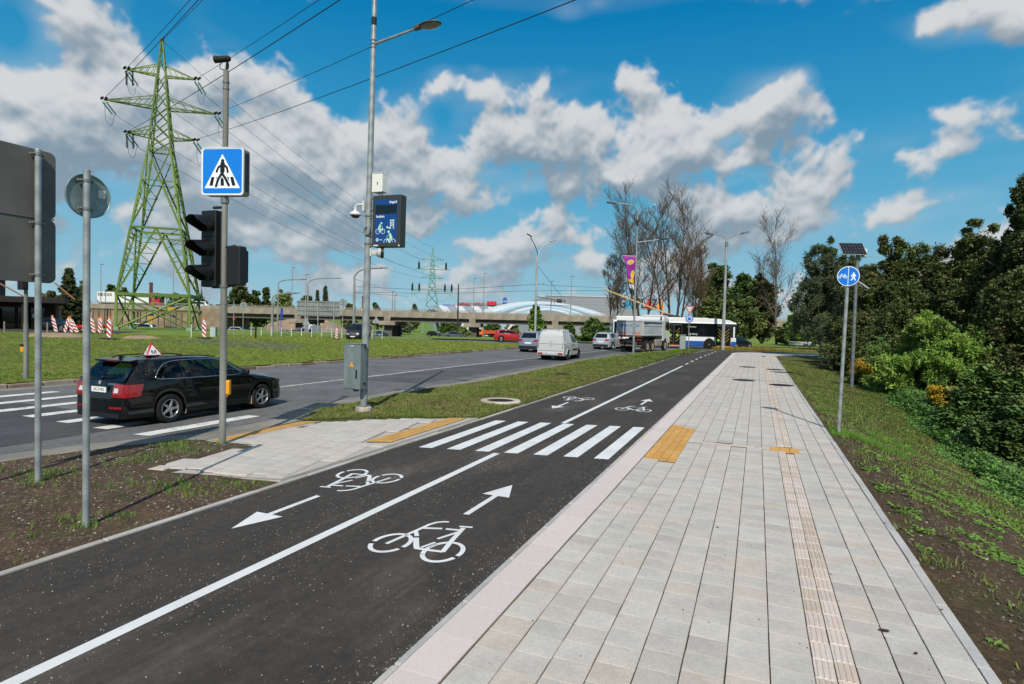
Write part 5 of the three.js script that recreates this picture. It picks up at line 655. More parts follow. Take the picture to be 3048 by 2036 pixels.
function car(shape, name, label, cat, color, x, z, az, o = {}) {   // az: heading in degrees from -z towards +x
  const S = SHAPES[shape], near = o.near, k = shape + (near ? 1 : 0), c = built[k] ??= carShape({ ...S, cuts: [] }, near ? 40 : 16), y = o.y ?? groundY(x, z);
  const a = THREE.MathUtils.degToRad(-az), t = thing(name, label, cat, [x, y, z], a, o.group), q = new THREE.Group();
  // x, z is the middle of the car
  const sc = o.scale || 1; t.scale.setScalar(sc); t.position.set(x - Math.sin(-a) * S.L * sc / 2, y, z + Math.cos(a) * S.L * sc / 2);
  const paint = paintOf(color, o.metal ?? 0.25), P = (n, g, m) => part(t, n, g, m);
  const G = c.cache ??= { win: [1, -1].map((s) => c.side(poly(dense(smooth(S.win, 0.1), 0.12)), 0.006, s)), rw: c.end(poly(dense(S.rw, 0.12)), 0.008), fw: c.end(poly(dense(S.fw, 0.12)), 0.008, true), tl: [1, -1].map((s) => c.end(poly(dense(S.tl.map(([a, b]) => [a * s, b]), 0.08)), 0.012)), hl: [1, -1].map((s) => c.end(poly(dense([[s * 0.42, 0.66], [s * 0.74, 0.68], [s * 0.74, 0.8], [s * 0.46, 0.76]], 0.08)), 0.01, true)), low: [c.end(poly(dense([[-0.72, 0.26], [0.72, 0.26], [0.76, 0.5], [-0.76, 0.5]], 0.1)), 0.012)], grille: c.end(poly(dense([[-0.36, 0.45], [0.36, 0.45], [0.38, 0.68], [-0.38, 0.68]], 0.1)), 0.01, true) };
  P('body', c.g, paint); G.win.forEach((g) => { if (!o.blind) P('side_window', g, X.glassD); else if (shape === 'box') P('side_window', g, X.glassD); });
  if (!o.noRear) P('rear_window', G.rw, o.rearM || X.glassD); P('windscreen', G.fw, X.glassD); G.tl.forEach((g) => P('tail_light', g, TAIL)); G.hl.forEach((g) => P('head_light', g, HEADL)); P('grille', G.grille, TRIM);
  if (o.trim) P('lower_bumper', G.low, TRIM);
  if (near) { P('wheel_well', wells(S, 0.92), WELL); for (const s of [1, -1]) P('mirror', [rbox(s * 1.02, S.belt[1][1] + 0.06, -S.L * 0.68, 0.18, 0.14, 0.1, 0.04)], X.black); }
  P('number_plate', rbox(0, S.pl, 0.012 - c.rear(0, S.pl), 0.52, 0.11, 0.01, 0.002), PLATE); P('front_plate', rbox(0, 0.42, -c.front(0, 0.42) - 0.012, 0.52, 0.11, 0.01, 0.002), PLATE);
  for (const l of S.wheels) for (const s of [1, -1]) { if (near) wheel(t, s * 0.81, S.wr, -l, S.wr, 0.22); else { const w = part(t, 'wheel', built.w ??= (() => { const g = lathe([[0, 0.1], [0.2, 0.11], [0.21, 0.1], [0.3, 0.11], [0.33, 0.06], [0.33, -0.11], [0.2, -0.11]], 18); g.rotateZ(-Math.PI / 2); return g; })(), X.rubber); w.scale.setScalar(S.wr / 0.33); w.position.set(s * 0.80, S.wr, -l); if (s < 0) w.rotation.y = Math.PI; part(w, 'rim', built.r ??= (() => { const g = lathe([[0, 0.125], [0.06, 0.12], [0.2, 0.118], [0.205, 0.105]], 14); g.rotateZ(-Math.PI / 2); return g; })(), o.rim || RIM); } }
  return t;
}
const AZ = -22.5;   // heading straight ahead of the camera; +90 heads to the right of the view
car('suv', 'family_car', 'silver family car with a dark rear window, ahead of the white pickup', 'car', 0x8d9aa8, -18.25, -50.2, 0, { near: true, trim: true, metal: 0.6, scale: 1.13 });
car('suv', 'crossover_car', 'pale silver crossover car partly behind the dump truck', 'car', 0xb4babf, ahead(1811, 63)[0], ahead(1811, 63)[1], 6, { near: true, trim: true, metal: 0.4, scale: 1.1, y: -0.12 });
{ const t = [...ahead(1521, 78)]; car('suv', 'red_car', 'bright red hatchback driving behind the median lawn', 'car', 0x9c0812, t[0], t[1], AZ + 88, { near: true, y: -0.08, metal: 0.1 }); }
// ---- white pickup with a rounded canopy box
{
  const S = { L: 4.5, wr: 0.33, bot: 0.30, wheels: [0.98, 3.72], gap: 0.06, body: 1,
    top: [[0, 1.05], [0.015, 1.3], [0.06, 1.62], [0.16, 1.84], [0.30, 1.93], [0.6, 1.965], [1.7, 1.97], [1.85, 1.93], [1.93, 1.78], [2.05, 1.77], [2.6, 1.74], [2.95, 1.60], [3.5, 1.16], [3.6, 1.10], [4.1, 0.98], [4.38, 0.80], [4.5, 0.52]],
    belt: [[0, 1.03], [1.9, 1.06], [3.5, 1.02], [4.1, 0.84], [4.5, 0.46]], hw: [[0, 0.86], [0.04, 0.885], [1.9, 0.885], [2.0, 0.865], [3.6, 0.86], [4.2, 0.80], [4.5, 0.58]], rh: [[0, 0.78], [0.2, 0.70], [0.5, 0.66], [1.8, 0.66], [1.95, 0.60], [2.6, 0.60], [3.5, 0.74], [4.5, 0.5]], cuts: [1.88, 1.96, 0.03, 0.1] };
  const c = carShape(S, 44), W = paintOf(0xb9bbbc, 0.0, 0.35), t = thing('pickup_truck', 'white pickup truck with a rounded closed box, driving away in the near lane', 'pickup truck', [-12.93, -0.13, -38.1], 0.02); t.scale.setScalar(1.08);
  part(t, 'body', c.g, W);
  const seam = (fn, pts, w = 0.006) => new THREE.TubeGeometry(new THREE.CatmullRomCurve3(pts.map(fn), false, 'catmullrom', 0.1), 24, w, 5);
  const R = (o) => ([z, h]) => V3(z, h, -c.rear(z, h) + o), Sd = (s) => ([l, h]) => V3(s * (c.lat(l, h) + 0.001), h, -l);
  part(t, 'tailgate_seam', [seam(R(0.004), [[-0.84, 1.05], [0, 1.05], [0.84, 1.05]], 0.01), seam(R(0.004), [[-0.76, 1.05], [-0.72, 1.5], [-0.6, 1.83]]), seam(R(0.004), [[0.76, 1.05], [0.72, 1.5], [0.6, 1.83]]), seam(R(0.004), [[-0.8, 0.62], [0, 0.62], [0.8, 0.62]], 0.01)], mat(0x55585a, 0.6));
  part(t, 'lock', [[0, 1.18], [0.45, 1.93 - 0.07], [-0.45, 1.93 - 0.07]].map(([z, h]) => at(new THREE.CylinderGeometry(0.03, 0.03, 0.03, 12), z, h, -c.rear(z, h) + 0.01, Math.PI / 2)), X.grey);
  part(t, 'handle_plate', rbox(0.04, 0.96, 0.012, 0.16, 0.07, 0.012, 0.004), mat(0x9b9fa0, 0.5)); part(t, 'corner_handle', [[0.78, 0.86], [-0.80, 0.90]].map(([z, h]) => rbox(z, h, 0.012, 0.03, 0.2, 0.02, 0.008)), X.dark);
  part(t, 'bumper', [rbox(0, 0.42, 0.02, 1.72, 0.16, 0.12, 0.02)], mat(0xa7a8a6, 0.6)); part(t, 'lower_bar', [rbox(0, 0.30, -0.06, 1.2, 0.08, 0.12, 0.02)], X.dark);
  for (const s of [1, -1]) {
    part(t, 'tail_light', [rbox(s * 0.66, 0.435, 0.075, 0.30, 0.12, 0.03, 0.015)], TAIL);
    part(t, 'side_window', c.side(poly(dense(smooth([[2.1, 1.14], [3.28, 1.10], [2.86, 1.5], [2.5, 1.63], [2.14, 1.65]], 0.1), 0.1)), 0.006, s), X.glassD);
    part(t, 'door_seam', [seam(Sd(s), [[2.06, 1.66], [2.04, 1.1], [2.04, 0.36]]), seam(Sd(s), [[3.3, 1.06], [3.28, 0.7], [3.16, 0.36]]), seam(Sd(s), [[0.02, 1.05], [1.0, 1.06], [1.93, 1.06]], 0.009), seam(Sd(s), [[1.93, 0.4], [1.93, 1.0], [1.90, 1.75]], 0.012), seam(Sd(s), [[0.35, 0.45], [0.35, 0.98], [0.65, 1.0]], 0.005)], X.grey);
    part(t, 'side_moulding', c.side(poly(dense([[2.1, 0.60], [3.2, 0.60], [3.2, 0.72], [2.1, 0.72]], 0.1)), 0.012, s), TRIM);
    part(t, 'arch_lip', new THREE.TubeGeometry(new THREE.CatmullRomCurve3(range(0.05, 0.95, 16).map((a) => V3(s * (0.885), 0.33 + 0.40 * Math.sin(a * Math.PI), -(0.98 + 0.40 * Math.cos(a * Math.PI))))), 30, 0.028, 6), W);
    part(t, 'mirror', [rbox(s * 1.0, 1.16, -3.2, 0.18, 0.22, 0.12, 0.05)], mat(0x2a4a52, 0.4)); part(t, 'door_handle', rbox(s * 0.87, 0.98, -2.2, 0.03, 0.04, 0.16, 0.01), X.black);
    for (const l of S.wheels) wheel(t, s * 0.77, 0.33, -l, 0.33, 0.2, X.dark, 6);
    part(t, 'head_light', c.end(poly(dense([[s * 0.42, 0.66], [s * 0.72, 0.68], [s * 0.72, 0.86], [s * 0.44, 0.8]], 0.08)), 0.01, true), HEADL);
  }
  part(t, 'number_plate', rbox(0, 0.44, 0.09, 0.50, 0.11, 0.01, 0.002), mat(0xffffff, 0.5, { map: drawn(256, 56, (g, w, h) => { g.fillStyle = '#cfd6da'; g.fillRect(0, 0, w, h); g.fillStyle = '#173a86'; g.fillRect(0, 0, 22, h); g.fillStyle = '#15181b'; g.font = 'bold 44px sans-serif'; g.textAlign = 'center'; g.fillText('HU-8334', w / 2 + 10, 45); }) }));
  part(t, 'windscreen', c.end(poly(dense([[-0.66, 1.18], [0.66, 1.18], [0.54, 1.66], [-0.54, 1.66]], 0.1)), 0.008, true), X.glassD); part(t, 'wheel_well', wells(S, 0.86), WELL);
  part(t, 'spare_wheel', at(new THREE.TorusGeometry(0.2, 0.08, 10, 24), 0, 0.36, -0.75, Math.PI / 2), X.rubber);
}
// ---- dump truck
{
  const [x, z] = ahead(1874, 55.6), t = thing('dump_truck', 'white three-axle dump truck with a grey tipping body, behind the banner lamp post', 'truck', [x, -0.06, z], -THREE.MathUtils.degToRad(11)); t.scale.set(1.02, 1.09, 1.0);
  const bodyM = mat(0xbcc3c8, 0.6, { map: T.patch }), W = paintOf(0xc9cbcb, 0, 0.35), dirt = mat(0x6e675e, 0.9, { map: T.patch });
  // tipping body: floor, sides with ribs, tailgate
  const wt = 1.24, z1 = -5.3;
  part(t, 'tipping_body', [rbox(0, 1.42, -2.7, 2.3, 0.14, 5.2, 0.03), ...[-1, 1].flatMap((s) => [rbox(s * (wt - 0.02), 2.05, -2.7, 0.07, 1.22, 5.2, 0.02), rbox(s * wt, 2.66, -2.7, 0.14, 0.12, 5.25, 0.03), rbox(s * (wt + 0.01), 1.46, -2.7, 0.10, 0.12, 5.25, 0.03), rbox(s * (wt + 0.02), 2.3, -2.7, 0.05, 0.10, 5.0, 0.02), rbox(s * (wt + 0.0), 2.05, -0.02, 0.16, 1.3, 0.14, 0.03), rbox(s * (wt + 0.0), 2.05, -5.25, 0.16, 1.3, 0.14, 0.03)]), rbox(0, 2.1, -5.28, 2.4, 1.4, 0.08, 0.02), rbox(0, 2.72, -5.5, 2.3, 0.06, 0.6, 0.02, 0.1)], bodyM);
  part(t, 'tailgate', [rbox(0, 2.06, 0.05, 2.34, 1.16, 0.06, 0.02), rbox(0, 2.66, 0.06, 2.5, 0.10, 0.12, 0.03), rbox(0, 1.48, 0.07, 2.4, 0.12, 0.1, 0.03)], mat(0xa9b4bd, 0.6, { map: T.patch }));
  part(t, 'warning_stripe', [-1, 1].flatMap((s) => range(0, 3, 3).map((i) => rbox(s * (0.36 + i * 0.2), 1.62, 0.09, 0.17, 0.14, 0.012, 0.002, 0, 0, s * 0.3))), mat(0xe0641a, 0.4)); part(t, 'outline_tape', [rbox(0, 2.60, 0.084, 2.2, 0.04, 0.008, 0.002), rbox(-1.13, 2.05, 0.084, 0.04, 1.1, 0.008, 0.002), rbox(1.13, 2.05, 0.084, 0.04, 1.1, 0.008, 0.002)], mat(0xc39a4a, 0.5));
  part(t, 'lettering', at(WORD('WWW.TILTS.LV', 0.19, 0.006), 0, 2.18, 0.083), mat(0x31518c, 0.5)); part(t, 'side_lettering', at(WORD('MEILLER', 0.2, 0.006), 1.285, 2.42, -0.75, 0, Math.PI / 2), mat(0x26406a, 0.5)); part(t, 'side_band', rbox(1.275, 2.52, -2.9, 0.012, 0.09, 4.2, 0.003), mat(0x31485c, 0.5));
  part(t, 'mud_strip', [rbox(0, 1.33, 0.03, 2.4, 0.12, 0.12, 0.02)], mat(0x6a4c33, 0.95, { map: T.patch }));
  // chassis, lights, bumper
  part(t, 'chassis', [box(-0.42, 1.0, -3.6, 0.12, 0.3, 7), box(0.42, 1.0, -3.6, 0.12, 0.3, 7), box(0, 0.92, -0.25, 2.2, 0.36, 0.1), rbox(0, 1.15, -3.0, 1.0, 0.3, 4, 0.05)], X.dark); part(t, 'rear_bumper', [rbox(0, 0.55, 0.02, 2.3, 0.12, 0.1, 0.02), box(-0.6, 0.7, -0.05, 0.08, 0.4, 0.08), box(0.6, 0.7, -0.05, 0.08, 0.4, 0.08)], dirt);
  for (const s of [1, -1]) part(t, 'tail_light', rbox(s * 0.86, 1.06, -0.1, 0.42, 0.15, 0.1, 0.02), TAIL);
  for (const l of [1.35, 2.7, 6.35]) for (const s of [1, -1]) { const w = wheel(t, s * (l > 5 ? 1.08 : 1.02), 0.51, -l, 0.51, l > 5 ? 0.32 : 0.5, mat(0x8d8378, 0.8), 8, false); if (l < 5) part(t, 'mudguard', at(new THREE.CylinderGeometry(0.64, 0.64, 0.5, 20, 1, true, Math.PI * 0.12, Math.PI * 0.76).rotateZ(Math.PI / 2).rotateX(-Math.PI / 2), s * 1.0, 0.53, -l, -Math.PI / 2), phys(0x5c554c, 0.9, { side: THREE.DoubleSide })); }
  part(t, 'tank', [rbox(1.0, 0.78, -4.5, 0.45, 0.62, 1.7, 0.08), rbox(-1.0, 0.78, -4.5, 0.45, 0.62, 1.7, 0.08), ...[-3.8, -4.2, -4.6, -5.0].map((q) => rbox(1.23, 0.78, q, 0.02, 0.6, 0.05, 0.01))], mat(0x9c958a, 0.7, { map: T.patch }));
  // cab
  const cab = poly([[5.55, 0.95], [5.55, 2.9], [5.75, 3.16], [7.0, 3.12], [7.35, 2.9], [7.62, 1.75], [7.68, 1.2], [7.66, 0.5], [7.0, 0.48], [6.93, 0.72], [6.75, 1.0], [6.35, 1.16], [5.98, 1.02], [5.85, 0.9]]), cg = extr(cab, 2.34, 0.05, 2); cg.rotateY(Math.PI / 2); cg.translate(-1.17, 0, 0);
  part(t, 'cab', cg, W); part(t, 'sun_visor', rbox(0, 2.82, -7.45, 2.2, 0.12, 0.25, 0.05), X.dark); part(t, 'roof_spoiler', [rbox(0, 3.22, -6.2, 2.1, 0.22, 1.0, 0.1)], W);
  for (const s of [1, -1]) { part(t, 'side_window', at(extr(poly(smooth([[6.25, 1.95], [7.45, 1.9], [7.28, 2.72], [6.25, 2.75]], 0.08)), 0.01), 0, 0, 0).rotateY(Math.PI / 2).translate(s * 1.225 - 0.005, 0, 0), X.glassD); part(t, 'mirror', [rbox(s * 1.42, 2.3, -7.55, 0.1, 0.62, 0.26, 0.05), bar([s * 1.2, 2.62, -7.5], [s * 1.42, 2.6, -7.6], 0.025), bar([s * 1.2, 2.1, -7.5], [s * 1.42, 2.05, -7.6], 0.025)], X.black); part(t, 'door_seam', [rbox(s * 1.222, 1.7, -6.18, 0.006, 2.0, 0.02, 0.002), rbox(s * 1.222, 1.88, -6.9, 0.006, 0.02, 1.3, 0.002)], X.dark); part(t, 'step', [rbox(s * 1.16, 0.62, -7.3, 0.14, 0.3, 0.5, 0.03)], X.dark); }
  part(t, 'windscreen', at(new THREE.BoxGeometry(2.1, 1.0, 0.02), 0, 2.3, -7.56, -0.24), X.glassD); part(t, 'beacon', [at(new THREE.SphereGeometry(0.11, 14, 10), 0.6, 3.42, -6.7), at(new THREE.CylinderGeometry(0.1, 0.1, 0.12, 14), 0.6, 3.36, -6.7)], mat(0xc23a12, 0.3)); part(t, 'horn', bar([-0.9, 3.3, -6.2], [-0.9, 3.36, -6.9], 0.05, 0.03), CHROME); part(t, 'exhaust', bar([1.05, 2.0, -5.42], [1.05, 3.2, -5.42], 0.07), X.dark);
}
// ---- trolleybus
{
  const D = 71.5, s0 = ((2180 - 1524) / 1763) * D, [x, z] = SD(s0 - 14.6, D), t = thing('trolleybus', 'white and blue trolleybus with black doors passing behind the give-way sign', 'bus', [x, -0.1, z], RIGHT); t.scale.set(1, 1.07, 1);
  // local: x along the bus to its front at 14.6, y up, z towards the camera (its right side)
  const L = 14.6, W = paintOf(0xd6d8d9, 0, 0.4), prof = rrect(2.55, 2.62, 0.22, 0, 1.68), shell = extr(prof, L - 0.1, 0.05, 2); shell.rotateY(Math.PI / 2); shell.translate(0, 0, 0);
  part(t, 'body', shell, W);
  part(t, 'roof_fairing', (() => { const g = extr(poly([[0.3, 2.9], [0.3, 3.42], [11.2, 3.42], [11.3, 3.36], [12.2, 3.38], [13.8, 3.2], [14.55, 2.9]]), 2.3, 0.06, 2); g.translate(0, 0, -1.15); return g; })(), W);
  const zf = 1.332, pane = (a, b, y0, y1, m, n = 'window', d = 0.012) => part(t, n, rbox((a + b) / 2, (y0 + y1) / 2, zf, b - a, y1 - y0, d * 2, 0.012), m);
  part(t, 'window_band', rbox(7.3, 2.06, 1.322, 14.5, 1.48, 0.014, 0.006), phys(0x0a0d11, 0.15, { clearcoat: 0.6 })); pane(0.2, 6.0, 0.38, 1.32, W, 'side_panel'); pane(0.2, 6.0, 0.36, 0.86, paintOf(0x0a4a9a, 0, 0.4), 'blue_skirt', 0.018);
  pane(8.25, 12.0, 0.85, 1.32, W, 'side_panel'); pane(8.25, 12.0, 0.32, 0.86, paintOf(0x0a4a9a, 0, 0.4), 'blue_skirt', 0.016); pane(13.95, 14.5, 0.32, 0.86, paintOf(0x0a4a9a, 0, 0.4), 'blue_skirt', 0.018); pane(14.16, 14.35, 0.86, 2.5, W, 'front_pillar', 0.016);
  for (const [a, b] of [[0.5, 2.6], [2.8, 4.9], [8.5, 10.05], [10.2, 11.75]]) pane(a, b, 1.40, 2.55, X.glassD, 'side_window');
  for (const [a, b, k] of [[6.15, 8.1, 1], [12.15, 13.9, 2]]) {
    part(t, 'door_frame', rbox((a + b) / 2, 1.48, 1.335, b - a, 2.34, 0.03, 0.02), mat(0x2a2c2f, 0.5)); const m = (a + b) / 2, w = (b - a) / 2;
    for (const s of [-1, 1]) {
      const d = part(t, 'door', rbox(m + s * w * 0.5, 1.45, 1.355, w * 0.86, 2.14, 0.02, 0.02), X.glassD);
      for (let i = 0; i < 4; i++) { const y = 0.75 + i * 0.36, cx = m + s * w * 0.5; part(d, 'yellow_arc', tube([[cx - s * 0.30, y + 0.0, 1.37], [cx - s * 0.1, y + 0.12, 1.37], [cx + s * 0.2, y + 0.42, 1.37]].map((p, q) => (s < 0 ? p : p)).map(([X0, Y0, Z0]) => [X0, Y0, Z0]), 0.018, 10, 5), mat(0xc9a21a, 0.5)); }
      if (k === 1 || s < 0) part(d, 'green_disc', at(new THREE.CylinderGeometry(0.14, 0.14, 0.012, 20), m + s * w * (k === 1 ? 0.42 : 0.72), k === 1 ? 1.42 : 0.98, 1.375, Math.PI / 2), mat(0x6bbf2a, 0.5));
    }
    part(t, 'door_step', rbox(m, 0.30, 1.3, b - a, 0.1, 0.12, 0.02), mat(0xd8941c, 0.5));
  }
  part(t, 'route_display', at(new THREE.PlaneGeometry(1.2, 0.22), 9.25, 2.40, 1.346), mat(0xffffff, 0.4, { map: drawn(384, 70, (g, w, h) => { g.fillStyle = '#0b0c0d'; g.fillRect(0, 0, w, h); g.fillStyle = '#d6d19a'; g.font = 'bold 46px monospace'; g.fillText('19 PĒTERSALA', 18, 52); }) }));
  part(t, 'window_lettering', at(WORD('ivory', 0.2, 0.004), 9.6, 1.52, 1.346), X.white); part(t, 'window_emblem', [at(new THREE.TorusGeometry(0.09, 0.03, 6, 16), 9.05, 1.58, 1.35)], X.white); part(t, 'fleet_number', at(WORD('15613', 0.1, 0.003), 11.3, 1.15, 1.345), mat(0x3a5a94, 0.5));
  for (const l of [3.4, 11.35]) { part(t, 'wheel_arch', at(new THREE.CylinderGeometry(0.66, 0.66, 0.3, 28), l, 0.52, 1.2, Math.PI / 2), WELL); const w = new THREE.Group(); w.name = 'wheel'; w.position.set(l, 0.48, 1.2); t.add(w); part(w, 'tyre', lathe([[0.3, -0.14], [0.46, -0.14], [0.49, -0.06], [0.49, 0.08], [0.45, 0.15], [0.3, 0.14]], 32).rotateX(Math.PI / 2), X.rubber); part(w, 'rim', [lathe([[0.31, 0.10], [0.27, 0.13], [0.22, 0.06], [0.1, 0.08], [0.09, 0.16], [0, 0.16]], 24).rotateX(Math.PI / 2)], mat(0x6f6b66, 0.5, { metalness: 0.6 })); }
  part(t, 'windscreen', rbox(14.56, 2.0, 0, 0.04, 1.6, 2.3, 0.02), X.glassD); part(t, 'head_light', [-1, 1].map((s) => rbox(14.57, 0.85, s * 0.95, 0.05, 0.2, 0.4, 0.03)), HEADL); part(t, 'mirror', [rbox(14.75, 2.35, 1.36, 0.16, 0.4, 0.12, 0.04)], X.black);
  // current collectors: sprung feet on the roof and two long poles back to the wires
  part(t, 'collector_base', [beam([8.0, 3.5, 0.3], [6.2, 3.75, 0.3], 0.16), beam([8.0, 3.5, -0.3], [6.2, 3.75, -0.3], 0.16), rbox(7.6, 3.48, 0, 1.2, 0.12, 1.0, 0.04)], X.dark);
  for (const s of [0.3, -0.3]) part(t, 'collector_pole', [bar([7.2, 3.62, s], [-0.6, 6.25, s * 1.3], 0.055, 0.035, 8), bar([-0.6, 6.25, s * 1.3], [-0.95, 6.42, s * 1.3], 0.05)], mat(s > 0 ? 0xc99a4a : 0xb8a88a, 0.6));
}
// ---------------------------------------------------------------- pylons and power lines
const HOR = (px) => 963.7 + 0.025 * (px - 1524), yAt = (px, py, D) => 2.3 + ((HOR(px) - py) / 1763) * D;
const unitBeam = new THREE.BoxGeometry(1, 1, 1);
function strut(parent, name, a, b, w, m) {   // one bar of a lattice as a part
  const A = vec(a), B = vec(b), d = B.clone().sub(A), o = shade(new THREE.Mesh(unitBeam, m)); o.name = name; o.position.copy(A).add(B).multiplyScalar(0.5); o.quaternion.setFromUnitVectors(V3(0, 0, 1), d.clone().normalize()); o.scale.set(w, w, d.length()); parent.add(o); return o;
}
const pylonTips = {}, farTips = {};
{
  const G = [mat(0x74903a, 0.7, { map: T.patch }), mat(0x5f7a30, 0.7, { map: T.patch })], base = SD(-53.5, 90), y0 = -0.1, yaw = RIGHT + THREE.MathUtils.degToRad(20);
  const t = thing('pylon', 'tall green lattice pylon standing on the lawn left of the signal post', 'pylon', [base[0], y0, base[1]], yaw);
  const hw = curve([[0, 4.65], [5.3, 4.6], [15.1, 3.2], [27, 1.45], [29, 1.18], [33.4, 0.9], [38.2, 0.55], [43.3, 0.12]]), r = rng(8), m = () => G[(r() * 2) | 0];
  const C = [[-1, 1], [1, 1], [1, -1], [-1, -1]], pt = (i, h, f = 0) => { const [a, b] = C[i % 4], [c, d] = C[(i + 1) % 4], w = hw(h); return [lerp(a, c, f) * w, h, lerp(b, d, f) * w]; };
  for (let i = 0; i < 4; i++) { for (const [a, b, w] of [[0, 5.3, 0.30], [5.3, 15.1, 0.30], [15.1, 27, 0.26], [27, 38.2, 0.22], [38.2, 43.3, 0.16]]) strut(t, 'leg', pt(i, a), pt(i, b), w, m()); part(t, 'foot', [box(C[i][0] * 4.65, 0.25, C[i][1] * 4.65, 0.8, 0.7, 0.8)], mat(0x6e9a82, 0.8)); }
  for (let i = 0; i < 4; i++) {
    const S = (a, f, b, g, w = 0.13) => strut(t, 'brace', pt(i, a, f), pt(i, b, g), w, m());
    S(5.3, 0, 5.3, 1, 0.42); S(0.3, 0, 5.2, 1, 0.2); S(0.3, 1, 5.2, 0, 0.2); S(2.9, 0, 2.9, 1, 0.15); S(5.3, 0.5, 2.8, 0.5, 0.14);
    S(5.4, 0, 15.1, 0.5, 0.22); S(5.4, 1, 15.1, 0.5, 0.22); S(15.1, 0, 15.1, 1, 0.28); S(14.2, 0.13, 14.2, 0.87, 0.12);
    for (let k = 0; k < 5; k++) { const h = 7 + k * 1.65, f = ((h - 5.4) / 9.7) * 0.5; S(h, 0, h, f, 0.1); S(h, 1, h, 1 - f, 0.1); S(h, f, h + 1.6, 0, 0.08); S(h, 1 - f, h + 1.6, 1, 0.08); }
    S(15.2, 0, 23, 0.5, 0.2); S(15.2, 1, 23, 0.5, 0.2); S(22.2, 0.0, 22.2, 1, 0.13); S(23, 0.5, 27, 0, 0.15); S(23, 0.5, 27, 1, 0.15);
    for (let k = 0; k < 3; k++) { const h = 16.8 + k * 1.7, f = ((h - 15.2) / 7.8) * 0.5; S(h, 0, h, f, 0.09); S(h, 1, h, 1 - f, 0.09); S(h, f, h + 1.7, 0, 0.08); S(h, 1 - f, h + 1.7, 1, 0.08); }
    S(27, 0, 27, 1, 0.16);
    const hs = [27, 29, 31.2, 33.4, 35.8, 38.2, 40.8, 42.6]; for (let k = 0; k < 7; k++) { S(hs[k], 0, hs[k + 1], 1, 0.11); if (k < 5) S(hs[k], 1, hs[k + 1], 0, 0.11); }
  }
  // three pairs of cross arms with glass insulators
  const teal = phys(0x7fc9b8, 0.12, { transmission: 0.35, thickness: 0.1, clearcoat: 1 }), dk = mat(0x2b2322, 0.5);
  for (const [h, len, n] of [[38.2, 4.6, 'top'], [33.4, 7.4, 'mid'], [29, 4.5, 'low']]) for (const s of [-1, 1]) {
    const w = hw(h), tip = [s * len, h + 0.2, 0], arm = [];
    for (const z of [w, -w]) { arm.push(beam([s * w, h, z], tip, 0.16), beam([s * w * 0.8, h + 1.6, z * 0.8], tip, 0.10)); for (let k = 1; k < 5; k++) { const a = k / 5, b = (k - 0.6) / 5; arm.push(beam([lerp(s * w, tip[0], a), lerp(h, tip[1], a), lerp(z, 0, a)], [lerp(s * w * 0.8, tip[0], b), lerp(h + 1.6, tip[1], b), lerp(z * 0.8, 0, b)], 0.07)); } }
    for (let k = 0; k < 5; k++) { const a = k / 5, b = (k + 1) / 5; arm.push(beam([lerp(s * w, tip[0], a), lerp(h, tip[1], a), lerp(w, 0, a)], [lerp(s * w, tip[0], b), lerp(h, tip[1], b), -lerp(w, 0, b)], 0.07)); }
    part(t, 'cross_arm', arm, m());
    // strings towards the far pylon (pale glass) and towards the camera (dark)
    const ins = (A, B, m2, n2 = 9) => { const gs = [bar(A, B, 0.05, 0.05, 6)], a = vec(A), b = vec(B), q = new THREE.Quaternion().setFromUnitVectors(V3(0, 1, 0), b.clone().sub(a).normalize()); for (let k = 0; k < n2; k++) { const g = new THREE.CylinderGeometry(0.09, 0.17, 0.10, 10); g.applyQuaternion(q); const p = a.clone().lerp(b, (k + 0.8) / (n2 + 0.6)); g.translate(p.x, p.y, p.z); gs.push(g); } return merge(gs); };
    for (const e of [-0.25, 0.25]) part(t, 'insulator', ins([tip[0] + e, tip[1] - 0.2, -0.2], [tip[0] + e + 0.9, tip[1] - 1.5, -1.8], teal), teal);
    for (const e of [-0.25, 0.25]) part(t, 'insulator', ins([tip[0] + e, tip[1] + 0.05, 0.2], [tip[0] + e + 0.5, tip[1] - 0.1, 1.4], dk, 7), dk);
    if (s < 0 && n !== 'mid') for (const e of [0, 0.8]) part(t, 'insulator', ins([tip[0] + e, tip[1] - 0.1, 0], [tip[0] + e + 0.05, tip[1] - 2.3, 0], dk), dk);
    part(t, 'jumper', tube([[tip[0] + 0.9, tip[1] - 1.5, -1.8], [tip[0] + 0.7, tip[1] - 3.2, -1.2], [tip[0] + 0.4, tip[1] - 3.0, 0.6], [tip[0] + 0.5, tip[1] - 0.1, 1.4]], 0.025, 20, 5), X.dark);
    const world = (p) => V3(...p).applyEuler(new THREE.Euler(0, yaw, 0)).add(V3(base[0], y0, base[1]));
    pylonTips[n + s] = [world([tip[0] + 0.5, tip[1] - 0.1, 1.4]), world([tip[0] + 0.9, tip[1] - 1.5, -1.8])];
  }
  const topW = V3(base[0], y0 + 43.5, base[1]); pylonTips.peak0 = [topW, topW];
  part(t, 'peak_clamp', [rbox(0, 43.5, 0, 0.5, 0.4, 0.5, 0.05), bar([0, 43.4, 0], [0.4, 43.9, 0.6], 0.06)], dk);
}
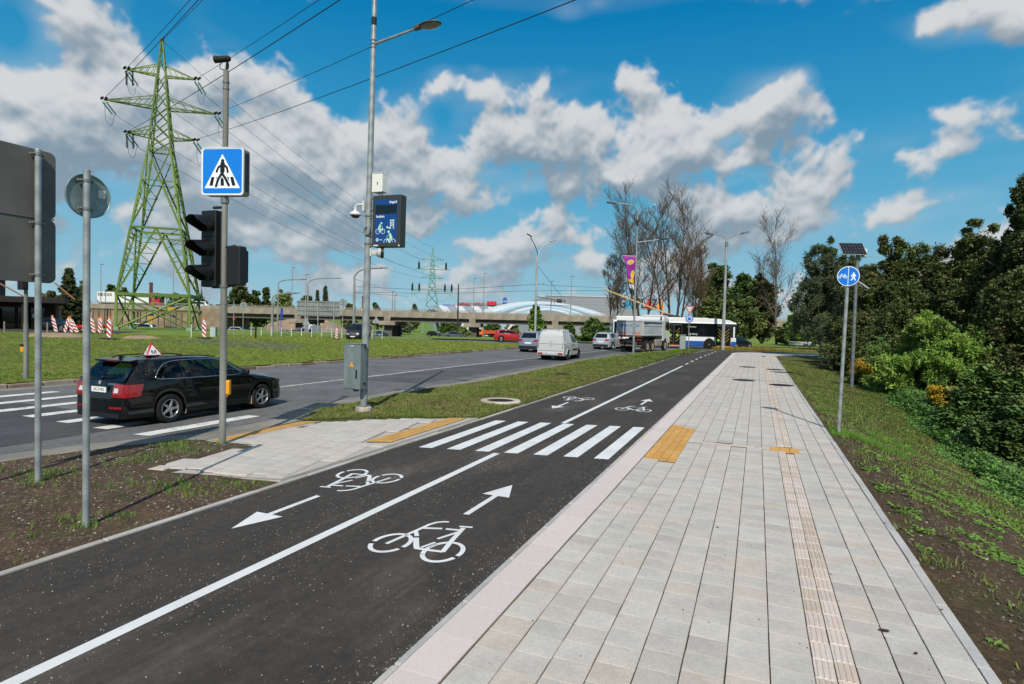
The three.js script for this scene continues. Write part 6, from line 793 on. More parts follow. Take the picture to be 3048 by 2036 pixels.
{
  const G = mat(0x5f8f82, 0.7), [x, z] = SD(-30.1, 220), y0 = -2.3, t = thing('pylon', 'far teal lattice pylon beyond the overpass, right of the lamp post', 'pylon', [x, y0, z], RIGHT + 0.15);
  const hw = curve([[0, 3.6], [12, 2.0], [16, 1.3], [24, 0.8], [29, 0.35], [32, 0.1]]), C = [[-1, 1], [1, 1], [1, -1], [-1, -1]], pt = (i, h) => [C[i % 4][0] * hw(h), h, C[i % 4][1] * hw(h)], hs = [0, 6, 11, 15, 18, 21, 23.5, 26, 28, 32];
  for (let i = 0; i < 4; i++) for (let k = 0; k < hs.length - 1; k++) { strut(t, 'leg', pt(i, hs[k]), pt(i, hs[k + 1]), 0.26, G); strut(t, 'brace', pt(i, hs[k]), pt(i + 1, hs[k + 1]), 0.14, G); strut(t, 'brace', pt(i + 1, hs[k]), pt(i, hs[k + 1]), 0.14, G); }
  for (const [h, l] of [[27.6, 4], [24, 6.2], [20.8, 4], [16, 7.6]]) for (const s of [-1, 1]) { part(t, 'cross_arm', [beam([0, h, hw(h)], [s * l, h - 0.1, 0], 0.2), beam([0, h, -hw(h)], [s * l, h - 0.1, 0], 0.2), beam([0, h + 1.4, 0], [s * l, h, 0], 0.15), beam([s * l * 0.5, h, 0], [s * l, h + (h < 17 ? -1.8 : 0), 0], 0.15)], G); farTips[h + '' + s] = V3(s * l, h - 0.2, 0).applyEuler(new THREE.Euler(0, RIGHT + 0.15, 0)).add(V3(x, y0, z)); if (h < 17 || h === 24) for (const q of h < 17 ? [0.62, 0.95] : [0.8]) part(t, 'bushing', lathe([[0.35, 0], [0.3, 0.3], [0.4, 0.5], [0.34, 2.2], [0.12, 2.6], [0.1, 3.0], [0, 3.0]], 10).translate(s * l * q, h, 0), X.blackM); }
  for (const s of [-1, 1]) part(t, 'hanger', [beam([s * 7.6, 15.8, 0], [s * 4.2, 12.2, 0], 0.16), beam([s * 4.2, 12.2, 0], [s * 2, 12.6, 0], 0.16), beam([s * 7.6, 15.8, 0], [s * 7.0, 13.2, 0], 0.14)], G);
  farTips.peak = V3(x, y0 + 32, z);
}
{
  const cable = X.blackM, where = { 'peak0': 'the very top', 'top-1': 'the left tip of the upper arm', 'top1': 'the right tip of the upper arm', 'mid-1': 'the left tip of the middle arm', 'mid1': 'the right tip of the middle arm', 'low-1': 'the left tip of the lower arm', 'low1': 'the right tip of the lower arm' };
  for (const k of Object.keys(where)) {
    const p = pylonTips[k][0], pts = []; for (let i = 0; i <= 16; i++) { const u = i * 11; pts.push([p.x + 0.887 * u, p.y - 0.142 * u + 0.00022 * u * u, p.z + 0.445 * u]); }
    tag(struct('power_line', new THREE.TubeGeometry(new THREE.CatmullRomCurve3(pts.map(vec)), 40, 0.03, 5), cable, undefined), 'power line overhead, from ' + where[k] + ' of the green pylon', 'power line');
    const q = farTips[{ peak0: 'peak', 'top-1': '27.6-1', top1: '27.61', 'mid-1': '24-1', mid1: '241', 'low-1': '20.8-1', low1: '20.81' }[k]], a = pylonTips[k][1], L = []; for (let i = 0; i <= 16; i++) { const u = i / 16; L.push(V3(lerp(a.x, q.x, u), lerp(a.y, q.y, u) - 5.5 * 4 * u * (1 - u) * 0.5, lerp(a.z, q.z, u))); }
    tag(struct('power_line', new THREE.TubeGeometry(new THREE.CatmullRomCurve3(L), 40, 0.028, 5), cable, undefined), 'power line to the far pylon, from ' + where[k], 'power line');
  }
  scene.children.filter((o) => /^power_line/.test(o.name)).forEach((o) => { delete o.userData.kind; });
}
// ---------------------------------------------------------------- the overpass and its ramp
const YG = -2.3, BD = 150;
{
  const t = thing('overpass', 'long grey concrete overpass on piers crossing the view behind the lawn', 'overpass', [...SD(0, BD)].toSpliced(1, 0, 0), RIGHT);
  // local: x to the right of the view, z towards the camera
  const X0 = ((607 - 1524) / 1763) * BD, X1 = 150, conc = mat(0xa39a8c, 0.9, { map: T.conc }), seg = [];
  part(t, 'deck', box((X0 + X1) / 2, 3.7, -7, X1 - X0, 0.5, 15), X.concD);
  const piers = [888, 1153, 1405, 1650, 1905, 2160, 2420].map((p) => ((p - 1524) / 1763) * BD), joints = [X0, ...piers, X1];
  for (let i = 0; i < joints.length - 1; i++) { const a = joints[i], b = joints[i + 1]; part(t, 'fascia', box((a + b) / 2, 3.82, 0.6, b - a - 0.12, 1.2, 0.35), conc); for (const z of [-0.4, -3.5, -7, -10.5, -13.5]) part(t, 'girder', box((a + b) / 2, 2.75, z, b - a - 0.5, 1.3, 0.6), mat(0x6f6a62, 0.9, { map: T.conc })); part(t, 'parapet', box((a + b) / 2, 4.62, 0.55, b - a - 0.12, 0.4, 0.25), conc); }
  piers.forEach((x) => { part(t, 'pier', [box(x, -0.6, -7, 2.0, 3.6, 1.5), box(x, -0.6, -1.2, 2.0, 3.6, 1.5), box(x, -0.6, -12.8, 2.0, 3.6, 1.5)], mat(0x6d675e, 0.9, { map: T.conc })); part(t, 'pier_cap', rbox(x, 1.65, -6.6, 4.2, 1.0, 15.4, 0.1), conc); part(t, 'bracket', box(x, 2.9, 0.4, 1.6, 1.6, 0.8), conc); });
  const rails = []; for (const y of [5.05, 5.35]) rails.push(box((X0 + X1) / 2, y, 0.55, X1 - X0, 0.09, 0.08)); part(t, 'handrail', rails, mat(0x8c857b, 0.8)); for (let x = X0, i = 0; x < X1; x += 2.2, i++) part(t, 'rail_post', box(x, 5.05, 0.55, 0.12, 0.7, 0.12), mat(0x8c857b, 0.8)); part(t, 'far_handrail', [box((X0 + X1) / 2, 5.2, -14, X1 - X0, 0.1, 0.08), box((X0 + X1) / 2, 4.5, -14, X1 - X0, 0.6, 0.25)], mat(0x8c857b, 0.8));
  const r = thing('ramp_wall', 'beige ribbed retaining wall of the ramp, behind the green pylon', 'wall', [...SD(0, BD)].toSpliced(1, 0, 0), RIGHT);
  const W0 = -160, beige = mat(0x9d8b77, 0.95, { map: T.conc }), panel = mat(0x93826f, 0.95, { map: T.conc }); part(r, 'fill', box((W0 + X0) / 2, 0.9, -7.2, X0 - W0, 6.5, 14), beige);
  const rib = new THREE.BoxGeometry(1.3, 5.9, 0.4), pm = [beige, panel, mat(0xa69480, 0.95, { map: T.conc })], q = rng(6); triUV(rib); for (let x = W0; x < X0 - 1; x += 1.5) { const o = shade(new THREE.Mesh(triUV(rib), pm[(q() * 3) | 0])); o.name = 'wall_panel'; o.position.set(x + 0.75, 0.7, 0.1); r.add(o); }
  part(r, 'coping', [box((W0 + X0) / 2, 3.9, 0.2, X0 - W0, 0.7, 0.7), box((W0 + X0) / 2, 4.5, 0.2, X0 - W0, 0.5, 0.3)], conc); part(r, 'handrail', [box((W0 + X0) / 2, 5.3, 0.2, X0 - W0, 0.09, 0.08), box((W0 + X0) / 2, 5.0, 0.2, X0 - W0, 0.07, 0.06)], mat(0x9aa0a0, 0.6)); for (const px of [322, 412]) part(r, 'drain_pipe', box(((px - 1524) / 1763) * BD, 1.0, 0.45, 0.2, 5.6, 0.15), X.dark);
  part(r, 'abutment', box(X0 + 2.5, 1.0, -6.5, 5.4, 6.4, 14.6), beige);
}
{
  // articulated lorry and van up on the ramp
  const at2 = (px, D) => { const p = ahead(px, D); return [p[0], 4.3, p[1]]; };
  const t = thing('lorry', 'articulated lorry with a white trailer and red cab up on the ramp', 'lorry', at2(385, 155), RIGHT);
  part(t, 'trailer', [rbox(-1.0, 2.3, 0, 13.4, 2.75, 2.5, 0.05)], mat(0xd9dcdd, 0.5)); part(t, 'chassis', [box(-1, 0.75, 0, 13, 0.3, 2.2), rbox(-1, 0.6, 1.1, 5, 0.7, 0.1, 0.02)], X.dark); part(t, 'cab', [rbox(7.3, 1.85, 0, 2.3, 2.9, 2.4, 0.2), rbox(6.9, 3.45, 0, 1.6, 0.6, 2.2, 0.2)], paintOf(0xa8101c, 0, 0.35)); part(t, 'cab_window', [rbox(7.7, 2.4, 1.21, 0.9, 0.75, 0.02, 0.01), rbox(8.46, 2.5, 0, 0.02, 0.9, 2.1, 0.01)], X.glassD); part(t, 'lettering', at(WORD('NEOVA', 0.8, 0.02), -5.6, 2.55, 1.26), mat(0x3c4044, 0.6));
  for (const x of [-6.2, -4.9, -3.6, 5.2, 7.6]) part(t, 'wheel', at(new THREE.CylinderGeometry(0.5, 0.5, 2.4, 16), x, 0.5, 0, Math.PI / 2), X.rubber);
  const v = car('van', 'white_van', 'white van driving along the ramp, behind the pylon foot', 'van', 0xc9cccd, ahead(598, 155)[0], ahead(598, 155)[1], AZ + 90, { y: 4.2 });
  for (const [px, sh, c, l] of [[1095, 'sedan', 0xc4c7c9, 'white car up on the overpass behind the lamp post'], [1290, 'hatch', 0x55585c, 'grey car up on the overpass near the far pylon'], [660, 'hatch', 0x9a9ea0, 'silver car on the overpass just right of the signal post']]) car(sh, 'overpass_car', l, 'car', c, ahead(px, 154)[0], ahead(px, 154)[1], AZ + 90, { y: 4.0 });
}
// ---------------------------------------------------------------- lamp posts, poles and overhead wires
function lamp(name, label, px, D, top, kind, o = {}) {
  const [x, z] = ahead(px, D), y = o.y ?? groundY(x, z) - 0.1, H = yAt(px, top, D) - y, r = o.r ?? 0.10, t = thing(name, label, o.cat || 'lamp post', [x, y, z], RIGHT), m = o.m || mat(0x9b9f9f, 0.6, { map: T.conc });
  part(t, 'pole', triUV(merge([at(new THREE.CylinderGeometry(r * 0.6, r, H, 12), 0, H / 2, 0)])), m);
  const head = (p, rot, k = 1) => { const h = part(t, 'lamp_head', [rbox(0, 0, 0, 0.9 * k, 0.1 * k, 0.32 * k, 0.04), rbox(-0.3 * k, 0.06 * k, 0, 0.4 * k, 0.1 * k, 0.2 * k, 0.04)], mat(0x3c3f41, 0.5)); h.position.set(...p); h.rotation.z = rot; return h; };
  if (kind === 'stub') head([0.35, H + 0.05, 0], 0.1, 0.9);
  if (kind === 'curve') { const s = o.side ?? 1, L = o.len ?? 2.4, rise = o.rise ?? 1.1; part(t, 'arm', tube([[0, H - 0.1, 0], [0, H + rise * 0.35, 0], [s * L * 0.18, H + rise * 0.75, 0], [s * L * 0.5, H + rise * 0.93, 0], [s * L, H + rise * 1.0, 0]], r * 0.5, 18, 8), m); head([s * (L + 0.35), H + rise, 0], s * 0.12, 0.9); }
  if (kind === 'double') { for (const s of [-1, 1]) { part(t, 'arm', tube([[0, H - 0.2, 0], [s * 0.12, H + 0.3, 0], [s * 0.5, H + 0.62, 0], [s * 1.6, H + 0.78 + (s > 0 ? 0.1 : 0), 0]], 0.055, 16, 8), m); head([s * 2.05, H + 0.82 + (s > 0 ? 0.2 : 0), 0], s > 0 ? 0.3 : -0.12); } part(t, 'collar', at(new THREE.CylinderGeometry(r * 0.9, r * 0.9, 0.5, 14), 0, H - 0.3, 0), X.steel); }
  return t;
}
lamp('lamp_post', 'pale lamp post with two short black lamps, in front of the trolleybus', 2152, 67.5, 720, 'double', { r: 0.2, y: -0.1, m: mat(0xa5abad, 0.55, { map: T.conc }) });
{
  const t = lamp('lamp_post', 'pale lamp post with two bent arms and a wire bracket, behind the white pickup', 1592, 76, 772, 'none', { r: 0.17, m: mat(0xb4b9bb, 0.55, { map: T.conc }) }), H = 10.45;
  part(t, 'arm', tube([[0, H - 0.4, 0], [0.15, H + 0.8, 0], [0.7, H + 1.8, 0], [1.7, H + 2.5, 0]], 0.07, 18, 8), mat(0xb4b9bb, 0.55)); part(t, 'arm', tube([[0, H - 0.4, 0], [0.05, H + 0.9, 0], [-0.35, H + 2.0, 0], [-0.9, H + 3.0, 0]], 0.05, 18, 8), X.dark);
  for (const [p, a] of [[[-1.05, H + 3.25, 0], -0.5], [[1.95, H + 2.6, 0], 0.3]]) { const h = part(t, 'lamp_head', rbox(0, 0, 0, 0.75, 0.12, 0.4, 0.05), a < 0 ? X.blackM : X.galv); h.position.set(...p); h.rotation.z = a; }
  part(t, 'bracket', [bar([0, 5.9, 0], [3.7, 5.35, 0], 0.05), bar([0.1, H - 0.6, 0], [3.7, 5.45, 0], 0.025), rbox(3.7, 5.4, 0, 0.12, 0.3, 0.12, 0.03), ...[2.0, 2.35].map((x) => bar([x, 5.6, 0], [x, 4.9, 0], 0.03)), bar([1.2, 4.85, 0], [4.6, 4.8, 0], 0.04)], mat(0x4a3a34, 0.7));
}
{
  const t = lamp('lamp_post', 'slim lamp post carrying a purple and yellow banner, in front of the dump truck', 1886, 51.2, 640, 'curve', { side: -1, len: 1.9, rise: 0.9, r: 0.10, y: vergeY(-9.84, -51.3), m: X.galv }), H = 11.4;
  part(t, 'side_arm', bar([0.05, 9.65, 0], [2.0, 9.95, 0], 0.045, 0.04), X.galv); const h = part(t, 'lamp_head', at(new THREE.SphereGeometry(0.4, 18, 10).scale(1, 0.2, 0.6), 0.3, 0, 0), X.grey); h.position.set(2.0, 9.98, 0); h.rotation.z = 0.1; part(t, 'sleeve', at(new THREE.CylinderGeometry(0.085, 0.085, 0.5, 12), 0, 11.3, 0), X.blackM);
  const art = drawn(256, 700, (g, w, h2) => { g.fillStyle = '#8d1f86'; g.fillRect(0, 0, w, h2); for (const [x, y, rx, ry, c, a] of [[130, 130, 90, 50, '#6fb3c9', -0.3], [135, 132, 78, 42, '#cfa81f', -0.3], [190, 400, 60, 110, '#7fb8a0', 0.2], [200, 405, 46, 96, '#cfa81f', 0.2], [128, 560, 140, 40, '#5c1463', 1.2]]) { g.fillStyle = c; g.beginPath(); g.ellipse(x, y, rx, ry, a, 0, 7); g.fill(); } g.fillStyle = '#c9a028'; g.fillRect(0, 500, w, 80); g.fillStyle = '#d9dadf'; g.fillRect(0, 610, w, 90); });
  const P = [], U = [], I = []; for (let j = 0; j <= 16; j++) for (let i = 0; i <= 6; i++) { const u = i / 6, v = j / 16, wd = lerp(1.04, 0.32, v), x = -0.10 - u * wd + 0.05 * Math.sin(v * 6), z = 0.12 * Math.sin(u * 5 + v * 7) * v + 0.06 * Math.sin(v * 9); P.push(x, 8.45 - v * 2.85 + 0.15 * u * v, z); U.push(1 - u, 1 - v); if (i < 6 && j < 16) { const o = j * 7 + i; I.push(o, o + 7, o + 1, o + 1, o + 7, o + 8); } }
  const g = new THREE.BufferGeometry(); g.setAttribute('position', new THREE.Float32BufferAttribute(P, 3)); g.setAttribute('uv', new THREE.Float32BufferAttribute(U, 2)); g.setIndex(I); g.computeVertexNormals(); part(t, 'banner', g, mat(0xffffff, 0.8, { map: art, side: THREE.DoubleSide })); part(t, 'banner_rod', bar([0, 8.47, 0], [-1.2, 8.47, 0], 0.025), X.white);
}
const YD = 4.2, thin = { r: 0.11, y: YD };
[[299, 152, 788, 'stub', 'leftmost, over the lorry'], [514, 152, 783, 'stub', 'behind the signal lamps'], [867, 152, 798, 'stub', 'tallest, left of the counter board'], [908, 152, 818, 'stub', 'just left of the large sign back'], [1407, 152, 830, 'stub', 'over the shop signs'], [1437, 152, 815, 'stub', 'over the red shop sign'], [1637, 152, 838, 'stub', 'before the grey hall'], [1696, 152, 824, 'stub', 'before the striped roof, rightmost']].forEach(([px, D, top, k, w]) => lamp('lamp_post', 'thin lamp post on the overpass, ' + w, px, D, top, k, thin));
lamp('lamp_post', 'grey lamp post with a long curved arm, just left of the counter board', 1052, 76, 838, 'curve', { side: 1, len: 3.4, rise: 1.8, r: 0.22 });
lamp('lamp_post', 'curved lamp post left of the large sign back, taller of two', 826, 100, 850, 'curve', { side: 1, len: 4, rise: 1.1, r: 0.18 });
lamp('lamp_post', 'curved lamp post left of the large sign back, shorter of two', 809, 84, 896, 'curve', { side: 1, len: 3.2, rise: 1.2, r: 0.22 });
lamp('lamp_post', 'curved lamp post rising behind the large sign back', 914, 118, 850, 'curve', { side: 1, len: 6, rise: 1.6, r: 0.2 });
lamp('utility_pole', 'wooden utility pole before the overpass, left of the red car', 1361, 108, 846, 'none', { r: 0.17, cat: 'pole', m: mat(0x5d5148, 0.95, { map: T.bark }) });
lamp('utility_pole', 'pole with a raked stay beside the far pylon, carrying overhead wires', 1166, 160, 868, 'stub', { r: 0.16, cat: 'pole', y: 4.0 });
lamp('utility_pole', 'shorter pole just right of the one with overhead wires', 1173, 165, 878, 'stub', { r: 0.16, cat: 'pole', y: 4.0 });
lamp('lamp_post', 'slim pale lamp post between the trees right of the trolleybus', 2175, 120, 846, 'curve', { side: -1, len: 1.2, rise: 0.5, r: 0.14 });
lamp('street_sign_post', 'thin pole behind the trolleybus among the bare trees', 2066, 100, 862, 'none', { r: 0.1, cat: 'pole' });
{
  const wire = (pts, label) => { const o = struct('overhead_wire', tube(pts, 0.022, 30, 5), X.blackM); delete o.userData.kind; tag(o, label, 'wire'); };
  const p = (px, py, D) => { const [x, z] = ahead(px, D); return [x, yAt(px, py, D), z]; };
  wire([p(1049, 870, 76), p(1320, 873, 76), p(1592, 866, 76), p(1840, 867, 74), p(2180, 880, 72)], 'trolley wire running past the pale post with two bent arms, upper one');
  wire([p(1049, 853, 76), p(1300, 862, 78), p(1592, 847, 76), p(1640, 850, 90), p(1900, 862, 110)], 'second trolley wire, running just above the first');
  wire([p(1052, 830, 76), p(1165, 868, 158)], 'span wire from the curved lamp post down to the overpass'); wire([p(1052, 872, 76), p(1213, 882, 120)], 'short span wire from the curved lamp post to the right');
  wire([p(2066, 886, 90), p(2120, 888, 90), p(2260, 888, 95)], 'wire bracket line before the trees behind the trolleybus');
}
// ---------------------------------------------------------------- signs, barriers and other things across the lawn
{
  // give-way sign over a roundabout sign, and the cabinet beside it
  const t = thing('traffic_sign', 'red and white give-way triangle above a blue roundabout sign, before the trolleybus', 'traffic sign', [-6.85, -0.03, -66.3], 0.15);
  part(t, 'post', at(new THREE.CylinderGeometry(0.04, 0.04, 4.6, 14), 0, 2.3, 0), X.galv);
  const tri = (r, y) => poly([[-r, y], [r, y], [0, y - r * 1.732]]); part(t, 'triangle_plate', at(extr(tri(0.52, 0), 0.012, 0.004), 0, 4.72, 0.04), X.white); part(t, 'red_border', at(extr((() => { const s = tri(0.49, -0.015), h = new THREE.Path(); h.moveTo(-0.34, -0.10); h.lineTo(0.34, -0.10); h.lineTo(0, -0.69); s.holes.push(h); return s; })(), 0.006), 0, 4.72, 0.057), X.red);
  part(t, 'round_plate', at(new THREE.CylinderGeometry(0.42, 0.42, 0.02, 36), 0, 3.33, 0.05, Math.PI / 2), X.white); part(t, 'blue_face', at(new THREE.CylinderGeometry(0.395, 0.395, 0.02, 36), 0, 3.33, 0.056, Math.PI / 2), X.blue);
  for (let i = 0; i < 3; i++) { const s = new THREE.Shape(), a = i * 2.094 + 0.3; s.absarc(0, 0, 0.29, a, a + 1.35); s.absarc(0, 0, 0.19, a + 1.35, a, true); const g = extr(s, 0.006), h = extr(poly([[0.14, -0.02], [0.34, -0.02], [0.24, -0.17]]), 0.006); h.rotateZ(a); part(t, 'white_arrow', [at(g, 0, 3.33, 0.068), at(h, 0, 3.33, 0.069)], X.white); }
  const k = thing('cabinet', 'grey utility cabinet on the verge, left of the give-way sign', 'cabinet', [-7.35, -0.03, -65.2], 0.2); part(k, 'housing', [rbox(0, 0.8, 0, 0.62, 1.55, 0.4, 0.02), rbox(0, 1.6, 0, 0.68, 0.06, 0.46, 0.02)], mat(0x7e8a86, 0.6, { map: T.patch })); part(k, 'door', rbox(0, 0.8, 0.205, 0.54, 1.4, 0.012, 0.006), mat(0x86938f, 0.55)); part(k, 'lock', rbox(0.2, 0.85, 0.215, 0.03, 0.1, 0.02, 0.006), X.black);
}
const stripeTex = drawn(64, 256, (g, w, h) => { g.fillStyle = '#dcdcda'; g.fillRect(0, 0, w, h); g.fillStyle = '#a8182b'; for (let i = -1; i < 4; i++) { g.beginPath(); g.moveTo(0, i * 74); g.lineTo(w, i * 74 + 64); g.lineTo(w, i * 74 + 101); g.lineTo(0, i * 74 + 37); g.fill(); } });
{
  const proto = new THREE.Group(), faceM = mat(0xffffff, 0.5, { map: stripeTex }); proto.name = 'warning_beacon';
  part(proto, 'foot', [rbox(0, 0.05, 0, 0.8, 0.1, 0.4, 0.03)], X.blackM); part(proto, 'board', [rbox(0, 0.66, 0, 0.27, 1.06, 0.05, 0.025)], mat(0xd9d9d6, 0.5)); for (const s of [1, -1]) part(proto, 'striped_face', at(new THREE.PlaneGeometry(0.25, 1.02), 0, 0.66, s * 0.027, 0, s < 0 ? Math.PI : 0, 0), faceM); part(proto, 'neck', rbox(0, 1.23, 0, 0.14, 0.12, 0.1, 0.03), X.white); part(proto, 'lamp', [at(new THREE.CylinderGeometry(0.085, 0.085, 0.07, 18), 0, 1.36, 0, Math.PI / 2), rbox(0, 1.31, 0, 0.12, 0.06, 0.09, 0.02)], phys(0xd86a08, 0.3, { clearcoat: 1 }));
  let first = true; const put = (px, D, label, tilt, k = 1) => { const [x, z] = ahead(px, D), y = groundY(x, z); const o = first ? (scene.add(proto), proto.name = numbered('warning_beacon'), proto) : copyOf(proto); first = false; tag(o, label, 'warning beacon', 'red and white warning beacons'); o.position.set(x, y, z); o.rotation.set(0, RIGHT, tilt, 'YXZ'); o.scale.setScalar(k); };
  put(323, 39.5, 'upright red and white beacon with an orange lamp, beside the sand pile', -0.03, 1.1); put(607, 44, 'red and white beacon alone on the lawn, left of the signal post', 0, 1.1); put(1001, 66, 'red and white beacon left of the black van', 0, 1.0);
  [[168, 0.22, 'leaning left at the left end of the heap'], [190, -0.26, 'leaning right, second from the left end of the heap'], [214, 0.12, 'third from the left end of the heap'], [232, 0.42, 'leaning hard left in the middle of the heap'], [249, -0.02, 'just left of the round sign post'], [280, 0.16, 'just right of the round sign post'], [294, -0.1, 'in front of the red barrier'], [306, 0.24, 'leaning at the right end of the heap']].forEach(([px, a, l]) => put(px, 55 + (px % 7) * 0.3, 'red and white beacon ' + l, a * 1.15, 1.2));
  [[236, 57.5, 'red plastic barrier behind the leaning beacons, left one'], [312, 57, 'red plastic barrier behind the leaning beacons, right one']].forEach(([px, D, l]) => { const [x, z] = ahead(px, D), t = thing('barrier', l, 'barrier', [x, groundY(x, z), z], RIGHT, 'red plastic barriers'); part(t, 'panel', [rbox(0, 0.78, 0, 1.5, 0.3, 0.08, 0.03), rbox(0, 0.35, 0, 1.5, 0.1, 0.07, 0.03), ...[-0.7, -0.25, 0.25, 0.7].map((q) => rbox(q, 0.5, 0, 0.07, 0.8, 0.07, 0.02))], mat(0xb3161d, 0.5)); part(t, 'foot', [rbox(-0.6, 0.05, 0, 0.14, 0.1, 0.6, 0.03), rbox(0.6, 0.05, 0, 0.14, 0.1, 0.6, 0.03)], X.blackM); });
}
{
  // the narrow road behind the lawn with sand piles
  const P = [], U = [], I = [], n = 60; for (let i = 0; i <= n; i++) for (let j = 0; j <= 3; j++) { const s = lerp(-70, -15, i / n), d = lerp(39, 43.2, j / 3) + 0.06 * (s + 40) * 0.4, [x, z] = SD(s, d); P.push(x, lawnY(x, z) + 0.012, z); U.push(s, d); if (i < n && j < 3) { const o = i * 4 + j; I.push(o, o + 4, o + 1, o + 1, o + 4, o + 5); } }
  const g = new THREE.BufferGeometry(); g.setAttribute('position', new THREE.Float32BufferAttribute(P, 3)); g.setAttribute('uv', new THREE.Float32BufferAttribute(U, 2)); g.setIndex(I); g.computeVertexNormals(); struct('side_road', g, mat(0xd8d4cc, 0.9, { map: T.road, side: THREE.DoubleSide }));
  const r = rng(31); [[165, 41.5, 2.2, 0.30, 'sand pile on the narrow road in front of the leaning beacons'], [420, 42.5, 1.5, 0.24, 'sand pile on the narrow road behind the estate car roof']].forEach(([px, D, w, h, l]) => { const [x, z] = ahead(px, D), t = new THREE.SphereGeometry(1, 30, 12, 0, Math.PI * 2, 0, Math.PI / 2), p = t.attributes.position; for (let i = 0; i < p.count; i++) { const a = p.getX(i), b = p.getY(i), c = p.getZ(i), k = 1 + 0.35 * fbm(a * 2, c * 2, px, 3); p.setXYZ(i, a * w * k, Math.pow(b, 1.6) * h * k, c * w * 0.6 * k); } t.computeVertexNormals(); const o = struct('sand_pile', triUV(t), mat(0xb09a80, 1, { map: T.conc })); delete o.userData.kind; o.position.set(x, lawnY(x, z), z); o.rotation.y = RIGHT; tag(o, l, 'sand pile'); });
  const [x, z] = ahead(635, 52), k = thing('cabinet', 'grey utility cabinet on the far lawn, right of the lone beacon', 'cabinet', [x, groundY(x, z), z], RIGHT); part(k, 'housing', [rbox(0, 0.45, 0, 0.5, 0.9, 0.35, 0.02), rbox(0, 0.92, 0, 0.55, 0.05, 0.4, 0.02)], mat(0x9aa6a6, 0.6)); part(k, 'door', rbox(0, 0.45, 0.18, 0.42, 0.8, 0.012, 0.005), mat(0xa4b0b0, 0.5));
  const st = ahead(760, 47), s = struct('wooden_stake', [rbox(0, 0.5, 0, 0.11, 1.05, 0.09, 0.015), rbox(0, 1.04, 0, 0.09, 0.05, 0.07, 0.015)], X.wood); delete s.userData.kind; s.position.set(st[0], groundY(...st), st[1]); s.rotation.z = -0.02; tag(s, 'red-brown wooden stake in the lawn right of the signal post', 'stake');
  for (const [px, D, h, l] of [[569, 46, 1.0, 'white marker post left of the lone beacon']]) { const [a, b] = ahead(px, D), o = struct('marker_post', [at(new THREE.CylinderGeometry(0.035, 0.035, h, 8), 0, h / 2, 0), at(new THREE.SphereGeometry(0.036, 8, 6), 0, h, 0)], X.white); delete o.userData.kind; o.position.set(a, groundY(a, b), b); tag(o, l, 'post'); }
}
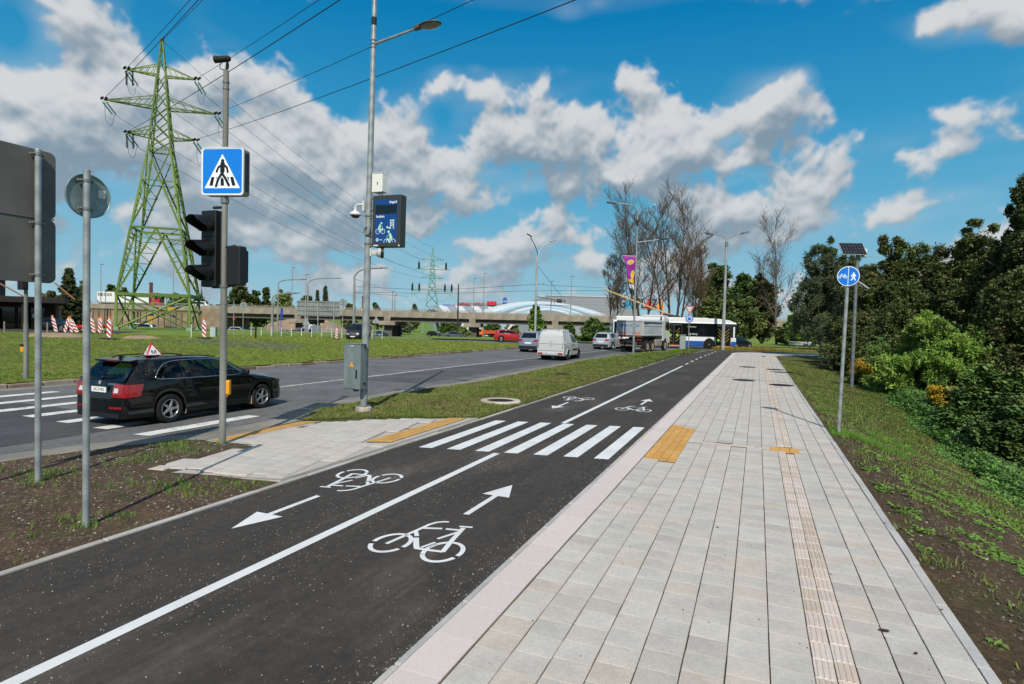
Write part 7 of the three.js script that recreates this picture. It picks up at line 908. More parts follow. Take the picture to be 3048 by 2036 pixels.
{
  // large sign back on posts, round and triangular sign backs
  const [x, z] = ahead(946, 108), y0 = -0.9, t = thing('road_sign', 'wide grey road sign seen from behind in front of the overpass', 'road sign', [x, y0, z], RIGHT), yt = yAt(946, 896, 108) - y0, yb = yAt(946, 942, 108) - y0, w = 7.8;
  part(t, 'panel', rbox(0, (yt + yb) / 2, 0, w, yt - yb, 0.05, 0.02), mat(0x8c9192, 0.6, { map: T.patch })); for (let i = 0; i < 4; i++) part(t, 'rail', rbox(0, lerp(yb + 0.2, yt - 0.2, i / 3), 0.08, w, 0.09, 0.08, 0.01), mat(0x6f7475, 0.6)); for (const q of [-2.3, 0, 2.9]) part(t, 'post', box(q, (yt + (q ? 0 : 0)) / 2, 0.16, 0.2, yt, 0.16), mat(0x848a8b, 0.6)); for (let i = 0; i < 9; i++) part(t, 'rib', box(-3.5 + i * 0.87, (yt + yb) / 2, 0.1, 0.05, yt - yb - 0.1, 0.05), mat(0x7c8182, 0.6));
  const round = (px, D, py, r, l) => { const [a, b] = ahead(px, D), y = groundY(a, b), h = yAt(px, py, D) - y, q = thing('traffic_sign', l, 'traffic sign', [a, y, b], RIGHT); part(q, 'post', at(new THREE.CylinderGeometry(0.035, 0.035, h + r, 10), 0, (h + r) / 2, 0.03), X.galv); part(q, 'disc', [at(new THREE.CylinderGeometry(r, r, 0.02, 28), 0, h, -0.02, Math.PI / 2), at(new THREE.TorusGeometry(r, 0.015, 6, 28), 0, h, 0)], mat(0x848c8f, 0.55)); part(q, 'rail', [rbox(0, h + 0.1, 0, r * 1.4, 0.04, 0.02, 0.005), rbox(0, h - 0.1, 0, r * 1.4, 0.04, 0.02, 0.005)], X.galvD); };
  round(723, 58, 909, 0.33, 'round sign back on a slim post, right of the signal post'); round(1019, 54, 902, 0.36, 'round sign back on a slim post, right of the wide sign');
  const tri = (px, D, py, r, l, m = mat(0x8d9496, 0.55)) => { const [a, b] = ahead(px, D), y = groundY(a, b), h = yAt(px, py, D) - y, q = thing('traffic_sign', l, 'traffic sign', [a, y, b], RIGHT); part(q, 'post', at(new THREE.CylinderGeometry(0.05, 0.05, h + r * 0.6, 10), 0, (h + r * 0.6) / 2, 0.03), X.galv); part(q, 'triangle_plate', at(extr(poly([[-r, -r * 0.6], [r, -r * 0.6], [0, r * 1.1]]), 0.02, 0.004), 0, h, -0.02), m); };
  tri(911, 92, 960, 0.62, 'triangular sign back left of the white ambulance'); tri(1118, 96, 955, 0.66, 'triangular sign back right of the black van'); tri(977, 100, 975, 0.5, 'small triangular sign back above the white saloon car');
  const dia = ahead(695, 62), q = thing('traffic_sign', 'diamond sign back on a tall post beside the overpass end', 'traffic sign', [dia[0], groundY(...dia), dia[1]], RIGHT); part(q, 'post', at(new THREE.CylinderGeometry(0.04, 0.04, 3.9, 10), 0, 1.95, 0.03), X.galv); part(q, 'plate', at(new THREE.BoxGeometry(0.5, 0.5, 0.02), 0, 3.2, 0, 0, 0, Math.PI / 4), mat(0x848c8f, 0.55)); part(q, 'red_plate', at(new THREE.BoxGeometry(0.3, 0.16, 0.02), 0.02, 2.0, 0), X.red);
  const bl = ahead(835, 96), f = thing('flag_pole', 'slim blue pole with a narrow blue board, left of the wide sign', 'pole', [bl[0], groundY(...bl), bl[1]], RIGHT); part(f, 'pole', at(new THREE.CylinderGeometry(0.05, 0.05, 4.2, 10), 0, 2.1, 0), mat(0x2d4fa0, 0.5)); part(f, 'board', rbox(0.12, 3.2, 0, 0.4, 1.7, 0.06, 0.03), mat(0x16358c, 0.5));
  [[402, 118, 0xb98a1e, 'blue and yellow information board by the ramp wall, near the white van'], [505, 125, 0xb98a1e, 'blue and yellow board on a post by the ramp wall']].forEach(([px, D, c, l], i) => { const [a, b] = ahead(449 - 47 + i * 103 + (i ? 4 : 47), D), e = thing('information_board', l, 'board', [a, -1.1, b], RIGHT); const h = i ? 4.6 : 2.4; part(e, 'post', [box(-0.3, h / 2, 0, 0.1, h, 0.1), box(0.3, h / 2, 0, 0.1, h, 0.1)], X.galvD); part(e, 'panel', rbox(0, h, 0, 0.9 + i * 0.5, 1.6 - i * 0.5, 0.1, 0.03), mat(c, 0.6)); part(e, 'header', rbox(0, h + (i ? 0.8 : 1.0), 0.02, 0.95 + i * 0.5, 0.5, 0.12, 0.03), mat(0x1b2c50, 0.6)); });
  // railing of white posts before the parked cars
  const fn = thing('railing', 'row of thin white posts with a rail before the parked cars', 'railing', [0, 0, 0]); const pts = []; for (let i = 0; i < 14; i++) { const px = 747 + i * 30, D = 73, [a, b] = ahead(px, D), y = groundY(a, b); pts.push([a, y + 1.05, b]); part(fn, 'post', [at(new THREE.CylinderGeometry(0.045, 0.045, 1.15, 8), a, y + 0.55, b)], X.white); } part(fn, 'rail', [tube(pts, 0.025, 40, 5), tube(pts.map(([a, b, c]) => [a, b - 0.45, c]), 0.02, 40, 5)], X.galv);
}
{
  // guardrail by the far bend
  const a = SD(50.5, 84), t = thing('guardrail', 'pale steel guardrail at the far bend, left of the bushes', 'guardrail', [0, 0, 0]); const line = [[2350, 82.5], [2372, 80.5], [2410, 79.5], [2460, 79], [2520, 79]].map(([px, D]) => { const [x, z] = ahead(px, D); return [x, 0, z]; });
  const g = (y, r) => tube(line.map(([x, , z]) => [x, y, z]), r, 40, 6); part(t, 'rail', [g(0.75, 0.09), g(0.58, 0.09)], mat(0xa9abab, 0.6)); part(t, 'lower_rail', [g(0.42, 0.1)], mat(0xb4b4b2, 0.6)); line.forEach(([x, , z], i) => part(t, 'post', box(x, 0.2, z + 0.0, 0.12, 0.9, 0.12), X.galvD));
}
{
  // dark low building with a flat canopy at the left
  const [x, z] = ahead(60, 76), t = thing('dark_building', 'dark flat-roofed building with a canopy behind the large grey sign', 'building', [x, -0.2, z], RIGHT + 0.6), dk = mat(0x1d1714, 0.8), br = mat(0x33251f, 0.85, { map: T.patch });
  part(t, 'wall', box(-8.5, 1.9, -5, 24, 4.0, 8), br); part(t, 'canopy', [rbox(-5.6, 4.0, -2.5, 20.6, 0.75, 11, 0.05)], dk); part(t, 'upper_storey', [box(-11, 5.8, -6, 17, 3.0, 7)], dk); part(t, 'upper_roof', rbox(-10, 7.4, -6, 18, 0.4, 8, 0.05), dk);
  for (let i = 0; i < 7; i++) part(t, 'upper_window', rbox(-16 + i * 2.1, 5.7, -2.46, 1.8, 1.7, 0.06, 0.02), X.glassD); for (let i = 0; i < 6; i++) part(t, 'shop_window', rbox(-14 + i * 3.0, 1.7, -0.96, 2.7, 2.7, 0.06, 0.02), X.glassD); for (const q of [-15, -9, -4, 0.5, 4.2]) part(t, 'column', box(q, 1.8, 2.6, 0.3, 3.9, 0.3), dk); part(t, 'red_post', box(-2.6, 1.4, 3.2, 0.5, 3.0, 0.5), X.red); part(t, 'strut', [beam([-3, 6.6, -1], [0.6, 4.2, -0.5], 0.16), beam([3.4, 6.4, -1], [5.6, 4.3, -0.5], 0.16)], mat(0x8a5f45, 0.8)); part(t, 'notice', rbox(1.6, 2.0, -0.9, 1.0, 0.5, 0.05, 0.02), X.cream);
  struct('forecourt', flat([SD(-85, 54), SD(-46, 54), SD(-44, 62), SD(-48, 78), SD(-85, 80)], 0.06 - 0.0), mat(0xa39b90, 0.9, { map: T.road }));
  for (const [px, l] of [[12, 'left'], [140, 'right']]) { const [a, b] = ahead(px, 62), o = struct('bollard', [at(new THREE.CylinderGeometry(0.07, 0.07, 1.1, 10), 0, 0.55, 0), at(new THREE.SphereGeometry(0.07, 10, 6), 0, 1.1, 0)], mat(0x8f7f70, 0.7)); delete o.userData.kind; o.position.set(a, 0.05, b); tag(o, 'short bollard before the dark building, ' + l + ' one', 'bollard'); }
}
// ---------------------------------------------------------------- far buildings
{
  const t = thing('striped_arena', 'arched roof of white, pale blue and grey bands behind the overpass', 'building', [0, 0, 0]);
  const cols = [0xd8dcdd, 0x9cc4d6, 0xd4d8da, 0x8b979e, 0xa9cddb, 0xdadddd, 0xc9d3d8, 0x8f9aa1, 0xdcdfe0, 0xa4c9d9].map((c) => mat(c, 0.5)), N = 7;
  // arcs: [left foot, crown x, crown y, right foot] in view widths, front to back
  const arc = (i) => { const u = i / N, D = lerp(195, 240, u), px = (q) => ((q - 1524) / 1763) * D, l = px(lerp(1560, 1400, u)), c = px(lerp(1636, 1640, u)), r = px(lerp(1716, 1868, u)), top = yAt(1640, lerp(922, 896, Math.pow(u, 0.8)), D), out = []; for (let k = 0; k <= 28; k++) { const v = k / 28, x = lerp(l - 6, r + 6, v), y = lerp(-2.3, top, Math.sin(Math.pow(v, lerp(0.95, 0.86, u)) * Math.PI) ** 0.62); const [X0, Z0] = SD(x, D + 6 * Math.sin(v * Math.PI)); out.push([X0, y, Z0]); } return out; };
  for (let i = 0; i < N; i++) { const a = arc(i), b = arc(i + 0.97), P = [], I = []; a.forEach((p, k) => { P.push(...p, ...b[k]); if (k < a.length - 1) { const o = k * 2; I.push(o, o + 2, o + 1, o + 1, o + 2, o + 3); } }); const g = new THREE.BufferGeometry(); g.setAttribute('position', new THREE.Float32BufferAttribute(P, 3)); g.setIndex(I); g.computeVertexNormals(); const m = cols[i % cols.length]; m.side = THREE.DoubleSide; part(t, 'roof_band', g, m); }
  const h = thing('grey_hall', 'large windowless grey hall behind the striped roof', 'building', [...SD(0, 268)].toSpliced(1, 0, -2.3), RIGHT), X0 = ((1628 - 1524) / 1763) * 268, X1 = ((1900 - 1524) / 1763) * 268, top = yAt(1700, 881, 268) + 2.3, gm = mat(0x99a0a8, 0.7, { map: T.patch }), gd = mat(0x7d858e, 0.7);
  part(h, 'wall', box((X0 + X1) / 2, top / 2, -20, X1 - X0, top, 40), gm); for (let x = X0; x < X1; x += 1.6) part(h, 'cladding_rib', box(x, top / 2, 0.1, 0.3, top - 0.4, 0.2), gm); part(h, 'roof_edge', box((X0 + X1) / 2, top, -20, X1 - X0 + 0.6, 0.5, 40.6), mat(0xaeb4ba, 0.6)); part(h, 'side_wing', at(extr(poly([[-14, 0], [0, 0], [0, top - 0.2], [-9, top - 3.0], [-14, top - 5.4]]), 20), X0, 0, -20), gd); part(h, 'vent', box(X0 + 5, top - 2.4, 0.3, 2.4, 1.6, 0.4), X.dark);
  // roof lettering, partly behind the bare trees
  const l = thing('roof_lettering', 'large dark letters and coloured triangles on the roof right of the striped arena', 'sign', [...SD(0, 236)].toSpliced(1, 0, yAt(1850, 917, 236)), RIGHT), PX = (q) => ((q - 1524) / 1763) * 236, dm = mat(0x1c1c20, 0.6), let3 = (s, px) => part(l, 'letter', WORD(s, 2.9, 0.5).scale(1, 1.35, 1).translate(PX(px), 0, 0), dm), tri = (px, m) => part(l, 'triangle', at(extr(poly([[-1.9, 0], [1.9, 0], [0, 4.2]]), 0.5), PX(px), 0, 0), m);
  let3('R', 1819); let3('I', 1834); part(l, 'letter', box(PX(1834), 4.5, 0.25, 1.4, 0.35, 0.5), dm); let3('G', 1849); tri(1866, mat(0x1f97c4, 0.6)); let3('P', 1896); let3('L', 1911); tri(1927, mat(0xb8202c, 0.6)); let3('Z', 1944); tri(1961, mat(0xd98a48, 0.6)); part(l, 'frame', [box(PX(1890), -0.3, 0.2, PX(1970) - PX(1812), 0.25, 0.3), ...[1816, 1850, 1885, 1925, 1965].map((q) => box(PX(q), -2, 0.2, 0.25, 3.4, 0.25))], X.galvD); part(l, 'roof', box(PX(1890), -6.2, -8, 26, 5, 18), mat(0xb8bcc0, 0.6));
  // shopping hall left of the arena with coloured shop signs
  const s = thing('shopping_hall', 'long grey shopping hall with coloured shop signs behind the overpass', 'building', [...SD(0, 300)].toSpliced(1, 0, -2.3), RIGHT), Q = (px) => ((px - 1524) / 1763) * 300, H = (py, px) => yAt(px, py, 300) + 2.3;
  part(s, 'wall', [box((Q(1360) + Q(1500)) / 2, H(902, 1430) / 2, -15, Q(1500) - Q(1360), H(902, 1430), 30), box((Q(1290) + Q(1360)) / 2, H(915, 1330) / 2, -12, Q(1360) - Q(1290), H(915, 1330), 24)], mat(0x8f969b, 0.7, { map: T.patch })); part(s, 'roof', box((Q(1500) + Q(1600)) / 2, H(908, 1540) / 2, -12, Q(1600) - Q(1500), H(908, 1540), 20), mat(0x9aa1a6, 0.7));
  for (let i = 0; i < 9; i++) part(s, 'roof_band', at(new THREE.BoxGeometry(6.2, 0.3, 14), Q(1310 + i * 24), H(924, 1400), 6, 0.3, 0.35, 0), i % 2 ? mat(0xc9cfd2, 0.5) : mat(0x8996a0, 0.5));
  const txt = (w, px, py, k, m) => part(s, 'shop_sign', WORD(w, k, 0.3).scale(1, 1.45, 1).translate(Q(px), H(py, px), 0.6), m); txt('MAXIMA', 1328, 912, 0.72, mat(0x1c49a0, 0.5)); txt('myfitness', 1378, 908, 0.95, mat(0xa81c28, 0.5)); txt('APOLLO', 1424, 906, 0.95, mat(0xc03a2c, 0.5)); txt('rimi', 1348, 911, 0.7, mat(0xb83030, 0.5));
  part(s, 'red_crown_sign', at(extr(poly([[-2.4, 0], [2.4, 0], [2.4, 2.2], [0.7, 1.5], [0.5, 2.4], [0, 1.7], [-0.5, 2.4], [-0.7, 1.5], [-2.4, 2.2]]), 0.4), Q(1461), H(908, 1461), 1.0), mat(0xb5131f, 0.5)); part(s, 'blue_sign', [rbox(Q(1500), H(898, 1500), 1.0, 2.4, 2.2, 0.4, 0.1), at(new THREE.CylinderGeometry(1.0, 1.0, 0.4, 20, 1, false, Math.PI / 2, Math.PI), Q(1500), H(891.5, 1500), 1.0, Math.PI / 2)], mat(0x1a4fa8, 0.5)); part(s, 'blue_sign_lettering', at(WORD('LIDO', 0.8, 0.1), Q(1500), H(900, 1500), 1.2), X.white); part(s, 'sign_leg', [box(Q(1497), H(904.5, 1500), 1.0, 0.15, 1.6, 0.15), box(Q(1503), H(904.5, 1500), 1.0, 0.15, 1.6, 0.15)], X.galvD);
  const c = ahead(448, 420), ch = thing('chimney', 'tall red brick chimney rising behind the lorry', 'chimney', [c[0], -2, c[1]]), ct = yAt(448, 841, 420) + 2; part(ch, 'shaft', triUV(at(new THREE.CylinderGeometry(1.05, 1.5, ct, 20), 0, ct / 2, 0)), mat(0x7c3f33, 0.9, { map: T.conc })); part(ch, 'rim', at(new THREE.CylinderGeometry(1.25, 1.15, 1.2, 20), 0, ct - 0.8, 0), mat(0x6a352c, 0.9));
  const sp = ahead(598, 620), ss = thing('church_spire', 'thin dark church spire on the horizon left of the signal post', 'church spire', [sp[0], -2, sp[1]]), sh = yAt(598, 853, 620) + 2; part(ss, 'spire', at(new THREE.ConeGeometry(2.4, sh * 0.6, 8), 0, sh * 0.7, 0), mat(0x2a4a50, 0.8)); part(ss, 'tower', box(0, sh * 0.2, 0, 4.4, sh * 0.42, 4.4), mat(0x5c5a55, 0.9)); part(ss, 'cross', [box(0, sh + 0.5, 0, 0.3, 2.4, 0.3), box(0, sh + 0.9, 0, 1.2, 0.3, 0.3)], X.dark);
  const rb = ahead(1083, 330), rt = thing('brick_tower', 'small red brick tower behind the overpass, behind the counter board post', 'tower', [rb[0], -2, rb[1]], RIGHT), rh = yAt(1083, 884, 330) + 2; part(rt, 'wall', box(0, rh / 2, 0, 2.4, rh, 2.4), mat(0x7a4034, 0.9)); part(rt, 'cap', box(0, rh, 0, 2.8, 0.6, 2.8), mat(0x5d332b, 0.9)); for (const q of [0.35, 0.6, 0.8]) part(rt, 'window', box(0, rh * q, 1.22, 0.8, 1.4, 0.1), X.dark);
  const hp = ahead(910, 178), e = new THREE.SphereGeometry(1, 40, 12, 0, Math.PI * 2, 0, Math.PI / 2), ep = e.attributes.position; for (let i = 0; i < ep.count; i++) { const k = 1 + 0.3 * fbm(ep.getX(i) * 3, ep.getZ(i) * 3, 5, 3); ep.setXYZ(i, ep.getX(i) * 12.5 * k, Math.pow(ep.getY(i), 1.3) * 5.3 * k, ep.getZ(i) * 6 * k); } e.computeVertexNormals(); const hm = struct('sand_heap', triUV(e), mat(0xa8937f, 1, { map: T.conc })); delete hm.userData.kind; hm.position.set(hp[0], -2.4, hp[1]); hm.rotation.y = RIGHT; tag(hm, 'long pale sand heap seen under the overpass behind the wide sign', 'sand heap');
}
// ---------------------------------------------------------------- vehicles across the lawn
{
  const P = [], U = [], I = [], n = 24; for (let i = 0; i <= n; i++) for (let j = 0; j <= 12; j++) { const D = lerp(90, 172, j / 12), s = lerp(-60, -5 + (D - 90) * 0.2, i / n), [x, z] = SD(s, D); P.push(x, -0.02 + farDip(x, z) - 0.3 * sstep(96, 90, D), z); U.push(s, D); if (i < n && j < 12) { const o = i * 13 + j; I.push(o, o + 13, o + 1, o + 1, o + 13, o + 14); } }
  const g = new THREE.BufferGeometry(); g.setAttribute('position', new THREE.Float32BufferAttribute(P, 3)); g.setAttribute('uv', new THREE.Float32BufferAttribute(U, 2)); g.setIndex(I); g.computeVertexNormals(); struct('parking_ground', g, mat(0xc8c6c2, 0.9, { map: T.road, side: THREE.DoubleSide }));
}
[
  ['van', 'black_van', 'black van facing the road in front of the overpass, left of the teal car', 'van', 0x07080a, 1066, 70.5, 158, -0.05, 1],
  ['hatch', 'teal_car', 'dark teal car right of the black van', 'car', 0x0f2c33, 1132, 108, 165, -1.0, 1],
  ['sedan', 'white_saloon_car', 'white saloon car left of the beacon and the black van', 'car', 0xb9bec2, 976, 126, 168, -1.75, 1],
  ['box', 'ambulance_van', 'white high-roofed van with an orange board, left of the white saloon car', 'van', 0xc9ccce, 921, 130, 172, -1.8, 1],
  ['suv', 'beige_car', 'beige grey car left of the white high-roofed van', 'car', 0x77736d, 879, 132, 170, -1.8],
  ['hatch', 'pale_blue_car', 'pale blue car behind the slim blue pole', 'car', 0x8a9db4, 842, 136, 170, -1.9],
  ['sedan', 'dark_car', 'dark car right of the parked white car, beside the railing', 'car', 0x1b2530, 752, 126, AZ + 96, -1.5],
  ['suv', 'parked_white_car', 'parked white car under the overpass end, right of the signal post', 'car', 0xb4b7ba, 712, 124, AZ + 90, -1.4],
  ['suv', 'black_car', 'black car parked in front of the dark building', 'car', 0x0b0d10, 165, 75, AZ + 90, 0.0, 1],
  ['van', 'parked_van', 'white panel van parked by the ramp wall behind the pylon foot', 'van', 0xc6c9ca, 436, 128, AZ + 90, -1.5],
  ['hatch', 'small_dark_car', 'small dark car parked behind the pylon, near the boards', 'car', 0x14171a, 515, 130, AZ + 90, -1.6],
  ['sedan', 'grey_saloon_car', 'grey saloon car on the far road left of the red car', 'car', 0x464d54, 1354, 106, AZ + 80, -0.75, 1],
  ['suv', 'navy_car', 'dark navy car left of the grey saloon car', 'car', 0x131c28, 1293, 178, AZ + 100, -2.1],
  ['sedan', 'purple_car', 'dark purple car under the overpass beside a pier', 'car', 0x1a1828, 1178, 200, AZ + 100, -2.3],
  ['hatch', 'far_white_car', 'small white car under the overpass above the purple car', 'car', 0xb8bbbe, 1172, 236, AZ + 150, -2.3],
  ['hatch', 'hidden_dark_car', 'dark car peeking out behind the front of the trolleybus', 'car', 0x0d1116, 2196, 76, AZ + 60, -0.1],
].forEach(([sh, n, l, cat, c, px, D, az, y, near]) => { const [x, z] = ahead(px, D); const t = car(sh, n, l, cat, c, x, z, az, { y, near: !!near, metal: 0.3 }); if (n === 'ambulance_van') { part(t, 'orange_board', rbox(0.25, 0.72, -5.93, 0.8, 0.5, 0.04, 0.02), mat(0xd2521c, 0.5)); part(t, 'roof_pod', rbox(0, 2.72, -2.6, 1.6, 0.25, 1.4, 0.1), X.white); } });
{
  const [x, z] = ahead(1066, 160), t = thing('box_lorry', 'white box lorry passing under the overpass above the black van', 'lorry', [x, -2.3, z], RIGHT - 0.3); part(t, 'box_body', rbox(-0.6, 2.4, 0, 4.2, 2.9, 2.4, 0.06), X.white); part(t, 'cab', rbox(2.5, 1.9, 0, 1.9, 2.2, 2.2, 0.2), X.white); part(t, 'cab_window', rbox(2.9, 2.4, 1.11, 0.8, 0.7, 0.03, 0.01), X.glassD); for (const q of [-1.6, 2.4]) part(t, 'wheel', at(new THREE.CylinderGeometry(0.45, 0.45, 2.2, 14), q, 0.45, 0, Math.PI / 2), X.rubber);
  const [a, b] = ahead(1450, 186), o = thing('orange_lorry', 'orange tipper lorry on the far road, left of the red car', 'lorry', [a, -2.25, b], RIGHT + Math.PI); part(o, 'tipping_body', [rbox(-1.1, 1.75, 0, 4.2, 1.0, 2.4, 0.05), ...[-3, -2, -1, 0, 0.8].map((q) => rbox(q, 1.75, 0, 0.12, 1.1, 2.5, 0.03))], mat(0xb4401a, 0.6)); part(o, 'cab', [rbox(2.1, 1.75, 0, 1.7, 2.0, 2.3, 0.2)], mat(0xd2691c, 0.55)); part(o, 'cab_window', [rbox(2.3, 2.2, -1.16, 0.9, 0.7, 0.03, 0.01), rbox(2.96, 2.2, 0, 0.03, 0.8, 2.0, 0.01)], X.glassD); part(o, 'chassis', box(-0.5, 1.0, 0, 6, 0.3, 1.2), X.dark); for (const q of [-2.3, -1.1, 2.1]) part(o, 'wheel', at(new THREE.CylinderGeometry(0.5, 0.5, 2.3, 14), q, 0.5, 0, Math.PI / 2), X.rubber);
}
// ---------------------------------------------------------------- plants
// leaf clusters: n folded leaves round a twig, in a unit about one leaf long
function leafCluster(n, seed, shape = 'oval', spread = 1.1) {
  const r = rng(seed), P = [], I = [];
  for (let i = 0; i < n; i++) {
    const w = shape === 'long' ? 0.15 : shape === 'round' ? 0.42 : 0.27, e = new THREE.Euler((r() - 0.5) * 1.7 - (shape === 'long' ? 0.5 : 0.1), r() * 6.283, (r() - 0.5) * 1.3, 'YXZ'), o = V3((r() - 0.5) * spread, (r() - 0.5) * spread * 0.8, (r() - 0.5) * spread), k = 0.75 + r() * 0.5;
    const v = [[0, 0, 0], [-w, 0.10, 0.45], [0, 0.02, 1], [w, 0.10, 0.45], [0, -0.02, 0.5]].map((p) => V3(...p).multiplyScalar(k).applyEuler(e).add(o)), b = P.length / 3; v.forEach((p) => P.push(p.x, p.y, p.z)); I.push(b, b + 4, b + 1, b + 1, b + 4, b + 2, b + 4, b, b + 3, b + 4, b + 3, b + 2);
  }
  const g = new THREE.BufferGeometry(); g.setAttribute('position', new THREE.Float32BufferAttribute(P, 3)); g.setIndex(I); g.computeVertexNormals(); return g;
}
const LEAF = { oval: leafCluster(7, 1), small: leafCluster(9, 2, 'oval', 1.6), long: leafCluster(8, 3, 'long', 0.9), round: leafCluster(5, 4, 'round', 1.1), far: leafCluster(4, 5, 'round', 1.2), needle: leafCluster(10, 6, 'long', 0.7) };
const leafMat = (tr = 0) => (tr ? new THREE.MeshPhysicalMaterial({ color: 0xffffff, roughness: 0.75, transmission: tr, thickness: 0, side: THREE.DoubleSide }) : new THREE.MeshStandardMaterial({ color: 0xffffff, roughness: 0.72, side: THREE.DoubleSide }));
const LM = leafMat(), LMT = leafMat(0.35);
function crown(parent, name, blobs, count, leaf, size, cols, seed, o = {}) {   // blobs: [x, y, z, rx, ry, rz]; sub-clumps in each, leaves in those, gaps between
  const r = rng(seed), vol = blobs.map((b) => b[3] * b[4] * b[5]), tot = vol.reduce((a, b) => a + b, 0), subs = [], ball = () => { const u = r() * 2 - 1, a = r() * 6.283, q = Math.sqrt(1 - u * u); return [q * Math.cos(a), u, q * Math.sin(a)]; };
  blobs.forEach((b, i) => { const n = Math.max(9, Math.round((o.subs || 46) * vol[i] / tot)); for (let k = 0; k < n; k++) { const d = ball(), f = Math.pow(r(), 0.42) * (0.86 + 0.26 * r()); subs.push([b[0] + d[0] * b[3] * f, b[1] + d[1] * b[4] * f, b[2] + d[2] * b[5] * f, Math.min(b[3], b[4], b[5]) * (o.sub || 0.34) * (0.55 + r() * 1.0), r()]); } });
  const im = shade(new THREE.InstancedMesh(leaf, o.mat || LM, count)), m = new THREE.Matrix4(), c = new THREE.Color(), q = new THREE.Quaternion(), e = new THREE.Euler(); im.name = name; if (o.stuff !== false) im.userData.kind = 'stuff';
  for (let i = 0; i < count; i++) {
    const s = subs[(r() * subs.length) | 0], d = ball(), f = 0.80 * Math.sqrt(-Math.log(1 - r() * 0.975)), sh = o.flat || 0.75;
    e.set((r() - 0.5) * 0.9 + (o.droop || 0), r() * 6.283, (r() - 0.5) * 0.9); const k = size * (0.7 + r() * 0.6);
    m.compose(V3(s[0] + d[0] * s[3] * f, s[1] + d[1] * s[3] * f * sh - (o.hang || 0) * r() * s[3], s[2] + d[2] * s[3] * f), q.setFromEuler(e), V3(k, k, k)); im.setMatrixAt(i, m);
    const a = cols[(s[4] * cols.length) | 0], b = cols[(r() * cols.length) | 0], t = r() * 0.5, v = 0.72 + r() * 0.56; c.setRGB(lerp(a[0], b[0], t) * v, lerp(a[1], b[1], t) * v, lerp(a[2], b[2], t) * v); im.setColorAt(i, c);
  }
  parent.add(im); return im;
}
function limbs(parent, h, r0, n, seed, spread = 0.35, m = X.bark, from = 0.3) { const r = rng(seed), gs = [], tr = [[0, -0.3, 0], [(r() - 0.5) * 0.06 * h, h * 0.35, (r() - 0.5) * 0.06 * h], [(r() - 0.5) * 0.1 * h, h * 0.7, (r() - 0.5) * 0.1 * h], [(r() - 0.5) * 0.12 * h, h, 0]], cv = new THREE.CatmullRomCurve3(tr.map(vec)); for (let k = 0; k < 6; k++) { const a = cv.getPoint(k / 6), b = cv.getPoint((k + 1) / 6); gs.push(bar(a.toArray(), b.toArray(), r0 * (1 - k / 6.6), r0 * (1 - (k + 1) / 6.6), 9)); } part(parent, 'trunk', triUV(merge(gs)), m); for (let i = 0; i < n; i++) { const a = cv.getPoint(from + (0.95 - from) * (i / n)), ang = i * 2.4 + r(), L = h * spread * (1 - 0.5 * i / n), b = a.clone().add(V3(Math.cos(ang) * L, L * (0.5 + r() * 0.5), Math.sin(ang) * L)), mid = a.clone().lerp(b, 0.5).add(V3(0, -0.06 * L, 0)), w = r0 * 0.42 * (1 - 0.5 * i / n); part(parent, 'limb', triUV(merge([bar(a.toArray(), mid.toArray(), w, w * 0.7, 7), bar(mid.toArray(), b.toArray(), w * 0.7, w * 0.25, 7)])), m); } }
const G = { dark: [[0.062, 0.096, 0.019], [0.080, 0.114, 0.024], [0.112, 0.138, 0.032], [0.054, 0.082, 0.018], [0.122, 0.128, 0.034]], mid: [[0.075, 0.135, 0.026], [0.095, 0.155, 0.032], [0.06, 0.108, 0.022]], bright: [[0.215, 0.36, 0.032], [0.17, 0.30, 0.03], [0.27, 0.40, 0.045], [0.12, 0.22, 0.028]], grey: [[0.105, 0.140, 0.066], [0.125, 0.160, 0.080], [0.085, 0.115, 0.055]], conif: [[0.035, 0.062, 0.024], [0.045, 0.075, 0.028], [0.07, 0.085, 0.028]], willow: [[0.17, 0.22, 0.05], [0.20, 0.245, 0.06], [0.14, 0.19, 0.046]], brown: [[0.098, 0.098, 0.038], [0.075, 0.092, 0.030], [0.115, 0.10, 0.042]], weed: [[0.10, 0.24, 0.025], [0.135, 0.28, 0.032], [0.075, 0.17, 0.024]] };
let seedN = 100;
// a leafy tree by its outline in the photograph: px across, D ahead, top and foot rows, width in px
function tree(name, label, px, D, topPy, wpx, cols, count, size, o = {}) {
  const [x, z] = ahead(px, D), y = o.y ?? -1.5, H = yAt(px, topPy, D) - y, w = (wpx / 1763) * D / 2, t = thing(name, label, o.cat || 'tree', [x, y, z], RIGHT), sd = seedN++, r = rng(sd), lo = o.lo ?? 0.28, bl = [];
  const n = o.n || 5; bl.push([0, H * (lo + (1 - lo) * 0.42), 0, w * 0.86, H * (1 - lo) * 0.40, w * 0.86]);
  for (let i = 0; i < n; i++) { const a = i * 2.4 + r() * 2, f = (i + 0.5) / n, q = w * (0.62 - 0.42 * f); bl.push([Math.cos(a) * q, H * (lo + (1 - lo) * (0.22 + 0.60 * f)), Math.sin(a) * q, w * (0.52 - 0.2 * f), H * (1 - lo) * 0.22, w * (0.52 - 0.2 * f)]); }
  bl.push([w * (r() - 0.5) * 0.3, H * 0.80, 0, w * 0.42, H * 0.18, w * 0.42]);
  limbs(t, H * 0.78, Math.max(0.05, H * 0.012), o.limbs ?? 6, sd, o.cat === 'shrub' ? 0.16 : 0.22, o.bark || X.bark); crown(t, o.cat === 'shrub' ? 'foliage' : 'crown', bl, count, LEAF[o.leaf || 'oval'], size, cols, sd + 7, o); return t;
}
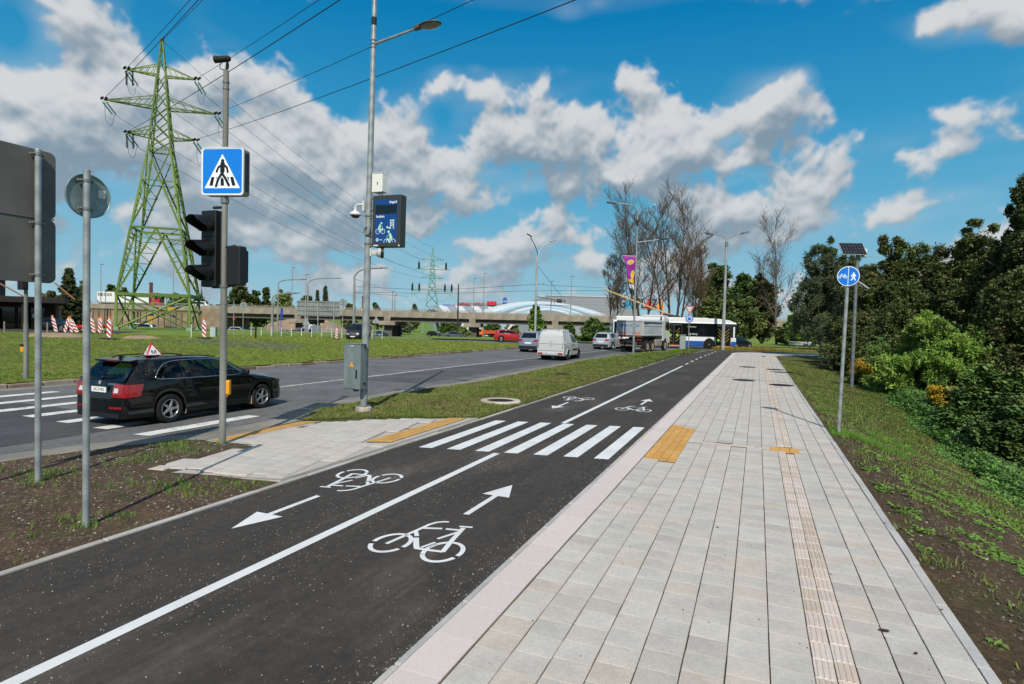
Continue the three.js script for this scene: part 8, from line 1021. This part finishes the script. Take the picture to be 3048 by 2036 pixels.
// ---- the thicket right of the pavement
tree('grey_tree', 'loose grey-green tree at the far bend, left of the round blue sign', 2452, 54, 700, 205, G.grey, 22000, 0.17, { y: -0.9, leaf: 'long', subs: 150, sub: 0.26, flat: 1.2, lo: 0.12, n: 11 });
tree('grey_tree', 'smaller grey-green tree standing behind the solar lamp post', 2530, 46, 742, 150, G.grey, 14000, 0.15, { y: -1.4, leaf: 'long', subs: 110, sub: 0.26, flat: 1.2, lo: 0.1, n: 9 });
tree('dark_tree', 'dark pointed tree top just right of the solar panel', 2648, 40, 672, 170, [...G.dark, ...G.brown], 22000, 0.11, { leaf: 'small', subs: 170, sub: 0.25, flat: 1.3, lo: 0.1, n: 10 });
[[2590, 38, 800, 170, 'below the solar panel'], [2720, 36, 708, 210, 'right of the dark pointed tree'], [2800, 33, 740, 230, 'in the middle behind the bright bush'], [2880, 31, 640, 210, 'tallest of the dark hedge, left of the birch'], [2700, 31, 860, 230, 'low, directly behind the bright bush'], [2960, 27, 720, 260, 'in front of the birch'], [3050, 23, 800, 280, 'at the right edge of the picture'], [2900, 27, 900, 240, 'low, right of the bright bush'], [2570, 36, 930, 150, 'low, behind the yellow flowers']].forEach(([px, D, top, w, l], i) => tree('hedge_bush', 'dark green fine-leaved bush of the thicket, ' + l, px, D, top, w * 1.25, i % 4 === 2 ? [...G.dark, ...G.brown] : G.dark, 26000, 0.10, { cat: 'shrub', leaf: 'small', subs: 200, sub: 0.25, flat: 1.1, lo: 0.0, n: 11 }));
tree('birch_tree', 'tall drooping birch at the right edge above the thicket', 3035, 25, 520, 210, G.mid.map(([a, b, c]) => [a * 0.7, b * 0.62, c * 0.8]), 24000, 0.095, { leaf: 'small', subs: 190, sub: 0.24, lo: 0.12, n: 13, hang: 3.0, flat: 1.4, bark: X.barkG });
tree('ash_bush', 'bright green broad bush with long leaves in front of the dark thicket', 2790, 24.5, 925, 360, G.bright, 15000, 0.19, { cat: 'shrub', leaf: 'long', subs: 170, sub: 0.24, lo: 0.02, n: 13, droop: 0.5, mat: LMT });
[[2640, 28, 1080, 190, 'under the bright bush beside the yellow flowers'], [2790, 22.5, 1190, 220, 'below the bright bush'], [2880, 20.8, 1160, 210, 'right of and below the bright bush'], [2990, 18, 1090, 240, 'with dark broad leaves at the right edge']].forEach(([px, D, top, w, l], i) => tree('low_bush', 'low mixed green bush ' + l, px, D, top, w * 1.2, i === 3 ? G.dark.map(([a, b, c]) => [a * 0.9, b * 1.25, c]) : [...G.mid, ...G.dark], i === 3 ? 11000 : 10000, i === 3 ? 0.10 : 0.085, { cat: 'shrub', leaf: i === 3 ? 'round' : 'oval', subs: 80, lo: 0.0, n: 7, y: -1.6, limbs: 3 }));
tree('edge_bush', 'dense dark bush at the lower right edge, behind the bright creepers', 3050, 16, 1180, 260, G.dark.map(([a, b, c]) => [a * 0.8, b * 1.1, c]), 13000, 0.075, { cat: 'shrub', leaf: 'round', subs: 80, lo: 0, n: 7, y: -1.6, limbs: 3 });
{
  // goldenrod: upright stems with yellow plumes
  for (const [px, D, top, n, l] of [[2612, 27.5, 1072, 60, 'clump of yellow goldenrod beside the solar lamp post'], [2814, 21, 1150, 12, 'small yellow goldenrod in front of the bright bush'], [2668, 27, 1178, 9, 'few yellow flower stems low under the bright bush']]) {
    const [x, z] = ahead(px, D), y = -1.5, t = thing('goldenrod', l, 'flowers', [x, y, z], RIGHT), H = yAt(px, top, D) - y, r = rng(px), st = [], pl = [];
    for (let i = 0; i < n; i++) { const a = (r() - 0.5) * (n > 20 ? 1.9 : 0.7), b = (r() - 0.5) * 0.9, h = H * (0.72 + 0.28 * r()), lx = (r() - 0.5) * 0.3; st.push(bar([a, 0, b], [a + lx, h, b], 0.012, 0.006, 4)); pl.push([a + lx, h - 0.12, b, 0.22, 0.28, 0.22]); }
    part(t, 'stem', st, mat(0x4a5a1c, 0.9)).userData.kind = 'stuff'; crown(t, 'flower_plume', pl, n * 90, LEAF.far, 0.06, [[0.42, 0.28, 0.012], [0.50, 0.35, 0.02], [0.30, 0.24, 0.02]], px, { subs: n * 3, sub: 0.5 }); crown(t, 'foliage', [[0, H * 0.45, 0, n > 20 ? 1.1 : 0.4, H * 0.45, 0.6]], n * 55, LEAF.long, 0.13, [[0.10, 0.14, 0.02], [0.075, 0.12, 0.02]], px + 1, { subs: 60, sub: 0.5 });
  }
}
// ---- bare trees: forked branches down to twigs
function bareTree(label, px, D, topPy, wpx, o = {}) {
  const [x, z] = ahead(px, D), y = o.y ?? -0.2, H = yAt(px, topPy, D) - y, w = (wpx / 1763) * D / 2, t = thing('bare_tree', label, 'tree', [x, y, z], RIGHT), r = rng(o.seed), big = [], twig = [], stems = o.stems || [0];
  const grow = (p, d, L, rad, lev) => {
    const segs = lev === 0 ? 7 : lev < 3 ? 4 : 2; let a = p.clone(), v = d.clone(); const wob = lev === 0 ? 0.16 : 0.42;
    for (let s = 0; s < segs; s++) {
      v.add(V3((r() - 0.5) * wob, (r() - 0.32) * wob * 0.6, (r() - 0.5) * wob)).normalize(); const b = a.clone().addScaledVector(v, L / segs), r1 = Math.max(0.024, rad * (1 - 0.8 * s / segs)), r2 = Math.max(0.02, rad * (1 - 0.8 * (s + 1) / segs)); (lev < 2 ? big : twig).push(bar(a.toArray(), b.toArray(), lev > 2 ? r1 * 0.8 : r1, lev > 2 ? r2 * 0.7 : r2, lev < 2 ? 6 : 3, lev > 1)); a = b;
      const k = lev === 0 ? (s > 0 ? 2 : 0) : lev === 1 ? (s % 2 ? 2 : 1) : lev === 2 ? 2 : lev === 3 ? 1 : 0;
      if (lev < (o.depth || 4)) for (let i = 0; i < k; i++) { const an = r() * 6.283, sp = (o.open || 0.6) * (0.6 + r() * 0.8), nd = v.clone().add(V3(Math.cos(an) * sp, 0.30 * r() - 0.05, Math.sin(an) * sp)).normalize(); grow(a, nd, L * (lev === 0 ? (0.15 + 0.19 * r()) * (1.2 - 0.6 * s / segs) : 0.36 + r() * 0.28), r2 * (0.46 + r() * 0.14), lev + 1); }
    }
  };
  for (const q of stems) grow(V3(q * w * 0.25, -0.2, (r() - 0.5) * 0.6), V3(q * 0.16, 1, (r() - 0.5) * 0.12).normalize(), H * (o.lead || 0.93) * (1 - Math.abs(q) * 0.16), H * 0.0115 * (1 - 0.25 * Math.abs(q)), 0);
  part(t, 'trunk', triUV(merge(big)), o.bark || X.bark); part(t, 'twigs', twig, mat(o.twig ?? 0x63523f, 0.95)).userData.kind = 'stuff'; return t;
}
bareTree('slim bare tree left of the banner lamp post', 1826, 100, 770, 70, { seed: 5, stems: [-0.5, 0.5], open: 0.62, depth: 4 });
bareTree('large bare tree with upright forked limbs, left of the two behind the truck', 1905, 98, 628, 150, { seed: 9, stems: [-0.6, 0.0, 0.55], open: 0.62, depth: 4 });
bareTree('largest bare tree with several stems, right behind the banner lamp post', 1998, 96, 618, 200, { seed: 23, stems: [-0.8, -0.25, 0.2, 0.7], open: 0.62, depth: 4 });
bareTree('lower brownish bare tree right of the largest bare tree', 2068, 99, 740, 110, { seed: 31, stems: [-0.4, 0.5], open: 0.62, depth: 4, twig: 0x6a5644 });
bareTree('pale slender bare tree left of the grey-green tree', 2310, 98, 690, 110, { seed: 44, stems: [0], open: 0.62, depth: 4, bark: X.barkG, twig: 0x6b6056 });
bareTree('small pale bare tree beside the pale slender one', 2265, 108, 770, 70, { seed: 47, stems: [0.3], open: 0.62, depth: 4, twig: 0x6b6056 });
// ---- green trees beyond the ring road
[['leafy_tree', 'tall round green tree behind the trolleybus roof', 2130, 122, 772, 130, G.mid, 9000, 0.42], ['leafy_tree', 'wide green tree right of the pale double lamp post', 2215, 118, 812, 150, G.mid, 9000, 0.42], ['leafy_tree', 'olive green bush behind the trolleybus, before the tall green tree', 2115, 106, 865, 100, [...G.dark, ...G.willow], 6500, 0.36], ['leafy_tree', 'brownish green tree left of the pale slender bare tree', 2266, 104, 815, 100, G.brown, 7000, 0.34], ['leafy_tree', 'green tree low between the lamp post and the overpass', 2200, 100, 880, 130, [...G.dark, ...G.mid], 7000, 0.34], ['leafy_tree', 'light green bush at the foot of the grey-green tree', 2390, 88, 930, 130, [...G.mid, ...G.bright], 6000, 0.28], ['leafy_tree', 'dark green bush beside the guardrail', 2470, 74, 925, 150, G.dark, 6500, 0.24], ['leafy_tree', 'dark bush left of the guardrail foot', 2350, 95, 965, 90, G.dark, 3500, 0.3], ['leafy_tree', 'thin young tree growing behind the white pickup beside the lamp post', 1592, 84, 905, 46, [...G.mid, ...G.bright], 2200, 0.26], ['leafy_tree', 'leafy green bush left of the crossover car', 1765, 86, 945, 70, [...G.mid], 3800, 0.26], ['leafy_tree', 'thin green sapling behind the white pickup', 1693, 88, 958, 34, G.mid, 1600, 0.24], ['leafy_tree', 'low green bush right of the leafy one, before the dump truck', 1808, 92, 975, 70, G.mid, 2600, 0.26], ['leafy_tree', 'low shrub strip between the pickup and the crossover car', 1735, 90, 1000, 90, [...G.mid, ...G.willow], 2400, 0.24],
  ['leafy_tree', 'yellowish round bush before the overpass, right of the grey saloon car', 1378, 140, 972, 46, G.willow, 1800, 0.34], ['leafy_tree', 'grey-green tree seen under the overpass right of the black van', 1196, 205, 952, 70, G.grey, 2600, 0.6], ['leafy_tree', 'green tree seen under the overpass left of the red car', 1340, 215, 958, 80, G.mid, 2600, 0.6], ['leafy_tree', 'green trees under the overpass behind the orange lorry', 1468, 205, 962, 70, G.mid, 2600, 0.6], ['leafy_tree', 'bushes under the overpass behind the red car', 1520, 200, 966, 60, [...G.mid, ...G.willow], 2400, 0.5], ['leafy_tree', 'dark tree in the shade under the overpass end', 715, 175, 945, 60, G.dark, 2600, 0.5],
  ['leafy_tree', 'large dark green tree right of the signal lamps', 712, 190, 832, 84, G.dark, 7000, 0.62], ['leafy_tree', 'dark green tree right of the large dark one', 762, 196, 860, 52, G.dark, 4500, 0.58], ['leafy_tree', 'slim dark poplar left of the pale willow', 793, 200, 853, 38, G.dark, 3800, 0.55], ['willow_tree', 'pale yellow-green willow behind the overpass left of the wide sign', 842, 190, 866, 66, G.willow, 6000, 0.55], ['leafy_tree', 'rounded tree behind the wide sign', 912, 205, 878, 52, G.mid, 4000, 0.6], ['leafy_tree', 'dark tree on the horizon left of the lamp pole', 1040, 230, 904, 50, G.dark, 2500, 0.7], ['leafy_tree', 'tree on the horizon between lamp pole and far pylon', 1118, 250, 902, 36, [...G.mid, ...G.brown], 2000, 0.7], ['leafy_tree', 'round dark tree left of the far pylon', 1232, 260, 905, 30, G.dark, 1800, 0.7], ['leafy_tree', 'dark tree behind the lorry trailer', 338, 200, 846, 62, G.dark, 3500, 0.62], ['leafy_tree', 'dark round tree behind the lorry, beside the pylon', 366, 215, 848, 46, G.dark, 3000, 0.6], ['leafy_tree', 'green trees on the horizon right of the red lorry cab', 528, 260, 868, 86, G.mid, 3500, 0.75], ['leafy_tree', 'dark tree on the horizon beside the church spire', 592, 270, 872, 66, G.dark, 3000, 0.75], ['leafy_tree', 'grey bushy tree right of the conifer at the left', 244, 150, 835, 46, G.grey, 3000, 0.45], ['leafy_tree', 'brownish bush under the large grey sign', 150, 118, 865, 120, G.brown, 4500, 0.34],
].forEach(([n, l, px, D, top, w, c, k, s]) => tree(n, l, px, D, top, w * 1.1, c, k, s, { y: D > 130 ? -2.3 : -0.2, leaf: 'far', subs: 60, lo: 0.06, n: 7, limbs: 4 }));
// ---- conifers
function conifer(label, px, D, topPy, wpx, count, cols, y) { const [x, z] = ahead(px, D), H = yAt(px, topPy, D) - y, w = (wpx / 1763) * D / 2, t = thing('conifer_tree', label, 'tree', [x, y, z], RIGHT), r = rng(px), bl = []; part(t, 'trunk', bar([0, 0, 0], [0, H * 0.97, 0], H * 0.018, 0.02, 8), X.bark); for (let i = 0; i < 46; i++) { const f = 0.1 + 0.88 * (i / 46), a = i * 2.4, q = w * (1 - f) * (0.62 + r() * 0.4); bl.push([Math.cos(a) * q, H * f - q * 0.22, Math.sin(a) * q, 0.14 * w + q * 0.5, H * 0.022, 0.14 * w + q * 0.5]); } bl.push([0, H * 0.965, 0, w * 0.07, H * 0.035, w * 0.07]); crown(t, 'crown', bl, count, LEAF.needle, H * 0.024, cols, px, { subs: 240, sub: 0.9, droop: 0.35 }); return t; }
conifer('tall ragged conifer behind the leaning beacons at the left', 204, 92, 798, 92, 11000, [[0.035, 0.062, 0.018], [0.05, 0.075, 0.02], [0.10, 0.11, 0.02], [0.028, 0.05, 0.016]], -0.3);
conifer('dark spruce on the horizon, shorter of two beside the wide sign', 943, 195, 863, 22, 2600, G.conif, -2.3); conifer('dark spruce on the horizon, taller of two beside the wide sign', 966, 195, 852, 28, 3200, G.conif, -2.3);
// ---- grass, weeds and loose stones: nobody could count them
function bladeTuft(n, seed, lean = 0.5, wide = 0.05) { const r = rng(seed), P = [], I = []; for (let i = 0; i < n; i++) { const a = r() * 6.283, o = [(r() - 0.5) * 0.9, 0, (r() - 0.5) * 0.9], L = 0.55 + r() * 0.5, l = lean * (0.4 + r()), c = Math.cos(a), s = Math.sin(a), w = wide * (0.7 + r() * 0.6), b = P.length / 3; for (const [t, k, y] of [[0, 1, 0], [0, -1, 0], [0.45, 0.75, 0.6], [0.45, -0.75, 0.6], [1, 0, 0.95]]) P.push(o[0] + c * l * t * L - s * w * k, y * L, o[2] + s * l * t * L + c * w * k); I.push(b, b + 1, b + 2, b + 1, b + 3, b + 2, b + 2, b + 3, b + 4); } const g = new THREE.BufferGeometry(); g.setAttribute('position', new THREE.Float32BufferAttribute(P, 3)); g.setIndex(I); g.computeVertexNormals(); return g; }
const TUFT = [bladeTuft(9, 1), bladeTuft(7, 2, 0.9, 0.07), bladeTuft(16, 3, 0.4, 0.024)], GM = mat(0xffffff, 0.85, { side: THREE.DoubleSide });
function scatter(name, count, pick, geo, m, colf, seed) {   // pick(r) gives [x, y, z, size, height] or null
  const r = rng(seed), im = shade(new THREE.InstancedMesh(geo, m, count)), M = new THREE.Matrix4(), q = new THREE.Quaternion(), e = new THREE.Euler(), c = new THREE.Color(); let n = 0, tries = 0; while (n < count && tries++ < count * 12) { const p = pick(r); if (!p) continue; e.set((r() - 0.5) * 0.3, r() * 6.283, (r() - 0.5) * 0.3); M.compose(V3(p[0], p[1], p[2]), q.setFromEuler(e), V3(p[3], p[4] ?? p[3], p[3])); im.setMatrixAt(n, M); const k = colf(r, p); c.setRGB(k[0], k[1], k[2]); im.setColorAt(n, c); n++; }
  im.count = n; im.name = numbered(name); im.userData.kind = 'stuff'; scene.add(im); return im;
}
const CROSS = [[-8.8, -5.95], [-6.15, -6.42], [-6.15, -13.1], [-9.8, -10.9], [-9.8, -8.1], [-8.5, -8.1]], notOn = (x, z) => !inPoly(x, z, CROSS) && Math.hypot(x + 6.92, z + 15.95) > 0.62 && Math.hypot(x + 8.15, z + 25.9) > 0.4;
const mixC = (a, b, t, v) => [lerp(a[0], b[0], t) * v, lerp(a[1], b[1], t) * v, lerp(a[2], b[2], t) * v], GR = [0.105, 0.155, 0.022], DRY = [0.20, 0.155, 0.065], LUSH = [0.10, 0.23, 0.025];
const patchy = (x, z, s = 0.7) => fbm(x * s, z * s, 3.7, 4) + 0.5;
scatter('verge_grass', 42000, (r) => { const z = -11 - Math.pow(r(), 1.35) * 26, x = lerp(verX(z) + 0.05, -6.23, r()); if (!notOn(x, z)) return null; const p = patchy(x, z); if (r() > p * 1.35) return null; const s = 0.035 + 0.045 * r() + 0.0012 * (-z - 11); return [x, vergeY(x, z) - 0.004, z, s * 1.35, s * (0.7 + 0.7 * p)]; }, TUFT[1], GM, (r, p) => mixC(GR, DRY, clamp(0.85 - patchy(p[0], p[2]) + (r() - 0.5) * 0.7), 0.75 + r() * 0.6), 71);
scatter('verge_grass', 15000, (r) => { const z = -36 - r() * 31, x = lerp(verX(z) + 0.05, z > -55 ? -6.23 : -5.7, r()); const s = 0.09 + 0.07 * r(); return [x, vergeY(x, z) - 0.004, z, s * 1.6, s * 0.8]; }, TUFT[1], GM, (r, p) => mixC([0.10, 0.155, 0.022], DRY, clamp(0.6 - patchy(p[0], p[2]) + (r() - 0.5) * 0.5), 0.8 + r() * 0.5), 72);
scatter('soil_tufts', 2600, (r) => { const z = 3 - r() * 11.4, x = lerp(verX(z) + 0.05, -6.25, r()); if (!notOn(x, z)) return null; const p = patchy(x, z, 0.9); if (r() > sstep(0.5, 0.9, p)) return null; const s = 0.025 + 0.05 * r(); return [x, soilY(x, z) - 0.004, z, s, s * 1.1]; }, TUFT[0], GM, (r) => mixC(LUSH, DRY, r() * 0.55, 0.55 + r() * 0.5), 73);
scatter('soil_weeds', 230, (r) => { const c = [[-7.2, -6.5], [-8.0, -5.5], [-6.8, -4.35], [-7.0, -3.95], [-9.2, -8.2], [-9.05, -5.1], [-7.3, -5.6], [-9.9, -7.6]][(r() * 8) | 0], a = r() * 6.283, d = Math.sqrt(r()) * 0.35, x = c[0] + Math.cos(a) * d, z = c[1] + Math.sin(a) * d; if (!notOn(x, z)) return null; const s = 0.03 + 0.06 * r(); return [x, soilY(x, z), z, s * 0.8, s]; }, TUFT[0], GM, (r) => mixC(LUSH, GR, r(), 0.7 + r() * 0.5), 74);
scatter('bank_grass', 52000, (r) => { const z = 1 - Math.pow(r(), 1.2) * 50, x = 1.64 + Math.pow(r(), 0.85) * 6.4, p = patchy(x, z, 0.6), g = sstep(-8, -26, z) * 0.62 + sstep(0.42, 0.95, p) * lerp(0.42, 0.8, sstep(-6, -18, z)) + sstep(4.8, 6.0, x) * 0.5; if (r() > g) return null; const s = 0.03 + 0.05 * r() + 0.001 * Math.max(0, -z - 10); return [x, bankY(x, z) - 0.004, z, s * 1.35, s * (0.7 + 0.6 * p)]; }, TUFT[1], GM, (r, p) => mixC(GR, DRY, clamp(0.75 - patchy(p[0], p[2], 0.6) + (r() - 0.5) * 0.75), 0.7 + r() * 0.65), 75);
scatter('bank_weeds', 5200, (r) => { const z = 0 - r() * 26, x = 1.7 + r() * 5; if (patchy(x, z, 1.6) < 0.60) return null; const s = 0.035 + 0.06 * r(); return [x, bankY(x, z), z, s, s * 0.8]; }, LEAF.oval, LM, (r) => mixC(LUSH, GR, r(), 0.7 + r() * 0.6), 76);
scatter('sign_foot_grass', 700, (r) => { const c = [[1.9, -15.4], [2.6, -15.3], [3.2, -17.2]][(r() * 3) | 0], x = c[0] + (r() - 0.5) * 1.1, z = c[1] + (r() - 0.5) * 0.7, s = 0.06 + 0.09 * r(); return x < 1.62 ? null : [x, bankY(x, z), z, s * 0.8, s]; }, TUFT[2], GM, (r) => mixC(LUSH, GR, r() * 0.6, 0.9 + r() * 0.4), 77);
scatter('creeping_plants', 14000, (r) => { const z = -8 - r() * 26, x = 4.85 + 1.5 * r() + 0.25 * Math.sin(z * 1.7) + (z > -13 ? -0.3 : 0), s = 0.05 + 0.08 * r(); return [x, bankY(x, z) + r() * 0.5 * sstep(4.8, 5.6, x), z, s, s]; }, LEAF.oval, LMT, (r) => { const k = G.weed[(r() * 3) | 0], v = 0.75 + r() * 0.7; return [k[0] * v, k[1] * v, k[2] * v]; }, 78);
scatter('lawn_grass', 60000, (r) => { const z = -7 - Math.pow(r(), 1.15) * 56, x = -22 - Math.pow(r(), 1.5) * 38; const s = 0.07 + 0.06 * r() + 0.0012 * (-z); return [x, lawnY(x, z) - 0.01, z, s * 1.25, s * 0.62]; }, TUFT[2], GM, (r, p) => mixC([0.165, 0.235, 0.03], [0.24, 0.225, 0.06], clamp(0.7 - patchy(p[0], p[2], 0.18) + (r() - 0.5) * 0.5), 0.8 + r() * 0.5), 79);
scatter('island_weeds', 2600, (r) => { const u = r(), [x, z] = SD(lerp(23.5, 36, u) , lerp(67.6, 69.6, r())); const s = 0.14 + 0.16 * r(); return [x, -0.07, z, s, s * (u < 0.55 ? 1.4 : 0.9)]; }, TUFT[2], GM, (r) => mixC([0.30, 0.17, 0.03], GR, r() * 0.8, 0.8 + r() * 0.5), 80);
{
  const st = new THREE.IcosahedronGeometry(1, 0); const SM = mat(0xffffff, 0.95), stc = (r) => { const v = 0.13 + r() * 0.28; return [v, v * 0.92, v * 0.82]; };
  scatter('soil_stones', 2600, (r) => { const z = 3 - r() * 11.5, x = lerp(verX(z) + 0.05, -6.22, r()); if (!notOn(x, z)) return null; const s = 0.006 + 0.017 * r() * r(); return [x, soilY(x, z), z, s, s * 0.6]; }, st, SM, stc, 81);
  scatter('soil_clods', 14000, (r) => { const z = 3 - r() * 11.5, x = lerp(verX(z) + 0.02, -6.2, r()); if (!notOn(x, z)) return null; const s = 0.008 + 0.022 * r() * r(); return [x, soilY(x, z) - 0.002, z, s, s * 0.6]; }, st, SM, (r) => { const v = 0.045 + r() * 0.08; return [v * 1.2, v * 0.92, v * 0.66]; }, 82);
  scatter('bank_clods', 18000, (r) => { const z = 1 - Math.pow(r(), 1.3) * 24, x = 1.64 + r() * 4.6, s = 0.008 + 0.024 * r() * r(); return [x, bankY(x, z) - 0.003, z, s, s * 0.6]; }, st, SM, (r) => { const v = 0.04 + r() * 0.08; return r() < 0.05 ? [0.32, 0.29, 0.25] : [v * 1.12, v * 0.92, v * 0.72]; }, 83);
  // grit on the cycle path: thick along its edges and where it was swept, sparse elsewhere
  scatter('path_grit', 5200, (r) => { const z = 1.5 - Math.pow(r(), 1.1) * 13, u = r(), x = u < 0.55 ? -6.1 + Math.pow(r(), 0.8) * 2.2 : lerp(-6.1, -2.2, r()); if (r() > clamp(patchy(x * 1.2, z * 0.5, 1) * 1.5 - 0.35)) return null; const s = 0.0025 + 0.0055 * r() * r(); return [x, -0.048, z, s, s * 0.7]; }, st, SM, stc, 84);
  scatter('kerb_grit', 2600, (r) => { const z = 0 - Math.pow(r(), 1.3) * 22, x = -2.22 - Math.pow(r(), 3) * 0.35, s = 0.003 + 0.008 * r() * r(); return [x, -0.048, z, s, s * 0.7]; }, st, SM, (r) => { const v = 0.06 + r() * 0.22; return [v, v * 0.92, v * 0.8]; }, 85);
  scatter('pavement_crumbs', 260, (r) => { const z = -2.5 - r() * 12, x = -2 + r() * 3.5, s = 0.003 + 0.007 * r() * r(); return [x, 0.002, z, s, s * 0.5]; }, st, SM, (r) => { const v = 0.02 + r() * 0.06; return [v, v * 0.85, v * 0.7]; }, 86);
  [[0.98, -5.28, 0.028], [1.13, -5.0, 0.014], [-0.9, -3.3, 0.012], [0.72, -6.3, 0.01], [1.5, -5.9, 0.012], [1.5, -8.3, 0.014], [-0.35, -7.2, 0.012]].forEach(([x, z, s], i) => { const o = struct('dead_leaf', at(new THREE.CircleGeometry(s, 7).rotateX(-Math.PI / 2).scale(1.5, 1, 0.8), 0, 0, 0, 0.12, i, 0.1), mat(0x3a2418, 0.9, { side: THREE.DoubleSide })); delete o.userData.kind; o.position.set(x, 0.008, z); tag(o, ['largest brown dead leaf on the pavers right of the tactile strip', 'dark dead leaf just right of and behind the largest one', 'tiny dark leaf on the pavers near the kerb slabs at the bottom', 'tiny dark leaf beside the tactile strip', 'small dark leaf near the edging stones, nearer one', 'small dark leaf near the edging stones, farther one', 'tiny dark leaf in the middle of the pavers'][i], 'leaf', 'dead leaves on the pavers'); });
  const tw = struct('dry_stem', bar([0, 0, 0], [0.10, 0.75, 0.02], 0.010, 0.004, 5), mat(0x8f7a5c, 0.9)); delete tw.userData.kind; const [sx, sz] = [5.35, -20.5]; tw.position.set(sx, bankY(sx, sz), sz); tag(tw, 'dry pale plant stem standing at the foot of the bank', 'stem');
}
renderer.render(scene, camera);
